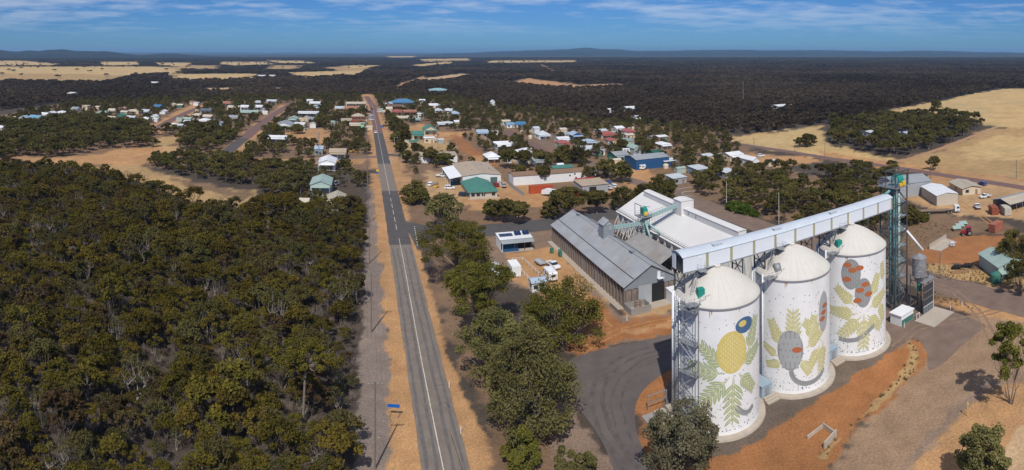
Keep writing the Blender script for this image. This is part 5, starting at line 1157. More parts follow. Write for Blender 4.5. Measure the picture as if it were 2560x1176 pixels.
# larger sheds that show their walls
def near_sheds():
    # long white store with brown roof
    t = building(G(0, 0), 35, 8, 4.2, 1.0, 'brown', 'white', 'gx', 'long_store', 'long white store with rusty brown roof beyond the side street', 'store', win=False, ov=.25)
    c = P(1369, 428, 4.7); c.z = 0; t.location = c
    for x, z in ((9.6, 2.8), (12.6, 1.6), (15.4, 1.6), (12.0, 3.3)): panel('window', t, (x, -4.04, z), (.7, .08, .7), GLASS)
    BLD.append((c.x-9, c.y, 10, 1330, 432, 45, 14)); BLD.append((c.x+9, c.y, 10, 1420, 427, 45, 14))
    # tan roofed garage
    c = P(1477, 454, 4.0); c.z = 0
    t = building(c, 12, 10, 3.6, .5, 'tan', 'grey', 'skil', 'garage', 'tan flat-roofed grey garage with a dark doorway by parked cars', 'garage', win=False, doors=((-1.2, 3.2, 2.9, DARK),), ov=.3)
    panel('red_gutter', t, (-1, 5.2, 4.5), (9, .5, .35), mat('red_trim', (.35, .04, .04))); BLD.append((c.x, c.y, 8, 1477, 455, 32, 14))
    # blue shed
    c = P(1617, 392, 5.0); c.z = 0
    t = building(c, 19.5, 13, 5.2, 1.2, 'grey', 'blue', 'gx', 'blue_shed', 'large dark blue shed with grey roof and a caravan at its corner', 'shed', win=False, ov=.2, doors=((3, 4, 3.6, WM('blue')),)); BLD.append((c.x, c.y, 13, 1615, 398, 42, 22))
    # white hall with dark doorway
    c = P(1095, 385, 3.9); c.z = 0
    t = building(c, 20, 10, 3.8, .3, 'tan', 'white', 'skil', 'white_hall', 'white flat-roofed hall with one dark doorway behind small trees', 'hall', win=False, doors=((3.4, 2.6, 2.9, DARK),), ov=.2); BLD.append((c.x, c.y, 11, 1094, 388, 52, 12))
    panel('parapet', t, (-5, -3.5, 4.2), (1.2, 3, 1.4), WM('white'))
    # right yard
    c = P(2262, 446, 6.0); c.z = 0
    t = building(c, 15.5, 17, 5.6, 1.5, 'grey', 'grey', 'gy', 'machinery_shed', 'big light grey steel shed with open doorway behind the tower', 'shed', win=False, ov=.2, rz=GA+1.1, doors=((0, 4, 4.2, DARK),)); BLD.append((c.x, c.y, 14, 2262, 450, 58, 26))
    c = P(2348, 474, 4.2); c.z = 0; t = thing('open_shed', 'cream machinery shed with white roof and open dark front', 'shed', c, GA-.62)
    w, d, h = 9.0, 17, 4.0; WMc = WM('beige')
    for s, sz in (((0, -d/2, h/2), (w, .1, h)), ((0, d/2, h/2), (w, .1, h)), ((-w/2, 0, h/2), (.1, d, h))): panel('wall', t, s, sz, WMc)
    roof_mesh(w, d, h, .9, 'gy', .25).build('roof', RM('white'), t, fix=False)
    for y in (-d/2, d/2): mb = MB(); mb.face([(-w/2, y, h), (w/2, y, h), (0, y, h+.88)]); mb.build('gable', WMc, t, fix=False)
    for y in np.linspace(-d/2, d/2, 5): beam('front_post', t, (w/2, y, 0), (w/2, y, h), .15, STEEL)
    panel('stored_machine', t, (1.0, -4.5, .9), (2.4, 3.4, 1.8), mat('machine_dark', (.06, .07, .08))); panel('stored_machine', t, (.4, 3.8, .8), (2.0, 3.0, 1.6), WM('green')); panel('floor', t, (0, 0, .04), (w, d, .08), CONC_G)
    BLD.append((c.x, c.y, 10, 2350, 480, 45, 24))
    c = P(2412, 459, 3.2); c.z = 0
    t = building(c, 8.5, 14, 2.9, .9, 'beige', 'cream', 'gy', 'yard_office', 'cream yard office with wide beige roof and verandah', 'office', rz=GA-.62, ov=.5); BLD.append((c.x, c.y, 9, 2412, 460, 36, 18))
    c = P(2540, 493, 3.6); c.z = 0; t = thing('open_barn', 'wide open-fronted barn with weathered tan roof at the right edge', 'barn', c, GA-.35)
    panel('back_wall', t, (0, 4.5, 1.7), (16, .1, 3.4), WM('grey'))
    for s in (-1, 1): MB().prism([(-8.4, s*5.2, 3.1), (8.4, s*5.2, 3.1), (8.4, 0, 4.4), (-8.4, 0, 4.4)], (0, 0, .1)).build('roof_slope', RM('beige' if s < 0 else 'grey'), t)
    for x in np.linspace(-8, 8, 6): beam('post', t, (x, -5, 0), (x, -5, 3.1), .15, STEEL)
    for k, x in enumerate((-5, -1.5, 2.5, 5.5)): panel('stored_goods', t, (x, 1.5, .8), (2.6, 3, 1.6), WM(('grey', 'timber', 'bluegrey', 'grey')[k]))
    BLD.append((c.x, c.y, 10, 2535, 497, 50, 22))
    c = P(2502, 640, 4.0); c.z = 0
    t = building(c, 7.6, 11.5, 3.4, 1.2, 'palegreen', 'palegreen', 'gy', 'green_shed', 'pale green gabled shed with rain tank at the right edge', 'shed', rz=GA-.62, ov=.3, win=False, doors=((-1.5, .9, 1.0, GLASS),)); BLD.append((c.x, c.y, 9, 2502, 645, 60, 40))
    MB().prism([(-4.1, -8.2, 2.3), (4.1, -8.2, 2.3), (4.1, -5.9, 2.7), (-4.1, -5.9, 2.7)], (0, 0, .08)).build('lean_to_roof', RM('palegreen'), t)
    for x in (-3.9, 3.9): beam('lean_to_post', t, (x, -8.0, 0), (x, -8.0, 2.3), .12, STEEL)
    q = thing('rain_tank', 'round dark green rain tank beside the pale green shed', 'tank', P(2490, 705)); MB().lathe([(1.5, 0), (1.55, .1), (1.55, 2.1), (1.45, 2.3), (.3, 2.7), (.05, 2.72)], 24, cap=True).build('shell', WM('green'), q, smooth=True)
    for z in (.5, 1.0, 1.5, 2.0): MB().lathe([(1.55, z-.05), (1.6, z), (1.55, z+.05)], 24).build('rib', WM('green'), q)
near_sheds()

# ---------------------------------------------------------------- vehicles
TYRE = mat('tyre', (.02, .02, .02), rough=.9); CHROME = mat('wheel_rim', (.4, .4, .42), rough=.35, metal=.5); LAMP = mat('lamp_glass', (.7, .7, .65), rough=.2); TAIL = mat('tail_lamp', (.4, .02, .02), rough=.3)
def paint(c, nm): return mat('car_'+nm, c, rough=.28, var=.02)
PW = paint((.74, .75, .76), 'white'); PB = paint((.02, .035, .06), 'navy'); PS = paint((.40, .41, .42), 'silver'); PR = paint((.28, .02, .03), 'red'); PBL = paint((.04, .10, .28), 'blue')
wheel_me = MB().tube((0, -.11, 0), (0, .11, 0), .34, 14).mesh('wheel', TYRE); rim_me = MB().tube((0, -.12, 0), (0, .12, 0), .2, 10).mesh('rim', CHROME)
def wheels(t, xs, yw, r=.34):
    for x in xs:
        for y in (-yw, yw):
            w = obj('wheel', wheel_me, t, (x, y, r)); w.scale = (r/.34,)*3; obj('rim', rim_me, w)
def vehicle(kind, c, rz, pm, label, name='car', cat='car', group=None):
    t = thing(name, label, cat, c, rz, group)
    def pris(nm, pr, w, m, par=None, y0=None): return MB().prism([(x, -w/2 if y0 is None else y0, z) for x, z in pr], (0, w, 0)).build(nm, m, par or t)
    if kind == 'wagon':
        b = pris('body', [(-2.3, .35), (2.3, .35), (2.35, .75), (2.2, .98), (1.15, 1.08), (-2.25, 1.08), (-2.35, .7)], 1.84, pm); pris('cabin_glass', [(1.1, 1.08), (.45, 1.62), (-1.95, 1.64), (-2.2, 1.08)], 1.64, GLASS); pris('roof', [(.5, 1.62), (.35, 1.70), (-1.9, 1.72), (-2.0, 1.64)], 1.66, pm)
        for x in (.1, -.95, -2.0): pris('pillar', [(x, 1.08), (x+.12, 1.08), (x+.08, 1.66), (x-.02, 1.66)], 1.69, pm)
        wheels(t, (-1.4, 1.4), .82)
    elif kind == 'ute':
        b = pris('body', [(-.3, .42), (2.5, .42), (2.55, .8), (2.4, 1.02), (1.35, 1.12), (-.3, 1.12)], 1.86, pm); pris('cabin_glass', [(1.35, 1.12), (.7, 1.7), (-.2, 1.72), (-.35, 1.12)], 1.66, GLASS); pris('roof', [(.75, 1.70), (.6, 1.78), (-.2, 1.79), (-.25, 1.71)], 1.68, pm)
        pris('pillar', [(.15, 1.1), (.27, 1.1), (.2, 1.72), (.1, 1.72)], 1.70, pm); pris('tray', [(-2.6, .75), (-.4, .75), (-.4, .86), (-2.6, .86)], 1.9, STEEL)
        for y in (-.93, .89): pris('tray_side', [(-2.6, .86), (-.4, .86), (-.4, 1.16), (-2.6, 1.16)], .05, pm, None, y)
        pris('tail_gate', [(-2.62, .86), (-2.56, .86), (-2.56, 1.16), (-2.62, 1.16)], 1.86, pm); wheels(t, (-1.5, 1.6), .82, .38)
    elif kind == 'van':
        b = pris('body', [(-2.6, .4), (2.5, .4), (2.55, 1.0), (2.1, 1.35), (1.6, 2.3), (1.3, 2.42), (-2.6, 2.42)], 1.95, pm); pris('windscreen', [(2.14, 1.36), (1.66, 2.25), (1.68, 2.27), (2.17, 1.38)], 1.7, GLASS)
        for y in (-.99, .95): pris('side_window', [(.6, 1.45), (1.6, 1.45), (1.35, 2.05), (.6, 2.05)], .04, GLASS, None, y); pris('rear_window', [(-2.3, 1.5), (.3, 1.5), (.3, 2.05), (-2.3, 2.05)], .04, GLASS, None, y)
        wheels(t, (-1.7, 1.6), .86, .36)
    elif kind == 'caravan':
        b = pris('body', [(-2.6, .6), (2.4, .6), (2.7, 1.2), (2.5, 2.4), (2.2, 2.6), (-2.4, 2.6), (-2.7, 2.3), (-2.7, .8)], 2.3, pm)
        for y in (-1.17, 1.13):
            for x in (-1.8, -.2, 1.4): pris('window', [(x, 1.5), (x+.9, 1.5), (x+.9, 2.1), (x, 2.1)], .04, GLASS, None, y)
        pris('rear_window', [(-2.72, 1.5), (-2.69, 1.5), (-2.69, 2.1), (-2.72, 2.1)], 1.2, GLASS); pris('draw_bar', [(2.6, .6), (3.9, .55), (3.9, .65), (2.6, .72)], .3, STEEL_D); pris('roof_hatch', [(-.4, 2.6), (.4, 2.6), (.4, 2.74), (-.4, 2.74)], .7, WHITE); wheels(t, (-.5, .3), 1.05, .33)
    elif kind == 'truck':
        b = pris('cab', [(1.2, .7), (3.0, .7), (3.1, 1.5), (2.9, 2.7), (1.2, 2.8)], 2.3, pm); pris('windscreen', [(3.08, 1.55), (2.92, 2.5), (2.95, 2.5), (3.12, 1.55)], 2.0, GLASS)
        for y in (-1.17, 1.13): pris('side_window', [(1.9, 1.7), (2.9, 1.7), (2.8, 2.4), (1.9, 2.4)], .04, GLASS, None, y)
        pris('bull_bar', [(3.15, .5), (3.3, .5), (3.3, 1.3), (3.15, 1.3)], 2.2, CHROME); pris('chassis', [(-12, .9), (1.2, .9), (1.2, 1.1), (-12, 1.1)], .9, STEEL_D); pris('flat_deck', [(-12, 1.25), (-.6, 1.25), (-.6, 1.4), (-12, 1.4)], 2.4, WM('timber')); wheels(t, (2.3, -.2, -1.4, -8.6, -9.8, -11.0), 1.0, .5)
    elif kind == 'box_truck':
        b = pris('cab', [(1.0, .6), (2.7, .6), (2.8, 1.3), (2.5, 2.3), (1.0, 2.4)], 2.1, pm); pris('windscreen', [(2.78, 1.32), (2.52, 2.2), (2.56, 2.2), (2.82, 1.32)], 1.8, GLASS); pris('box', [(-3.4, .9), (.9, .9), (.9, 3.0), (-3.4, 3.0)], 2.3, PW); wheels(t, (1.9, -2.0), .9, .42)
    else:
        b = pris('deck', [(-1.8, .6), (1.8, .6), (1.8, .7), (-1.8, .7)], 1.9, PS)
        for y in (-.97, .93): pris('side_board', [(-1.8, .7), (1.8, .7), (1.8, 1.05), (-1.8, 1.05)], .05, PS, None, y)
        for x in (-1.82, 1.78): pris('end_board', [(x, .7), (x+.05, .7), (x+.05, 1.05), (x, 1.05)], 1.9, PS)
        pris('draw_bar', [(1.8, .6), (3.1, .5), (3.1, .58), (1.8, .7)], .3, STEEL_D); wheels(t, (-.3, .4), .9, .3)
    if kind in ('wagon', 'ute', 'van'):
        xf = {'wagon': 2.34, 'ute': 2.5, 'van': 2.54}[kind]; xr = {'wagon': -2.36, 'ute': -2.63, 'van': -2.61}[kind]
        for y in (-.7, .7): panel('headlight', t, (xf, y, .8), (.06, .34, .18), LAMP); panel('tail_light', t, (xr, y, .85), (.05, .2, .25), TAIL)
    return t
V = vehicle; d90 = math.pi/2
V('ute', G(52.2, 150.0), GA-1.35, PW, 'white utility parked in the depot yard beside the silver trailer', 'ute', 'ute'); V('trailer', G(49.4, 153.4), GA+1.75, PS, 'silver box trailer in the depot yard', 'trailer', 'trailer'); V('caravan', G(48.8, 142.6), GA+d90, PW, 'white caravan half hidden behind the big yard tree', 'caravan', 'caravan')
V('wagon', P(1124, 473), 0.1, PW, 'white wagon parked before the workshop awning', group='cars at the workshop'); V('wagon', P(1160, 491), -.05, PB, 'dark navy wagon parked nearest the road by the green annex', group='cars at the workshop'); V('ute', P(1103, 443), .2, PW, 'white utility under the workshop awning edge', 'ute', 'ute', 'cars at the workshop'); V('wagon', P(1078, 464), 1.3, PW, 'white car parked farthest left in the workshop yard', group='cars at the workshop')
V('wagon', P(1240, 466), 1.9, PR, 'dark red wagon parked at the workshop roller door', group='cars at the workshop'); V('ute', P(1260, 468), 1.6, PS, 'grey utility right of the dark red wagon', 'ute', 'ute', 'cars at the workshop')
V('box_truck', P(1370, 490), 2.4, PW, 'white box truck beside the orange container', 'truck', 'truck'); V('ute', P(1521, 474), 1.9, PW, 'white utility nearest at the tan garage', 'ute', 'ute'); V('wagon', P(1533, 469), 1.9, PW, 'white car behind the utility at the tan garage'); V('wagon', P(1519, 460), 1.9, PBL, 'blue car at the corner of the tan garage')
V('van', P(1487, 440), .1, PW, 'white camper van behind the long white store', 'van', 'van'); V('caravan', P(1601, 424), -.6, PW, 'white caravan parked beside the blue shed', 'caravan', 'caravan'); V('caravan', P(1567, 382), 0, PW, 'white caravan behind the green garden tree', 'caravan', 'caravan')
V('ute', P(939, 333), GA+d90+math.pi, PW, 'white utility driving down the main street', 'ute', 'ute'); V('wagon', P(930, 274), GA+d90, PB, 'dark car far up the main street')
for k, (x, y, m, l) in enumerate(((924, 282, PB, 'dark car parked outside the shops, uppermost'), (927, 290, PW, 'white car parked outside the shops below the dark one'), (926, 296, PS, 'silver car parked outside the brick hotel'), (928, 301, PW, 'white car parked outside the brick hotel, lowest'), (948, 281, PW, 'white car parked on the right side of the main street'))): V('wagon', P(x, y), GA+.3, m, l, group='cars parked on the main street')
V('ute', P(759, 324), .1, PW, 'white utility parked by the white-fronted workshop', 'ute', 'ute'); V('wagon', P(703, 294), .3, PS, 'silver car parked beside the red street'); V('wagon', P(852, 388), .2, PW, 'white car parked before the tan roofed shed'); V('wagon', P(764, 411), .4, PW, 'white car by the trees below the dirt lane'); V('wagon', P(842, 462), 1.4, PW, 'white car beside the tall pale green shed'); V('wagon', P(1090, 352), 1.5, PW, 'white car among the goods by the green gabled hall')
V('ute', P(2281, 471), .5, PW, 'white utility left of two at the grey steel shed', 'ute', 'ute'); V('ute', P(2303, 463), .5, PW, 'white utility right of two at the grey steel shed', 'ute', 'ute'); V('ute', P(2443, 521), 1.0, PW, 'white utility alone in the middle of the right yard', 'ute', 'ute'); V('ute', P(2463, 495), 2.9, PW, 'white utility by the open-fronted barn', 'ute', 'ute'); V('wagon', P(2456, 463), 1.4, PBL, 'blue car beside the yard office'); V('truck', P(2378, 532), -.55, PW, 'flat-deck truck with white cab along the yard edge', 'truck', 'truck'); V('wagon', P(1902, 392), .2, PW, 'white car on the green patch by the farm road')
def tractor(c, rz):
    t = thing('tractor', 'red tractor parked by the little hutches', 'tractor', c, rz); RD = paint((.30, .02, .025), 'red_tractor')
    MB().prism([(0, -.45, .8), (1.9, -.45, .8), (1.95, -.45, 1.5), (0, -.45, 1.7)], (0, .9, 0)).build('bonnet', RD, t); MB().prism([(-1.3, -.75, 1.0), (.1, -.75, 1.0), (.1, -.75, 2.5), (-1.2, -.75, 2.5)], (0, 1.5, 0)).build('cab', GLASS, t); panel('cab_roof', t, (-.55, 0, 2.6), (1.7, 1.8, .16), RD)
    for y in (-.95, .95):
        w = obj('rear_wheel', wheel_me, t, (-.7, y, .85)); w.scale = (2.5, 2.6, 2.5); obj('rim', rim_me, w); w = obj('front_wheel', wheel_me, t, (1.5, y*.85, .5)); w.scale = (1.45, 1.6, 1.45); obj('rim', rim_me, w)
        panel('mudguard', t, (-.7, y*.9, 1.78), (1.3, .5, .08), RD)
    MB().tube((1.0, .2, 1.5), (1.0, .2, 2.5), .06, 8).build('exhaust', STEEL_D, t)
tractor(P(2417, 588), 2.6)
def yellow_machine(c):
    t = thing('loader', 'small yellow loader on the dirt beside the tan roofed shed', 'loader', c, .5)
    panel('body', t, (0, 0, 1.0), (2.4, 1.5, 1.0), YEL); panel('cab', t, (-.3, 0, 2.0), (1.2, 1.3, 1.1), GLASS); panel('cab_roof', t, (-.3, 0, 2.6), (1.3, 1.4, .12), YEL); wheels(t, (-.9, .9), .8, .5)
    for y in (-.5, .5): beam('arm', t, (.6, y, 1.5), (2.4, y, .7), .16, YEL)
    panel('bucket', t, (2.6, 0, .5), (.6, 1.9, .7), YEL)
yellow_machine(P(879, 382))
def forklift(c):
    t = thing('forklift', 'small yellow forklift in the workshop yard', 'forklift', c, 1.0)
    panel('body', t, (0, 0, .7), (1.8, 1.1, .9), YEL); panel('seat', t, (-.2, 0, 1.3), (.6, .6, .3), DARK); wheels(t, (-.6, .6), .5, .3)
    for x in (-.7, .5):
        for y in (-.5, .5): beam('guard_post', t, (x, y, 1.1), (x, y, 2.1), .07, STEEL_D)
    panel('guard_roof', t, (-.1, 0, 2.15), (1.4, 1.1, .08), STEEL_D)
    for y in (-.3, .3): beam('mast', t, (1.0, y, .1), (1.0, y, 2.3), .1, STEEL_D); panel('fork', t, (1.6, y, .15), (1.1, .12, .06), STEEL_D)
forklift(P(1091, 470))
def container(c, rz, L, col, lab, h=2.6):
    t = thing('shipping_container', lab, 'container', c, rz); m = mat('container_'+str(int(col[0]*1000))+str(int(col[1]*1000)), col, rough=.6, var=.15, scale=.8, ribs=.6, ribaxis=0, ribscale=5)
    panel('body', t, (0, 0, h/2+.1), (L, 2.44, h), m); panel('roof', t, (0, 0, h+.14), (L+.02, 2.46, .08), m)
    for k in (-1, 1): panel('door_leaf', t, (-L/2-.03, .6*k, h/2+.1), (.05, 1.14, h-.2), m)
    for sx in (-1, 1):
        for sy in (-1, 1): beam('corner_post', t, (sx*(L/2-.05), sy*1.2, .05), (sx*(L/2-.05), sy*1.2, h+.2), .16, m)
container(P(1352, 482), GA-.1, 10, (.40, .075, .03), 'bright orange-red container beyond the side street', 3.0); container(P(1420, 495), GA-.1, 10, (.36, .06, .025), 'orange-red container behind the umbrella tree', 2.8); container(P(2484, 534), 1.0, 5, (.28, .08, .04), 'rust-red shipping container in the right yard'); container(P(2515, 535), 1.0, 5.5, (.50, .46, .38), 'pale cream shipping container right of the rust-red one'); container(P(2490, 577), .2, 5.5, (.34, .12, .07), 'faded orange container behind the dark tree at the right edge')
for k, (x, y, lab) in enumerate(((2392, 577, 'little pale roofed hutch nearest the viewer of three'), (2400, 571, 'little pale roofed hutch in the middle of three'), (2408, 565, 'little pale roofed hutch farthest of three'))):
    t = thing('hutch', lab, 'hutch', P(x, y), -.5, 'hutches in a row'); panel('box', t, (0, 0, .5), (2.2, 1.4, .8), WM('timber')); MB().prism([(-1.4, -1.1, .85), (1.4, -1.1, .85), (1.4, 1.1, 1.35), (-1.4, 1.1, 1.35)], (0, 0, .06)).build('roof', RM('palegreen'), t)
def cream_wall():
    t = thing('tank_pad', 'cream concrete slab with a low wall on two sides in the red yard', 'slab', (0, 0, 0)); q = [P(2323, 624), P(2365, 597), P(2392, 606), P(2352, 629)]
    MB().prism([(p.x, p.y, .02) for p in q], (0, 0, .12)).build('slab', CONC, t)
    d = q[1]-q[0]; c = (q[0]+q[1])/2; panel('wall', t, (c.x, c.y, .75), (d.length, .2, 1.3), CONC, math.atan2(d.y, d.x))
    k = thing('cube_tank', 'grey caged cube tank standing on the cream slab', 'tank', P(2381, 616, .15), .3); panel('tank', k, (0, 0, .7), (1.1, 1.1, 1.1), PIPEW)
    for x in (-.6, 0, .6):
        for y in (-.6, .6): beam('cage_bar', k, (x, y, 0), (x, y, 1.35), .05, STEEL)
    for z in (.2, .7, 1.3):
        for y in (-.6, .6): beam('cage_bar', k, (-.6, y, z), (.6, y, z), .05, STEEL)
cream_wall()
for k, (x, y, m, lab, n) in enumerate(((2385, 672, 'black', 'black plastic drums lying by the red yard edge, left lot', 3), (2412, 668, 'black', 'black plastic drums lying by the red yard edge, right lot', 3))):
    for j in range(n):
        c = P(x+j*7, y, 0); t = thing('plastic_drum', ['black drum lying at the red yard edge, left end', 'black drum lying second from the left at the red yard edge', 'black drum lying third from the left at the red yard edge', 'black drum lying fourth from the left at the red yard edge', 'black drum lying fifth from the left at the red yard edge', 'black drum lying at the red yard edge, right end'][k*3+j], 'drum', c, .3, 'black drums at the red yard')
        MB().tube((-.9, 0, .45), (.9, 0, .45), .45, 14).build('shell', TYRE, t, smooth=True); [MB().tube((e-.05, 0, .45), (e+.05, 0, .45), .49, 14).build('hoop', TYRE, t) for e in (-.5, .5)]
t = thing('timber_stack', 'stack of weathered brown boards in the dry grass by the red yard', 'boards', P(2400, 681), -.45)
for k in range(6): panel('board', t, (0, -.75+.3*k, .12+(k % 2)*.05), (5.2, .28, .14), mat('board_brown', (.30, .17, .09), var=.2, scale=2))
# ---------------------------------------------------------------- poles, mast, signs, posts
WOOD = mat('pole_timber', (.19, .16, .135), rough=.9, var=.2, scale=2); WOODP = mat('pole_pale', (.42, .39, .34), rough=.9, var=.15)
def pole(c, h, lab, arms=1, m=WOOD, rz=GA, grp='power poles', lamp=False):
    t = thing('power_pole', lab, 'pole', c, rz, grp)
    MB().tube((0, 0, 0), (0, 0, h), .16, 8, .11).build('shaft', m, t)
    for k in range(arms):
        z = h-.4-k*.9; panel('cross_arm', t, (0, 0, z), (2.2, .1, .12), WOOD)
        for x in (-.95, -.4, .4, .95): panel('insulator', t, (x, 0, z+.14), (.08, .08, .16), WOODP)
    if lamp: beam('lamp_arm', t, (0, 0, h-.3), (1.6, 0, h), .07, STEEL); panel('lamp_head', t, (1.9, 0, h-.02), (.7, .2, .12), PIPEW)
    return t
ordn = ['nearest', 'second', 'third', 'fourth', 'fifth', 'sixth', 'seventh', 'eighth', 'ninth', 'tenth']
PL = []
for k, b in enumerate((82, 122, 162, 200, 240, 285, 340, 400)):
    a = 1.9+k*.12; pole(G(a, b), 12.6, f'thin timber power pole by the gravel strip left of the road, {ordn[k]} in the line', 1, WOOD); PL.append(G(a, b, 12.3))
def wires(pts, lab, offs=(-.95, .4, .95)):
    t = thing('power_line', lab, 'wire', (0, 0, 0)); W = mat('wire', (.06, .06, .06))
    for o in offs:
        mb = MB()
        for i in range(len(pts)-1):
            p, q = pts[i]+VX*o, pts[i+1]+VX*o; pr = p
            for k in range(1, 7):
                f = k/6; v = p.lerp(q, f); v.z -= .8*4*f*(1-f); mb.tube(pr, v, .012, 3, cap=False); pr = v
        mb.build('wire', W, t, fix=False)
wires(PL, 'thin sagging wires along the line of poles left of the road')
for k, (x, y, h, lab, am) in enumerate(((1095, 374, 9, 'timber pole with grey transformer at the grass lot', 2), (1003, 427, 8, 'pale street lamp pole at the bend left of the workshop', 0), (986, 376, 8, 'pale street lamp pole at the town entry', 0), (1816, 518, 10, 'pale timber pole beside the bright green roadside bushes', 0), (1947, 561, 11, 'pale timber pole in the scrub left of the gallery', 0), (1885, 379, 8, 'timber pole beside the farm road, left', 1), (1987, 392, 8, 'timber pole beside the farm road, middle', 1), (2062, 398, 9, 'timber pole beside the farm road, right', 1), (2327, 448, 11, 'lone timber pole between the grey shed and the paddock tree', 1), (2541, 447, 9, 'timber pole with transformer at the paddock edge on the right', 2), (2350, 697, 7, 'grey timber pole in the dry grass beyond the tower', 1), (1692, 434, 6, 'grey pole with crossarm between the roadside trees', 1), (1586, 411, 5, 'thin lamp pole at the blue shed wall', 0), (1676, 330, 8, 'timber pole at the right-hand bush edge, left', 1), (1702, 329, 8, 'timber pole at the right-hand bush edge, right', 1), (1756, 334, 8, 'timber pole at the bush edge above the long white roof', 1), (669, 322, 8, 'timber pole beside the red street', 1))):
    pole(P(x, y), h, lab, am, WOODP if 'pale' in lab else WOOD, grp='town poles', lamp='lamp' in lab)
def mast(c, h, w, lab, dark=STEEL):
    t = thing('radio_mast', lab, 'mast', c, GA); n = int(h/1.6); cs = [(w*math.cos(a), w*math.sin(a)) for a in (0.3, 2.4, 4.5)]
    for x, y in cs: beam('leg', t, (x, y, 0), (x*.35, y*.35, h), .09, dark)
    for k in range(n):
        f0, f1 = k/n, (k+1)/n; s0, s1 = 1-.65*f0, 1-.65*f1
        for i in range(3): p, q = cs[i], cs[(i+1) % 3]; beam('brace', t, (p[0]*s0, p[1]*s0, h*f0), (q[0]*s1, q[1]*s1, h*f1), .05, dark)
    beam('aerial', t, (0, 0, h), (0, 0, h+2.5), .06, dark)
mast(P(797, 464), 24, .9, 'tall grey lattice radio mast beside the pale green shed'); mast(P(1858, 262), 26, 1.2, 'slender lattice mast rising from the dark bush on the right')
def road_sign():
    c = P(984, 1046); t = thing('road_sign', 'blue rectangular road sign on two posts left of the road', 'sign', c, .1)
    BL = mat('sign_blue', (.01, .12, .42), rough=.4, var=.04); panel('panel', t, (0, 0, 2.0), (2.0, .05, .55), BL)
    for x in (-.7, .7): beam('post', t, (x, .04, 0), (x, .04, 2.2), .07, STEEL)
    c = P(944, 440); t = thing('road_sign', 'small yellow and blue town entry sign left of the road', 'sign', c, .1); panel('panel', t, (0, 0, 2.6), (1.3, .06, .9), YEL); panel('panel', t, (-.5, -.04, 1.6), (1.2, .06, 1.0), BL); beam('post', t, (-.4, .05, 0), (-.4, .05, 3), .08, STEEL); beam('post', t, (.4, .05, 0), (.4, .05, 3), .08, STEEL)
    c = P(956, 322); t = thing('road_sign', 'blue board sign at the main street verge', 'sign', c, .1); panel('panel', t, (0, 0, 1.8), (2.6, .08, 1.6), BL); beam('post', t, (-1, .06, 0), (-1, .06, 2.6), .09, STEEL); beam('post', t, (1, .06, 0), (1, .06, 2.6), .09, STEEL)
road_sign()
for k, (x, y, lab) in enumerate(((1123, 970, 'white guide post right of the road, upper of the near two'), (1152, 1085, 'white guide post right of the road, lowest'), (1388, 550, 'white guide post along the side street, left'), (1509, 527, 'white guide post along the side street, right'), (2376, 775, 'white guide post at the truck exit, left'), (2405, 764, 'white guide post at the truck exit, right'), (1444, 842, 'white guide post below the big yard tree'), (1567, 803, 'white guide post at the rubbish pen corner'))):
    t = thing('guide_post', lab, 'post', P(x, y), GA, 'white guide posts'); panel('post', t, (0, 0, .6), (.13, .06, 1.2), PW); panel('reflector', t, (0, -.035, 1.0), (.07, .02, .12), TAIL)
t = thing('marker_post', 'yellow marker post on the gravel road edge at the right', 'post', P(2419, 1042), .2); beam('post', t, (0, 0, 0), (0, 0, 2.4), .1, YEL); panel('plate', t, (0, -.06, 2.1), (.3, .03, .4), YEL)
# ---------------------------------------------------------------- tyre tracks, verandahs' clutter
TT = mat('tyre_track', (.235, .155, .100), rough=.95, var=.3, scale=.8); TTY = mat('tyre_track_asphalt', (.104, .087, .081), rough=.9, var=.3, scale=.5); TTD = mat('tyre_track_dirt', (.375, .182, .066), rough=.95, var=.3, scale=.8)
def tracks(pts, m, z, n=2, w=.42, sep=1.7, seed=0):
    base = smooth_line([tuple(P(x, y)[:2]) for x, y in pts], 14)
    for k in range(n):
        off = (k-(n-1)/2)*sep; q = []
        for i, p in enumerate(base):
            d = (base[min(i+1, len(base)-1)]-base[max(i-1, 0)]).normalized(); q.append(p+Vector((d.y, -d.x))*(off+.12*math.sin(i*.5+seed)))
        struct(ribbon('tyre_track', q, w, z+.001*k, m, wob=.13, seed=seed+k))
tracks([(1700, 850), (1560, 900), (1500, 960), (1500, 1040), (1540, 1120), (1600, 1200)], TTY, .028, 2, .8, 1.9, 2); tracks([(1690, 880), (1600, 915), (1545, 980), (1550, 1060), (1590, 1140), (1660, 1220)], TTY, .033, 2, .5, 1.8, 3)
tracks([(2290, 700), (2380, 728), (2450, 790), (2480, 850)], TT, .030, 2, .5, 1.7, 4); tracks([(2240, 870), (2300, 820), (2400, 800), (2520, 770)], TT, .022, 2, .5, 1.7, 5)
tracks([(1450, 885), (1520, 840), (1620, 810), (1700, 800)], TTD, .008, 2, .45, 1.6, 8)
tracks([(1420, 620), (1450, 690), (1480, 760), (1520, 820)], TTD, .008, 2, .4, 1.6, 9); tracks([(1300, 470), (1330, 490), (1380, 520)], TTD, .008, 2, .5, 1.8, 10); tracks([(2480, 560), (2420, 520), (2380, 500), (2330, 520)], TTD, .008, 2, .5, 1.8, 11)
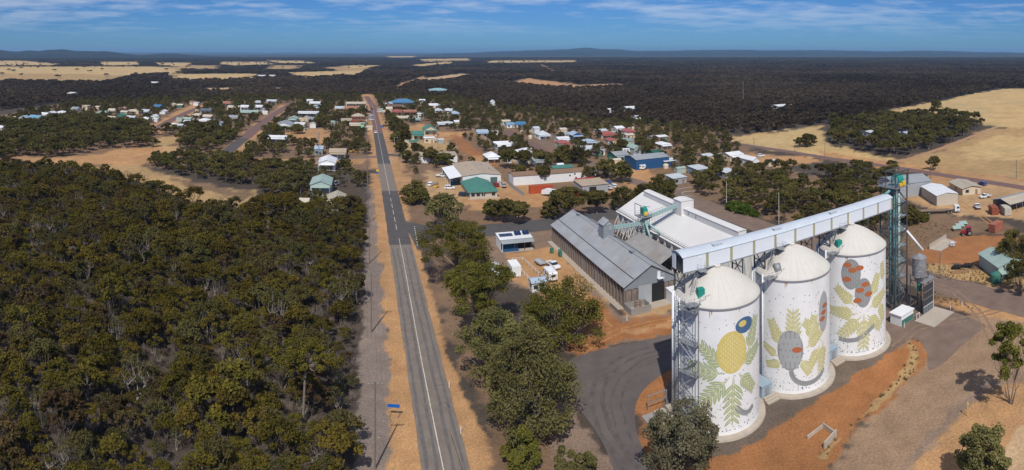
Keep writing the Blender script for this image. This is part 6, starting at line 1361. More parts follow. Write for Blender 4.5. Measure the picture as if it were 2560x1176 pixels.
def clutter():
    rc = random.Random(77); n = 0
    sh = ['white', 'pale', 'grey', 'palegreen', 'cream', 'paleblue']; hs = [b for b in BLD if 280 < math.hypot(b[0], b[1]) < 640]
    for b in hs:
        if rc.random() < .45:
            an = rc.uniform(-.6, 3.6); p = Vector((b[0]+math.cos(an)*(b[2]+4), b[1]+math.sin(an)*(b[2]+4), 0)); left = p.dot(VX) < 12; col = rc.choice(sh)
            w, d, h = rc.uniform(3, 5.5), rc.uniform(3, 4.5), rc.uniform(2.1, 2.7)
            t = thing('garden_shed', f'small {"pale" if col in ("pale", "white", "cream") else "grey-green" if col == "palegreen" else "blue-grey" if col == "paleblue" else "grey"} garden shed beside a house {"left" if left else "right"} of the main street', 'shed', p, GA, 'garden sheds of the town'); panel('wall', t, (0, 0, h/2), (w, d, h), WM('white' if col == 'white' else 'grey' if col in ('grey', 'pale') else 'palegreen' if col == 'palegreen' else 'cream')); roof_mesh(w, d, h, .5, 'gx', .15).build('roof', RM(col), t, fix=False); n += 1
        if rc.random() < .4:
            an = rc.uniform(3.4, 6); p = Vector((b[0]+math.cos(an)*(b[2]+2), b[1]+math.sin(an)*(b[2]+2), 0)); left = p.dot(VX) < 12
            t = thing('rain_tank', f'round rain tank beside a house {"left" if left else "right"} of the main street', 'tank', p, 0, 'rain tanks of the town'); MB().lathe([(1.4, 0), (1.45, 2), (1.3, 2.2), (.1, 2.5)], 14, cap=True).build('shell', WM(rc.choice(('green', 'grey', 'cream'))), t, smooth=True); MB().lathe([(1.45, 1.0), (1.5, 1.05), (1.45, 1.1)], 14).build('hoop', STEEL, t)
    FN = [((1160, 312), (1200, 340), (1240, 366), 'cream', 'long cream lane wall right of the green gabled hall'), ((1245, 398), (1300, 404), (1350, 408), 'palegreen', 'pale green fence behind the workshop trees'), ((1524, 400), (1570, 397), (1590, 395), 'green', 'dark green fence below the long grey shed'), ((520, 271), (560, 270), (600, 269), 'cream', 'cream fence in front of the long cream building'), ((1300, 332), (1320, 330), (1345, 328), 'cream', 'low cream wall left of the white cottage'), ((470, 300), (520, 303), (560, 300), 'grey', 'grey fence along the back of the left houses'), ((1430, 360), (1470, 358), (1500, 360), 'palegreen', 'pale fence behind the solar strip house'), ((1264, 437), (1270, 460), (1310, 492), 'grey', 'thin grey mesh fence between the workshop and the containers')]
    for p0, p1, p2, c, lab in FN:
        q = smooth_line([tuple(P(*p)[:2]) for p in (p0, p1, p2)], 6); t = thing('fence', lab, 'fence', (0, 0, 0))
        for i in range(len(q)-1): dd = q[i+1]-q[i]; panel('fence_panel', t, ((q[i].x+q[i+1].x)/2, (q[i].y+q[i+1].y)/2, .85), (dd.length-.05, .06, 1.7), WM(c), math.atan2(dd.y, dd.x)); beam('post', t, (q[i].x, q[i].y, 0), (q[i].x, q[i].y, 1.8), .12, STEEL)
clutter()
#@@PART5
# ---------------------------------------------------------------- foliage
def leaf_mat(name, col, tip, rnd_amt=.28, trans=.25, patch=.03, pamt=.15):
    m = bpy.data.materials.new(name); m.use_nodes = True; nt = m.node_tree; N = nt.nodes; L = nt.links; N.clear()
    out = N.new('ShaderNodeOutputMaterial'); at = N.new('ShaderNodeAttribute'); at.attribute_name = 'tone'
    mx = N.new('ShaderNodeMix'); mx.data_type = 'RGBA'; L.new(at.outputs['Fac'], mx.inputs[0]); mx.inputs[6].default_value = (*col, 1); mx.inputs[7].default_value = (*tip, 1)
    oi = N.new('ShaderNodeObjectInfo'); r = N.new('ShaderNodeMapRange'); r.inputs[3].default_value = 1-rnd_amt; r.inputs[4].default_value = 1+rnd_amt; L.new(oi.outputs['Random'], r.inputs[0])
    hs = N.new('ShaderNodeHueSaturation'); mh = N.new('ShaderNodeMapRange'); mh.inputs[3].default_value = .482; mh.inputs[4].default_value = .508
    fr = N.new('ShaderNodeMath'); fr.operation = 'FRACT'; m7 = N.new('ShaderNodeMath'); m7.operation = 'MULTIPLY'; m7.inputs[1].default_value = 7.31; L.new(oi.outputs['Random'], m7.inputs[0]); L.new(m7.outputs[0], fr.inputs[0]); L.new(fr.outputs[0], mh.inputs[0]); L.new(mh.outputs[0], hs.inputs['Hue'])
    ge = N.new('ShaderNodeNewGeometry'); pn = N.new('ShaderNodeTexNoise'); pn.inputs['Scale'].default_value = patch; pn.inputs['Detail'].default_value = 4; L.new(ge.outputs['Position'], pn.inputs['Vector'])
    pr = N.new('ShaderNodeMapRange'); pr.inputs[1].default_value = .34; pr.inputs[2].default_value = .66; pr.inputs[3].default_value = 1-pamt; pr.inputs[4].default_value = 1+pamt; L.new(pn.outputs[0], pr.inputs[0])      # stands of darker and paler kinds
    vm = N.new('ShaderNodeMath'); vm.operation = 'MULTIPLY'; L.new(r.outputs[0], vm.inputs[0]); L.new(pr.outputs[0], vm.inputs[1])
    L.new(vm.outputs[0], hs.inputs['Value']); L.new(mx.outputs[2], hs.inputs['Color'])
    d = N.new('ShaderNodeBsdfDiffuse'); t = N.new('ShaderNodeBsdfTranslucent'); s = N.new('ShaderNodeMixShader'); s.inputs[0].default_value = trans
    L.new(hs.outputs[0], d.inputs[0]); L.new(hs.outputs[0], t.inputs[0]); L.new(d.outputs[0], s.inputs[1]); L.new(t.outputs[0], s.inputs[2]); L.new(s.outputs[0], out.inputs[0])
    MATS[name] = m; return m
L_MAL = leaf_mat('mallee_leaf', (.076, .064, .016), (.145, .118, .020), .24)
L_GUM = leaf_mat('gum_leaf', (.118, .114, .042), (.205, .186, .066), .18)
L_GRN = leaf_mat('green_leaf', (.100, .104, .022), (.190, .172, .036), .15)
L_TWN = leaf_mat('town_leaf', (.086, .078, .025), (.152, .134, .036), .30)
L_FAR = leaf_mat('far_leaf', (.066, .050, .036), (.105, .078, .050), .30, .25, .0035, .38)  # brown bush colour, darkened to stand in for cloud shadow
L_DRY = leaf_mat('dry_shrub', (.12, .098, .078), (.21, .175, .145), .3, .1)
L_GRS = leaf_mat('dry_grass', (.26, .185, .085), (.36, .27, .13), .2, .2)
BARK = mat('bark', (.20, .165, .135), rough=.95, var=.25, scale=2); BARKD = mat('bark_dark', (.10, .08, .065), rough=.95, var=.25, scale=2)
def leaves(rs, clusters, per, size, up=.45, asp=.55):
    """leaf sprays spread through flattened clumps: clusters = rows of cx cy cz rx ry rz"""
    C = np.repeat(np.array(clusters, float), per, axis=0); n = len(C)
    d = rs.normal(size=(n, 3)); d /= np.linalg.norm(d, axis=1)[:, None]; rad = rs.random(n)**.45
    pos = C[:, :3]+d*rad[:, None]*C[:, 3:6]
    nrm = rs.normal(size=(n, 3))+np.array([0, 0, 1.0])*up*2+d*.7; nrm /= np.linalg.norm(nrm, axis=1)[:, None]
    t = np.cross(nrm, rs.normal(size=(n, 3))); t /= np.linalg.norm(t, axis=1)[:, None]; b = np.cross(nrm, t)
    s = size*(.6+.8*rs.random(n))[:, None]
    v = np.stack([pos-t*s, pos-b*s*asp, pos+t*s, pos+b*s*asp], 1).reshape(-1, 3)
    ct = rs.random(len(clusters)); tone = np.clip(np.repeat(ct, per)*.75+rs.random(n)*.35-.05, 0, 1)
    return v, np.repeat(tone, 4)
def crown_mesh(name, v, tone, m):
    n = len(v)//4; me = bpy.data.meshes.new(name); me.vertices.add(len(v)); me.vertices.foreach_set('co', v.reshape(-1).astype(np.float32))
    me.loops.add(4*n); me.loops.foreach_set('vertex_index', np.arange(4*n)); me.polygons.add(n); me.polygons.foreach_set('loop_start', np.arange(0, 4*n, 4)); me.polygons.foreach_set('loop_total', np.full(n, 4)); me.update()
    a = me.attributes.new('tone', 'FLOAT', 'POINT'); a.data.foreach_set('value', tone.astype(np.float32)); me.materials.append(m); return me
def limbs(clusters, h, r0, rs, fork, stems=1, spread=.25):
    mb = MB(); base = [Vector((rs.normal()*spread*.3, rs.normal()*spread*.3, -.2)) for _ in range(stems)]
    tops = [Vector((b.x*3+rs.normal()*spread, b.y*3+rs.normal()*spread, h*fork*(.85+.3*rs.random()))) for b in base]
    for b, t in zip(base, tops):
        mid = b.lerp(t, .5)+Vector((rs.normal()*.12*spread, rs.normal()*.12*spread, 0)); rr = r0/(stems**.5)
        mb.tube(b, mid, rr*1.15, 7, rr*.9, cap=False); mb.tube(mid, t, rr*.9, 7, rr*.7, cap=False)
    for c in clusters:
        c = Vector(c[:3]); t = min(tops, key=lambda q: (q-c).length); mid = t.lerp(c, .5)+Vector((rs.normal()*.3, rs.normal()*.3, -.12*(c-t).length)); rr = r0/(stems**.5)*.38
        mb.tube(t, mid, rr, 5, rr*.7, cap=False); mb.tube(mid, c, rr*.7, 4, rr*.3, cap=False)
    return mb
def mallee(seed, h, w, per, size, m=L_MAL, ncl=10, name='mallee'):
    rs = np.random.RandomState(seed); cl = []
    for k in range(ncl):
        a = 2*math.pi*k/ncl*1.618*2+rs.random(); rr = w/2*(.12+.80*rs.random()**.6); z = h*(.95-.34*(rr/(w/2))**2-.16*rs.random()); s = w*.15*(.7+.7*rs.random())
        cl.append((rr*math.cos(a), rr*math.sin(a), z, s, s, s*.6))
    v, t = leaves(rs, cl, per, size, .5); return crown_mesh(name+'_crown', v, t, m), limbs(cl, h, .16, rs, .35, 3, .5).mesh(name+'_trunk', BARKD if seed % 3 else BARK, fix=False)
def gum(seed, h, w, per, size, m, ncl, flat=.5, low=.35, r0=.35, stems=1, dense=1.0, fork=None, name='gum', squash=.75):
    """spreading crown: clumps on and inside an uneven dome"""
    rs = np.random.RandomState(seed); cl = []
    for k in range(ncl):
        a = rs.random()*2*math.pi; u = rs.random(); rr = math.sqrt(rs.random()); lob = .98+.16*math.sin(a*3+seed)+.10*math.sin(a*5+2*seed)
        top = h-(h*(1-low))*flat*rr**2.2; bot = h*low+(h*.12)*(1-rr); z = bot+(top-bot)*(1-(1-u)**1.8 if dense < 1.5 else u**.8)
        s = w*.098*(.6+.8*rs.random())*(dense**.3)
        cl.append((rr*w/2*lob*.92*math.cos(a), rr*w/2*lob*.92*math.sin(a), min(z, h-s*.5), s, s, s*squash))
    v, t = leaves(rs, cl, per, size, .42); return crown_mesh(name+'_crown', v, t, m), limbs(cl, h, r0, rs, fork or low*.8, stems, .5).mesh(name+'_trunk', BARK, fix=False)
def place_tree(name, label, me, loc, rz=0.0, s=1.0, cat='tree', group=None, sz=None):
    t = thing(name, label, cat, loc, rz, group); t.scale = (s, s, sz or s)
    obj('crown', me[0], t); obj('trunk', me[1], t); return t

# --- named big trees
BIG = [
 (1108, 572, 11.8, 13.0, 'rounded', 'rounded blue-green tree on the corner of the road and the side street'),
 (1147, 722, 16.6, 19.0, 'umbrella', 'broad umbrella-crowned gum right of the road, below the corner tree'),
 (1192, 838, 15.2, 15.0, 'umbrella', 'flat-topped gum beside the white hut, third of the roadside row'),
 (1404, 858, 14.2, 16.5, 'dense', 'big rounded dark green tree standing alone in the depot yard'),
 (1236, 965, 13.8, 11.5, 'rounded', 'grey-green leafy gum at the left of the thick roadside clump'),
 (1330, 1080, 17.0, 14.5, 'dense', 'tallest dense olive gum of the thick roadside clump'),
 (1310, 1000, 14.0, 11.0, 'rounded', 'gum at the back of the thick roadside clump'),
 (1305, 1160, 5.0, 5.6, 'shrub', 'bright green bush at the foot of the roadside clump'),
 (1420, 1215, 6.2, 4.2, 'sapling', 'leafy sapling at the bottom edge, taller of two'),
 (1472, 1222, 4.9, 3.6, 'sapling', 'leafy sapling at the bottom edge, right one of two'),
 (1708, 1215, 11.4, 11.0, 'open', 'silvery gum in front of the first silo at the bottom edge'),
 (2526, 1008, 13.6, 8.2, 'thin', 'tall thin-crowned gum on bare orange ground at the right, casting a long shadow'),
 (2462, 1225, 8.2, 8.2, 'rounded', 'dark bushy tree cut by the bottom right edge'),
 (2536, 668, 10.0, 12.0, 'dense', 'large dark tree behind the pale green shed at the right edge'),
 (2552, 735, 8.5, 9.0, 'thin', 'pale open gum before the pale green shed at the right edge'),
 (1037, 508, 9.0, 11.5, 'dense', 'dense dark green tree at the bend left of the workshop'),
 (1055, 513, 6.0, 6.0, 'open', 'brownish bushy tree at the right foot of the dense dark tree'),
 (1232, 553, 7.4, 7.5, 'open', 'greyish tree at the left of the side street group'),
 (1262, 556, 8.0, 8.0, 'umbrella', 'umbrella tree in the middle of the side street group'),
 (1296, 560, 7.8, 7.5, 'umbrella', 'dark umbrella tree at the right of the side street group'),
 (1420, 548, 11.2, 14.5, 'umbrella', 'wide umbrella gum in front of the orange containers'),
 (1375, 545, 6.4, 6.5, 'rounded', 'low dark tree left of the wide umbrella gum'),
 (1493, 535, 8.6, 9.5, 'umbrella', 'flat-topped gum right of the wide umbrella gum'),
 (1555, 520, 7.8, 11.0, 'open', 'brownish spreading tree behind the white grain store'),
 (1612, 512, 8.2, 9.0, 'rounded', 'dark tree at the corner of the white grain store roof'),
 (1655, 500, 10.5, 12.0, 'dense', 'big dark green tree above the white grain store'),
 (1512, 446, 9.2, 10.5, 'open', 'brown-grey round-crowned tree by the camper van'),
 (1557, 456, 9.4, 9.5, 'open', 'round-crowned tree with pale trunk beside the brown one'),
 (1268, 420, 9.2, 9.5, 'umbrella', 'umbrella tree left of the pair behind the workshop'),
 (1310, 420, 9.0, 9.5, 'umbrella', 'umbrella tree right of the pair behind the workshop'),
 (1352, 412, 8.0, 9.0, 'thin', 'bare-limbed pale tree behind the long white store'),
 (1408, 410, 10.5, 11.0, 'dense', 'dark tree behind the long green carport, left'),
 (1448, 408, 9.5, 13.0, 'open', 'broad dark brown tree behind the long green carport, right'),
 (1300, 448, 6.5, 6.0, 'umbrella', 'small umbrella tree in front of the long white store, left'),
 (1356, 458, 8.0, 6.5, 'umbrella', 'slim umbrella tree in front of the long white store, right'),
 (995, 355, 7.2, 10.0, 'dense', 'dark tree on the verge at the town entry, lower'),
 (985, 325, 13.0, 13.5, 'dense', 'tall dark pine-like tree right of the main street'),
 (1008, 338, 10.0, 9.0, 'dense', 'dark tree right of the tall pine-like one'),
 (1013, 358, 9.0, 8.0, 'open', 'thin gum left of the green roofed cream shed'),
 (1003, 380, 6.0, 8.0, 'rounded', 'round tree at the left of the grass lot'),
 (1040, 377, 4.6, 7.0, 'rounded', 'small dense round tree on the grass lot'),
 (1015, 408, 6.5, 7.0, 'umbrella', 'small tree left of the white flat-roofed hall'),
 (1075, 408, 7.5, 8.5, 'umbrella', 'umbrella tree in front of the white hall, left'),
 (1110, 412, 6.0, 9.0, 'umbrella', 'low umbrella tree in front of the white hall, right'),
 (745, 334, 7.0, 9.5, 'rounded', 'round tree before the white-fronted workshop, right'),
 (690, 334, 7.4, 10.5, 'rounded', 'round tree before the white-fronted workshop, left'),
 (802, 318, 11.0, 13.0, 'dense', 'very dark big tree right of the white garage'),
 (810, 285, 13.0, 11.0, 'dense', 'tall dark tree in the middle of the left town'),
 (880, 292, 8.0, 9.0, 'rounded', 'green tree left of the brick hotel'),
 (905, 287, 9.0, 9.0, 'rounded', 'olive tree behind the brick hotel'),
 (1600, 362, 6.5, 7.0, 'rounded', 'bright green garden tree beside the pale green gable'),
 (1555, 378, 7.0, 7.5, 'rounded', 'bright green garden tree beside the white caravan'),
 (2020, 366, 8.0, 11.0, 'open', 'lone spreading tree in the pale field right of the bush edge'),
 (2000, 368, 6.0, 8.0, 'thin', 'grey bare tree beside the lone spreading tree in the field'),
 (2335, 425, 6.8, 7.0, 'thin', 'small gum with pale limbs on the bare paddock edge'),
 (2340, 278, 12.0, 12.0, 'open', 'lone gum standing out in the golden paddock'),
 (2275, 560, 6.8, 7.0, 'dense', 'dark tree right behind the tower'),
 (2310, 553, 3.0, 4.5, 'shrub', 'dark round shrub on the bare ground right of the tower'),
 (1835, 523, 3.0, 7.5, 'bush', 'bright green roadside bush, left and longest'),
 (1863, 533, 3.4, 6.5, 'bush', 'bright green roadside bush, middle and tallest'),
 (1887, 540, 2.4, 3.8, 'bush', 'bright green roadside bush, right and smallest'),
 (756, 1062, 13.6, 9.0, 'tall', 'tall pale-trunked gum rising from the foreground bush'),
 (490, 470, 0, 0, None, None),
]
def build_big():
    k = 0
    for x, y, h, w, kind, lab in BIG:
        if not kind: continue
        k += 1; c = P(x, y); D = math.hypot(c.x, c.y); q = 1.7 if D < 160 else (.7 if D < 260 else .35)
        ls = .20 if D < 160 else (.34 if D < 260 else .52); n = lambda v: max(20, int(v*q))
        if kind == 'rounded': me = gum(k, h, w, n(110), ls, L_GUM if D < 200 else L_TWN, 78, .55, .22, .3, 1, 1.3)
        elif kind == 'dense': me = gum(k, h, w, n(120), ls, L_GRN if (x, y) == (1404, 858) else (L_GUM if D < 120 else L_TWN), 92, .6, .16, .4, 1, 1.7)
        elif kind == 'umbrella': me = gum(k, h, w, n(120), ls, L_GRN if D < 160 else L_TWN, 96, .42, .46, .34, 3, 1.1, .3, squash=.5)
        elif kind == 'open': me = gum(k, h, w, n(90), ls*.95, L_SIL if D < 160 else L_TWN, 84, .5, .24, .3, 3, 1.1, .22)
        elif kind == 'thin': me = gum(k, h, w, n(95), ls, L_GRN if D < 120 else L_TWN, 40, .5, .42, .26, 4, 1.2, .22)
        elif kind == 'tall': me = gum(k, h, w, n(80), ls, L_MAL, 34, .4, .66, .22, 1, .8, .62)
        elif kind == 'shrub': me = gum(k, h, w, n(120), ls*.9, L_GRN, 44, .6, .1, .15, 3, 2)
        elif kind == 'bush': me = gum(k, h, w, n(150), ls, leafbright, 40, .55, .06, .12, 3, 2)
        else: me = gum(k, h, w, n(120), ls, L_GUM, 26, .6, .15, .12, 2, 2)
        place_tree({'shrub': 'shrub', 'bush': 'shrub', 'sapling': 'sapling'}.get(kind, 'gum_tree'), lab, me, c, (k*1.7) % 6.28, cat={'shrub': 'shrub', 'bush': 'shrub'}.get(kind, 'tree'))
L_SIL = leaf_mat('silver_leaf', (.135, .130, .070), (.22, .205, .12), .12)
leafbright = leaf_mat('bright_leaf', (.055, .092, .014), (.095, .135, .024), .1)
build_big()

# --- where scattered trees may stand
POLY = lambda pts: WP(pts)
def inside(X, Y, pts, m=0.0): return sdf(X, Y, WP(pts)) < m
OPEN = [z for z in ZONES if z[0] in ('dirt', 'red', 'gravel', 'rail', 'straw', 'field', 'pale', 'paleyard', 'grey', 'sand')]
def open_ground(X, Y):
    o = np.zeros(X.shape, bool)
    for s, soft, poly in OPEN: o |= inside(X, Y, poly, soft*.4)
    o |= sdf(X, Y, [tuple(p[:2]) for p in PYARD]) < 1; o |= sdf(X, Y, [tuple(p[:2]) for p in PAP]) < 1
    for pts, w in ROADPTS:
        for p in pts: o |= (X-p.x)**2+(Y-p.y)**2 < w*w
    for x, y, r, *_ in BLD: o |= (X-x)**2+(Y-y)**2 < r*r
    for a0, a1, b0, b1 in ((36, 75, 112, 178), (72, 106, 112, 178), (40, 125, 55, 100)):
        A = X*VX.x+Y*VX.y; B = X*UY.x+Y*UY.y; o |= (A > a0) & (A < a1) & (B > b0) & (B < b1)
    return o
def grid_points(r0, r1, sp, seed, azr=1.12):
    rs = np.random.RandomState(seed); n = int(2*r1/sp)+2; g = (np.arange(n)-n/2)*sp
    X, Y = np.meshgrid(g, g); X = X.ravel()+rs.uniform(-.46, .46, X.size)*sp; Y = Y.ravel()+rs.uniform(-.46, .46, Y.size)*sp
    R = np.hypot(X, Y); A = np.arctan2(X, Y); k = (R > r0) & (R < r1) & (np.abs(A) < azr) & (Y > 0); return X[k], Y[k], rs
def hides(X, Y, h, w, p=.93, rs=None):
    """trees that would stand right before a building"""
    D = np.hypot(X, Y); px = 1280+F*np.arctan2(X, Y); base = HOR+F*EYE/D; top = HOR+F*(EYE-h)/D; tw = w/2*F/D; o = np.zeros(X.shape, bool)
    for x, y, r, bx, by, hw, hh in BLD: o |= (np.hypot(x, y) > D) & (np.abs(px-bx) < hw*.85+tw*.55) & (top < by+hh*.55) & (base > by-hh)
    return o & (rs.random(len(X)) < p)
F_LEFT = [(-900, 520), (-300, 440), (0, 420), (230, 428), (340, 468), (470, 512), (560, 532), (640, 526), (700, 512), (740, 486), (800, 500), (870, 515), (908, 520), (905, 600), (898, 760), (886, 900), (880, 1176), (870, 1600), (-900, 1600)]
F_STRIP = [(335, 405), (460, 392), (560, 392), (640, 415), (720, 420), (760, 430), (760, 500), (680, 500), (640, 474), (520, 456), (420, 436)]
F_MID = [(-900, 330), (-60, 318), (60, 312), (160, 302), (240, 298), (300, 304), (420, 318), (560, 322), (590, 345), (545, 385), (440, 372), (300, 372), (140, 392), (-900, 420)]
F_SCRUB = [(1735, 428), (1800, 440), (1900, 432), (2000, 436), (2060, 440), (2150, 425), (2215, 418), (2245, 430), (2200, 470), (2200, 600), (2080, 610), (1990, 585), (1900, 545), (1780, 498), (1720, 472)]
F_BELT = [(2075, 312), (2140, 300), (2250, 292), (2330, 288), (2420, 296), (2466, 308), (2400, 348), (2330, 374), (2270, 388), (2200, 390), (2110, 372), (2070, 360)]
F_TOWN = [(-60, 320), (40, 290), (200, 256), (500, 246), (900, 238), (1130, 246), (1400, 290), (1700, 318), (1860, 350), (1860, 430), (1740, 470), (1640, 500), (1300, 430), (1180, 420), (1060, 430), (1010, 470), (930, 500), (780, 520), (700, 430), (620, 410), (560, 400), (520, 330), (300, 320)]
L_MAL2 = leaf_mat('mallee_leaf_grey', (.074, .068, .026), (.126, .112, .036), .22); L_MAL3 = leaf_mat('mallee_leaf_brown', (.070, .051, .025), (.118, .085, .032), .22)
MP = [mallee(100+k, 5.0+.8*(k % 3), 4.4+.5*(k % 4), 84, .20, (L_MAL, L_MAL, L_MAL2, L_MAL, L_MAL3, L_MAL, L_MAL2, L_MAL)[k], 13+k % 5) for k in range(8)]
BARKP = mat('bark_pale', (.34, .30, .26), rough=.95, var=.2, scale=2)
for _k in range(1):
    _m = mallee(150+_k, 5.8, 4.2, 9, .18, L_MAL2, 16); _m[1].materials.clear(); _m[1].materials.append(BARKP); MP.append(_m)
TP = [gum(200+k, 7.5+.6*(k % 3), 7.5+.6*(k % 2), 28, .40, L_TWN, (50, 40, 46)[k % 3], (.5, .45, .6)[k % 3], (.3, .45, .22)[k % 3], .25, (1, 3, 1)[k % 3], (.7, .55, .8)[k % 3], None, 'town_gum', (.7, .5, .75)[k % 3]) for k in range(6)]
SP = [mallee(300+k, 5.6, 5.4, 48, .36, L_TWN if k % 2 else L_MAL2, 12, 'scrub') for k in range(4)]
FP = [mallee(400+k, 5.4, 6.0, 22, .85, L_FAR, 8, 'far') for k in range(4)]

def gn_scatter(name, label, protos, X, Y, S, Zs, seed, cat=None):
    """one object: points with an instance of one of the plant meshes on each"""
    rs = np.random.RandomState(seed); n = len(X); me = bpy.data.meshes.new(name+'_points'); me.vertices.add(n); me.vertices.foreach_set('co', np.stack([X, Y, np.zeros(n)], -1).astype(np.float32).reshape(-1))
    def att(nm, ty, v): a = me.attributes.new(nm, ty, 'POINT'); a.data.foreach_set('vector' if ty == 'FLOAT_VECTOR' else 'value', v)
    att('sc', 'FLOAT_VECTOR', np.stack([S, S, Zs], -1).astype(np.float32).reshape(-1)); att('rot', 'FLOAT_VECTOR', np.stack([np.zeros(n), np.zeros(n), rs.random(n)*6.28], -1).astype(np.float32).reshape(-1)); att('idx', 'INT', rs.randint(0, len(protos), n).astype(np.int32))
    col = bpy.data.collections.new(name+'_kinds')
    for k, ms in enumerate(protos):
        mb_ = bmesh.new(); mats = []
        for m_ in (ms if isinstance(ms, (tuple, list)) else [ms]):
            off = len(mb_.faces); mb_.from_mesh(m_); mb_.faces.ensure_lookup_table()
            for f in mb_.faces[off:]: f.material_index = len(mats)
            mats.append(m_.materials[0])
        j = bpy.data.meshes.new(f'{name}_kind_{k:02d}'); mb_.to_mesh(j); mb_.free(); [j.materials.append(m_) for m_ in mats]
        col.objects.link(bpy.data.objects.new(f'{name}_kind_{k:02d}', j))
    o = stuff(obj(name, me)); o['label'] = label
    if cat: o['category'] = cat
    g = bpy.data.node_groups.new(name, 'GeometryNodeTree'); g.interface.new_socket('Geometry', in_out='INPUT', socket_type='NodeSocketGeometry'); g.interface.new_socket('Geometry', in_out='OUTPUT', socket_type='NodeSocketGeometry')
    N = g.nodes; L = g.links; gi = N.new('NodeGroupInput'); go = N.new('NodeGroupOutput'); ip = N.new('GeometryNodeInstanceOnPoints'); ci = N.new('GeometryNodeCollectionInfo'); ci.inputs['Collection'].default_value = col; ci.inputs['Separate Children'].default_value = True; ci.inputs['Reset Children'].default_value = True
    def na(nm, ty): q = N.new('GeometryNodeInputNamedAttribute'); q.data_type = ty; q.inputs[0].default_value = nm; return q.outputs[0]
    L.new(gi.outputs[0], ip.inputs['Points']); L.new(ci.outputs[0], ip.inputs['Instance']); ip.inputs['Pick Instance'].default_value = True
    L.new(na('idx', 'INT'), ip.inputs['Instance Index']); L.new(na('sc', 'FLOAT_VECTOR'), ip.inputs['Scale'])
    er = N.new('FunctionNodeEulerToRotation'); L.new(na('rot', 'FLOAT_VECTOR'), er.inputs[0]); L.new(er.outputs[0], ip.inputs['Rotation']); L.new(ip.outputs[0], go.inputs[0])
    o.modifiers.new('scatter', 'NODES').node_group = g
    return o

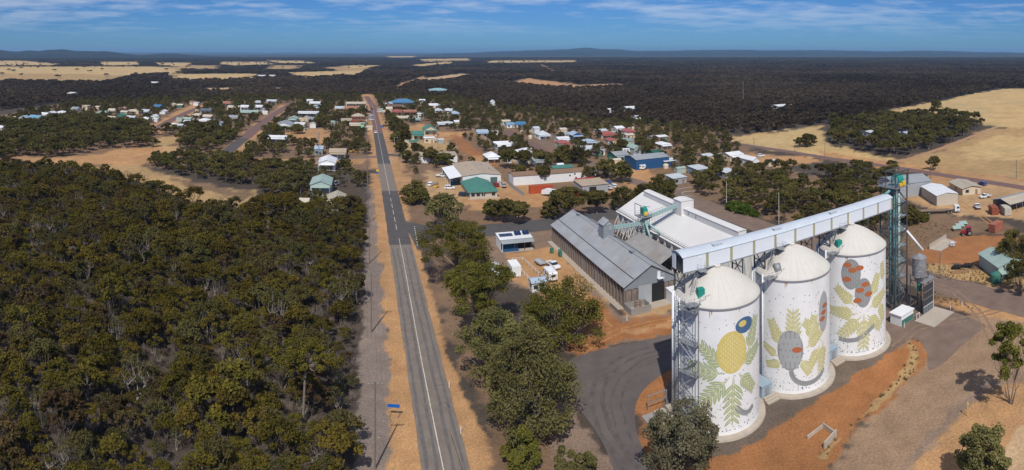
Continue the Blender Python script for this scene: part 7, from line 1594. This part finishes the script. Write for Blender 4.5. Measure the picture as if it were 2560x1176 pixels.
def forests():
    # bushland left of the road: the 300 nearest trees stand singly, the rest is one mass
    X, Y, rs = grid_points(62, 620, 3.1, 1)
    k = inside(X, Y, F_LEFT); X, Y = X[k], Y[k]; k = ~open_ground(X, Y); X, Y = X[k], Y[k]
    D = np.hypot(X, Y); keep = rs.random(len(X)) < np.where(D < 150, .74+.24*(fbm(X/9, Y/9, 77) > .46), .96); keep &= ~((D < 150) & (fbm(X/13, Y/13, 91) < .29)); X, Y, D = X[keep], Y[keep], D[keep]
    h = (.50+.64*rs.random(len(X))**1.5)*(1+.5*(rs.random(len(X)) < .08)); o = np.argsort(D); vis = np.abs(np.arctan2(X, Y)) < .93; o = np.array([i for i in o if vis[i]]+[i for i in o if not vis[i]])
    for n, i in enumerate(o[:300]):
        place_tree('mallee_tree', 'olive mallee tree among the nearest of the dense bush left of the road', MP[(n*7+n//9) % 9], (X[i], Y[i], 0), rs.random()*6.28, h[i], group='nearest mallee trees of the left bush')
    r = o[300:]; gn_scatter('mallee_bush', 'dense olive mallee bush covering the ground left of the road', MP, X[r], Y[r], h[r], h[r]*(.9+.3*rs.random(len(r))), 11, 'bush')
    # strips and patches round the town edge
    Xs, Ys, Ss, Zz = [], [], [], []
    for poly, sp, s0, seed, dens in ((F_STRIP, 4.6, .95, 2, .9), (F_MID, 5.6, 1.15, 3, .9), (F_SCRUB, 4.6, 1.0, 4, .72), (F_BELT, 7.0, 1.3, 5, .8)):
        X, Y, rs2 = grid_points(60, 900, sp, seed); k = inside(X, Y, poly); X, Y = X[k], Y[k]; k = (rs2.random(len(X)) < dens) & ~open_ground(X, Y) if poly is not F_BELT else rs2.random(len(X)) < dens; X, Y = X[k], Y[k]
        k = ~hides(X, Y, 6, 5, .9, rs2); X, Y = X[k], Y[k]; s = s0*(.7+.6*rs2.random(len(X))); Xs.append(X); Ys.append(Y); Ss.append(s); Zz.append(s*(.85+.35*rs2.random(len(X))))
    X, Y, S, Z = map(np.concatenate, (Xs, Ys, Ss, Zz)); D = np.hypot(X, Y); o = np.argsort(D)
    kinds = ['scrub gum in the dry bush behind the silos and the back street', 'gum in the wooded patch between the town and the left clearing', 'gum in the tree belt of the right-hand paddock']
    for n, i in enumerate(o[:300]):
        a = math.atan2(X[i], Y[i]); kk = 0 if a > .25 and D[i] < 330 else (2 if a > .4 else 1)
        place_tree('scrub_tree', kinds[kk], SP[n % 4], (X[i], Y[i], 0), rs.random()*6.28, S[i], group=['scrub behind the silos', 'trees between town and clearing', 'paddock belt trees'][kk], sz=Z[i])
    r = o[300:]; gn_scatter('wooded_patches', 'dark green wooded patches round the edge of the town', SP, X[r], Y[r], S[r], Z[r], 12, 'wood')
    # town trees, each its own
    X, Y, rs3 = grid_points(250, 900, 6.6, 6); k = inside(X, Y, F_TOWN); X, Y = X[k], Y[k]; k = ~open_ground(X, Y) & (rs3.random(len(X)) < .8); X, Y = X[k], Y[k]
    s = .34+.62*rs3.random(len(X))**1.5; k = ~hides(X, Y, 8*s, 7.5*s, .90, rs3); X, Y, s = X[k], Y[k], s[k]; D = np.hypot(X, Y); o = np.argsort(D)
    for n, i in enumerate(o[:300]):
        left = Vector((X[i], Y[i], 0)).dot(VX) < 12
        place_tree('town_tree', 'gum among the houses left of the main street' if left else 'gum among the houses right of the main street', TP[n % 6], (X[i], Y[i], 0), rs3.random()*6.28, s[i], group='town trees left of the street' if left else 'town trees right of the street')
    r = o[300:]
    if len(r): gn_scatter('town_greenery', 'trees filling the far blocks of the town', TP, X[r], Y[r], s[r], s[r], 13, 'trees')
    # far forest
    Xs, Ys, Ss, Zz = [], [], [], []
    for r0, r1, sp, s0, z0, seed in ((420, 1000, 6.2, 1.1, 1.15, 21), (1000, 1800, 10.5, 1.9, 1.15, 22), (1800, 3400, 22, 3.8, .85, 23), (3400, 6200, 48, 8.0, .9, 24)):
        X, Y, rs4 = grid_points(r0, r1, sp, seed, 1.0); px = 1280+F*np.arctan2(X, Y); D = np.hypot(X, Y); py = HOR+F*EYE/D
        edge = np.interp(px, [-200, 150, 500, 900, 1130, 1400, 1700, 1900, 2130, 2230, 2500, 2700], [300, 258, 247, 239, 246, 292, 322, 340, 306, 276, 222, 216])
        k = py < edge; X, Y = X[k], Y[k]; k = ~open_ground(X, Y); X, Y = X[k], Y[k]; k = (rs4.random(len(X)) < .86) & ~hides(X, Y, 6, 6, 1, rs4); X, Y = X[k], Y[k]
        s = s0*(.75+.5*rs4.random(len(X))); Xs.append(X); Ys.append(Y); Ss.append(s); Zz.append(z0*(.6+.7*rs4.random(len(X))))
    # scattered trees over the far paddocks
    X, Y, rs4 = grid_points(1200, 3600, 70, 29, 1.0); k = rs4.random(len(X)) < .22; X, Y = X[k], Y[k]; Xs.append(X); Ys.append(Y); Ss.append(1.6+rs4.random(len(X))); Zz.append(1.3+.5*rs4.random(len(X)))
    X, Y, S, Z = map(np.concatenate, (Xs, Ys, Ss, Zz)); print('far trees', len(X))
    gn_scatter('far_forest', 'dark brown-green forest stretching to the hills', FP, X, Y, S, Z, 14, 'forest')
    # dry shrubs, grass tufts and stones
    rs5 = np.random.RandomState(9)
    def twigs(n, h, w, seed, m):
        r = np.random.RandomState(seed); v = []
        for k in range(n):
            a = r.random()*6.28; e = r.random()**.6*w; b = np.array([r.normal()*w*.12, r.normal()*w*.12, 0]); t = np.array([math.cos(a)*e, math.sin(a)*e, h*(.35+.65*r.random())*(1.15-.55*e/w)]); sd = np.array([-math.sin(a), math.cos(a), 0])*(.016+.02*r.random()); v += [b-sd, b+sd, t+sd*.4, t-sd*.4]
        v = np.array(v); return crown_mesh('twigs', v, np.repeat(r.random(n), 4), m)
    DP = [twigs(110, 1.5, 1.5, k, L_DRY) for k in range(3)]; GP = [twigs(30, .55, .35, 20+k, L_GRS) for k in range(3)]
    X, Y, r6 = grid_points(66, 230, 2.2, 31); k = inside(X, Y, F_LEFT) & ~open_ground(X, Y) & (r6.random(len(X)) < .75); X, Y = X[k], Y[k]; s = .6+1.2*r6.random(len(X)); gn_scatter('dry_shrubs', 'grey leafless shrubs under the mallee trees', DP, X, Y, s, s, 32, 'shrubs')
    X, Y, r6 = grid_points(70, 200, 1.15, 33)
    k = np.zeros(len(X), bool)
    for poly, pr in (([(2300, 660), (2390, 664), (2470, 678), (2600, 700), (2600, 735), (2480, 715), (2300, 690)], .9), ([(2300, 716), (2400, 748), (2440, 775), (2300, 745)], .85), ([(2270, 850), (2300, 880), (2290, 930), (2200, 1010), (2110, 1090), (2060, 1150), (2040, 1145), (2130, 1060), (2230, 960), (2270, 900)], .75), ([(1085, 640), (1120, 640), (1230, 800), (1300, 1000), (1240, 1060), (1140, 880)], .1), ([(2240, 560), (2300, 540), (2400, 560), (2330, 620), (2250, 640)], .35)): k |= inside(X, Y, poly) & (r6.random(len(X)) < pr)
    X, Y = X[k], Y[k]; s = .7+.8*r6.random(len(X)); gn_scatter('dry_grass', 'tufts of straw-coloured dry grass on the verges', GP, X, Y, s, s, 34, 'grass')
    ST = [MB().lathe([(.02, 0), (.5, .05), (.42, .34), (.15, .5)], 6, cap=True).mesh('stone', mat('stone', (.28, .22, .18), rough=.95, var=.3, obj_random=.3)) for k in range(2)]
    X, Y, r6 = grid_points(66, 230, 1.3, 35); k = (inside(X, Y, ZONES[[i for i, z in enumerate(ZONES) if z[0] == 'rail'][0]][2], -1) & (r6.random(len(X)) < .6)) | (inside(X, Y, [(1085, 640), (1120, 640), (1230, 800), (1300, 1000), (1300, 1176), (1240, 1060), (1140, 880)]) & (r6.random(len(X)) < .25)); X, Y = X[k], Y[k]; s = .12+.3*r6.random(len(X))**2; gn_scatter('stones', 'loose stones on the gravel strip beside the road', ST, X, Y, s, s*.7, 36, 'stones')
forests()

# ---------------------------------------------------------------- air
def haze():
    o = stuff(MB().box((0, 0, 95), (112000, 112000, 210)).build('haze', mat('haze_dummy', (1, 1, 1)))); m = bpy.data.materials.new('haze'); m.use_nodes = True; nt = m.node_tree; nt.nodes.clear()
    out = nt.nodes.new('ShaderNodeOutputMaterial'); v = nt.nodes.new('ShaderNodeVolumePrincipled'); v.inputs['Color'].default_value = (.37, .67, 1.0, 1); v.inputs['Density'].default_value = 6.2e-5; v.inputs['Anisotropy'].default_value = .12
    nt.links.new(v.outputs[0], out.inputs['Volume']); o.data.materials.clear(); o.data.materials.append(m)
haze()
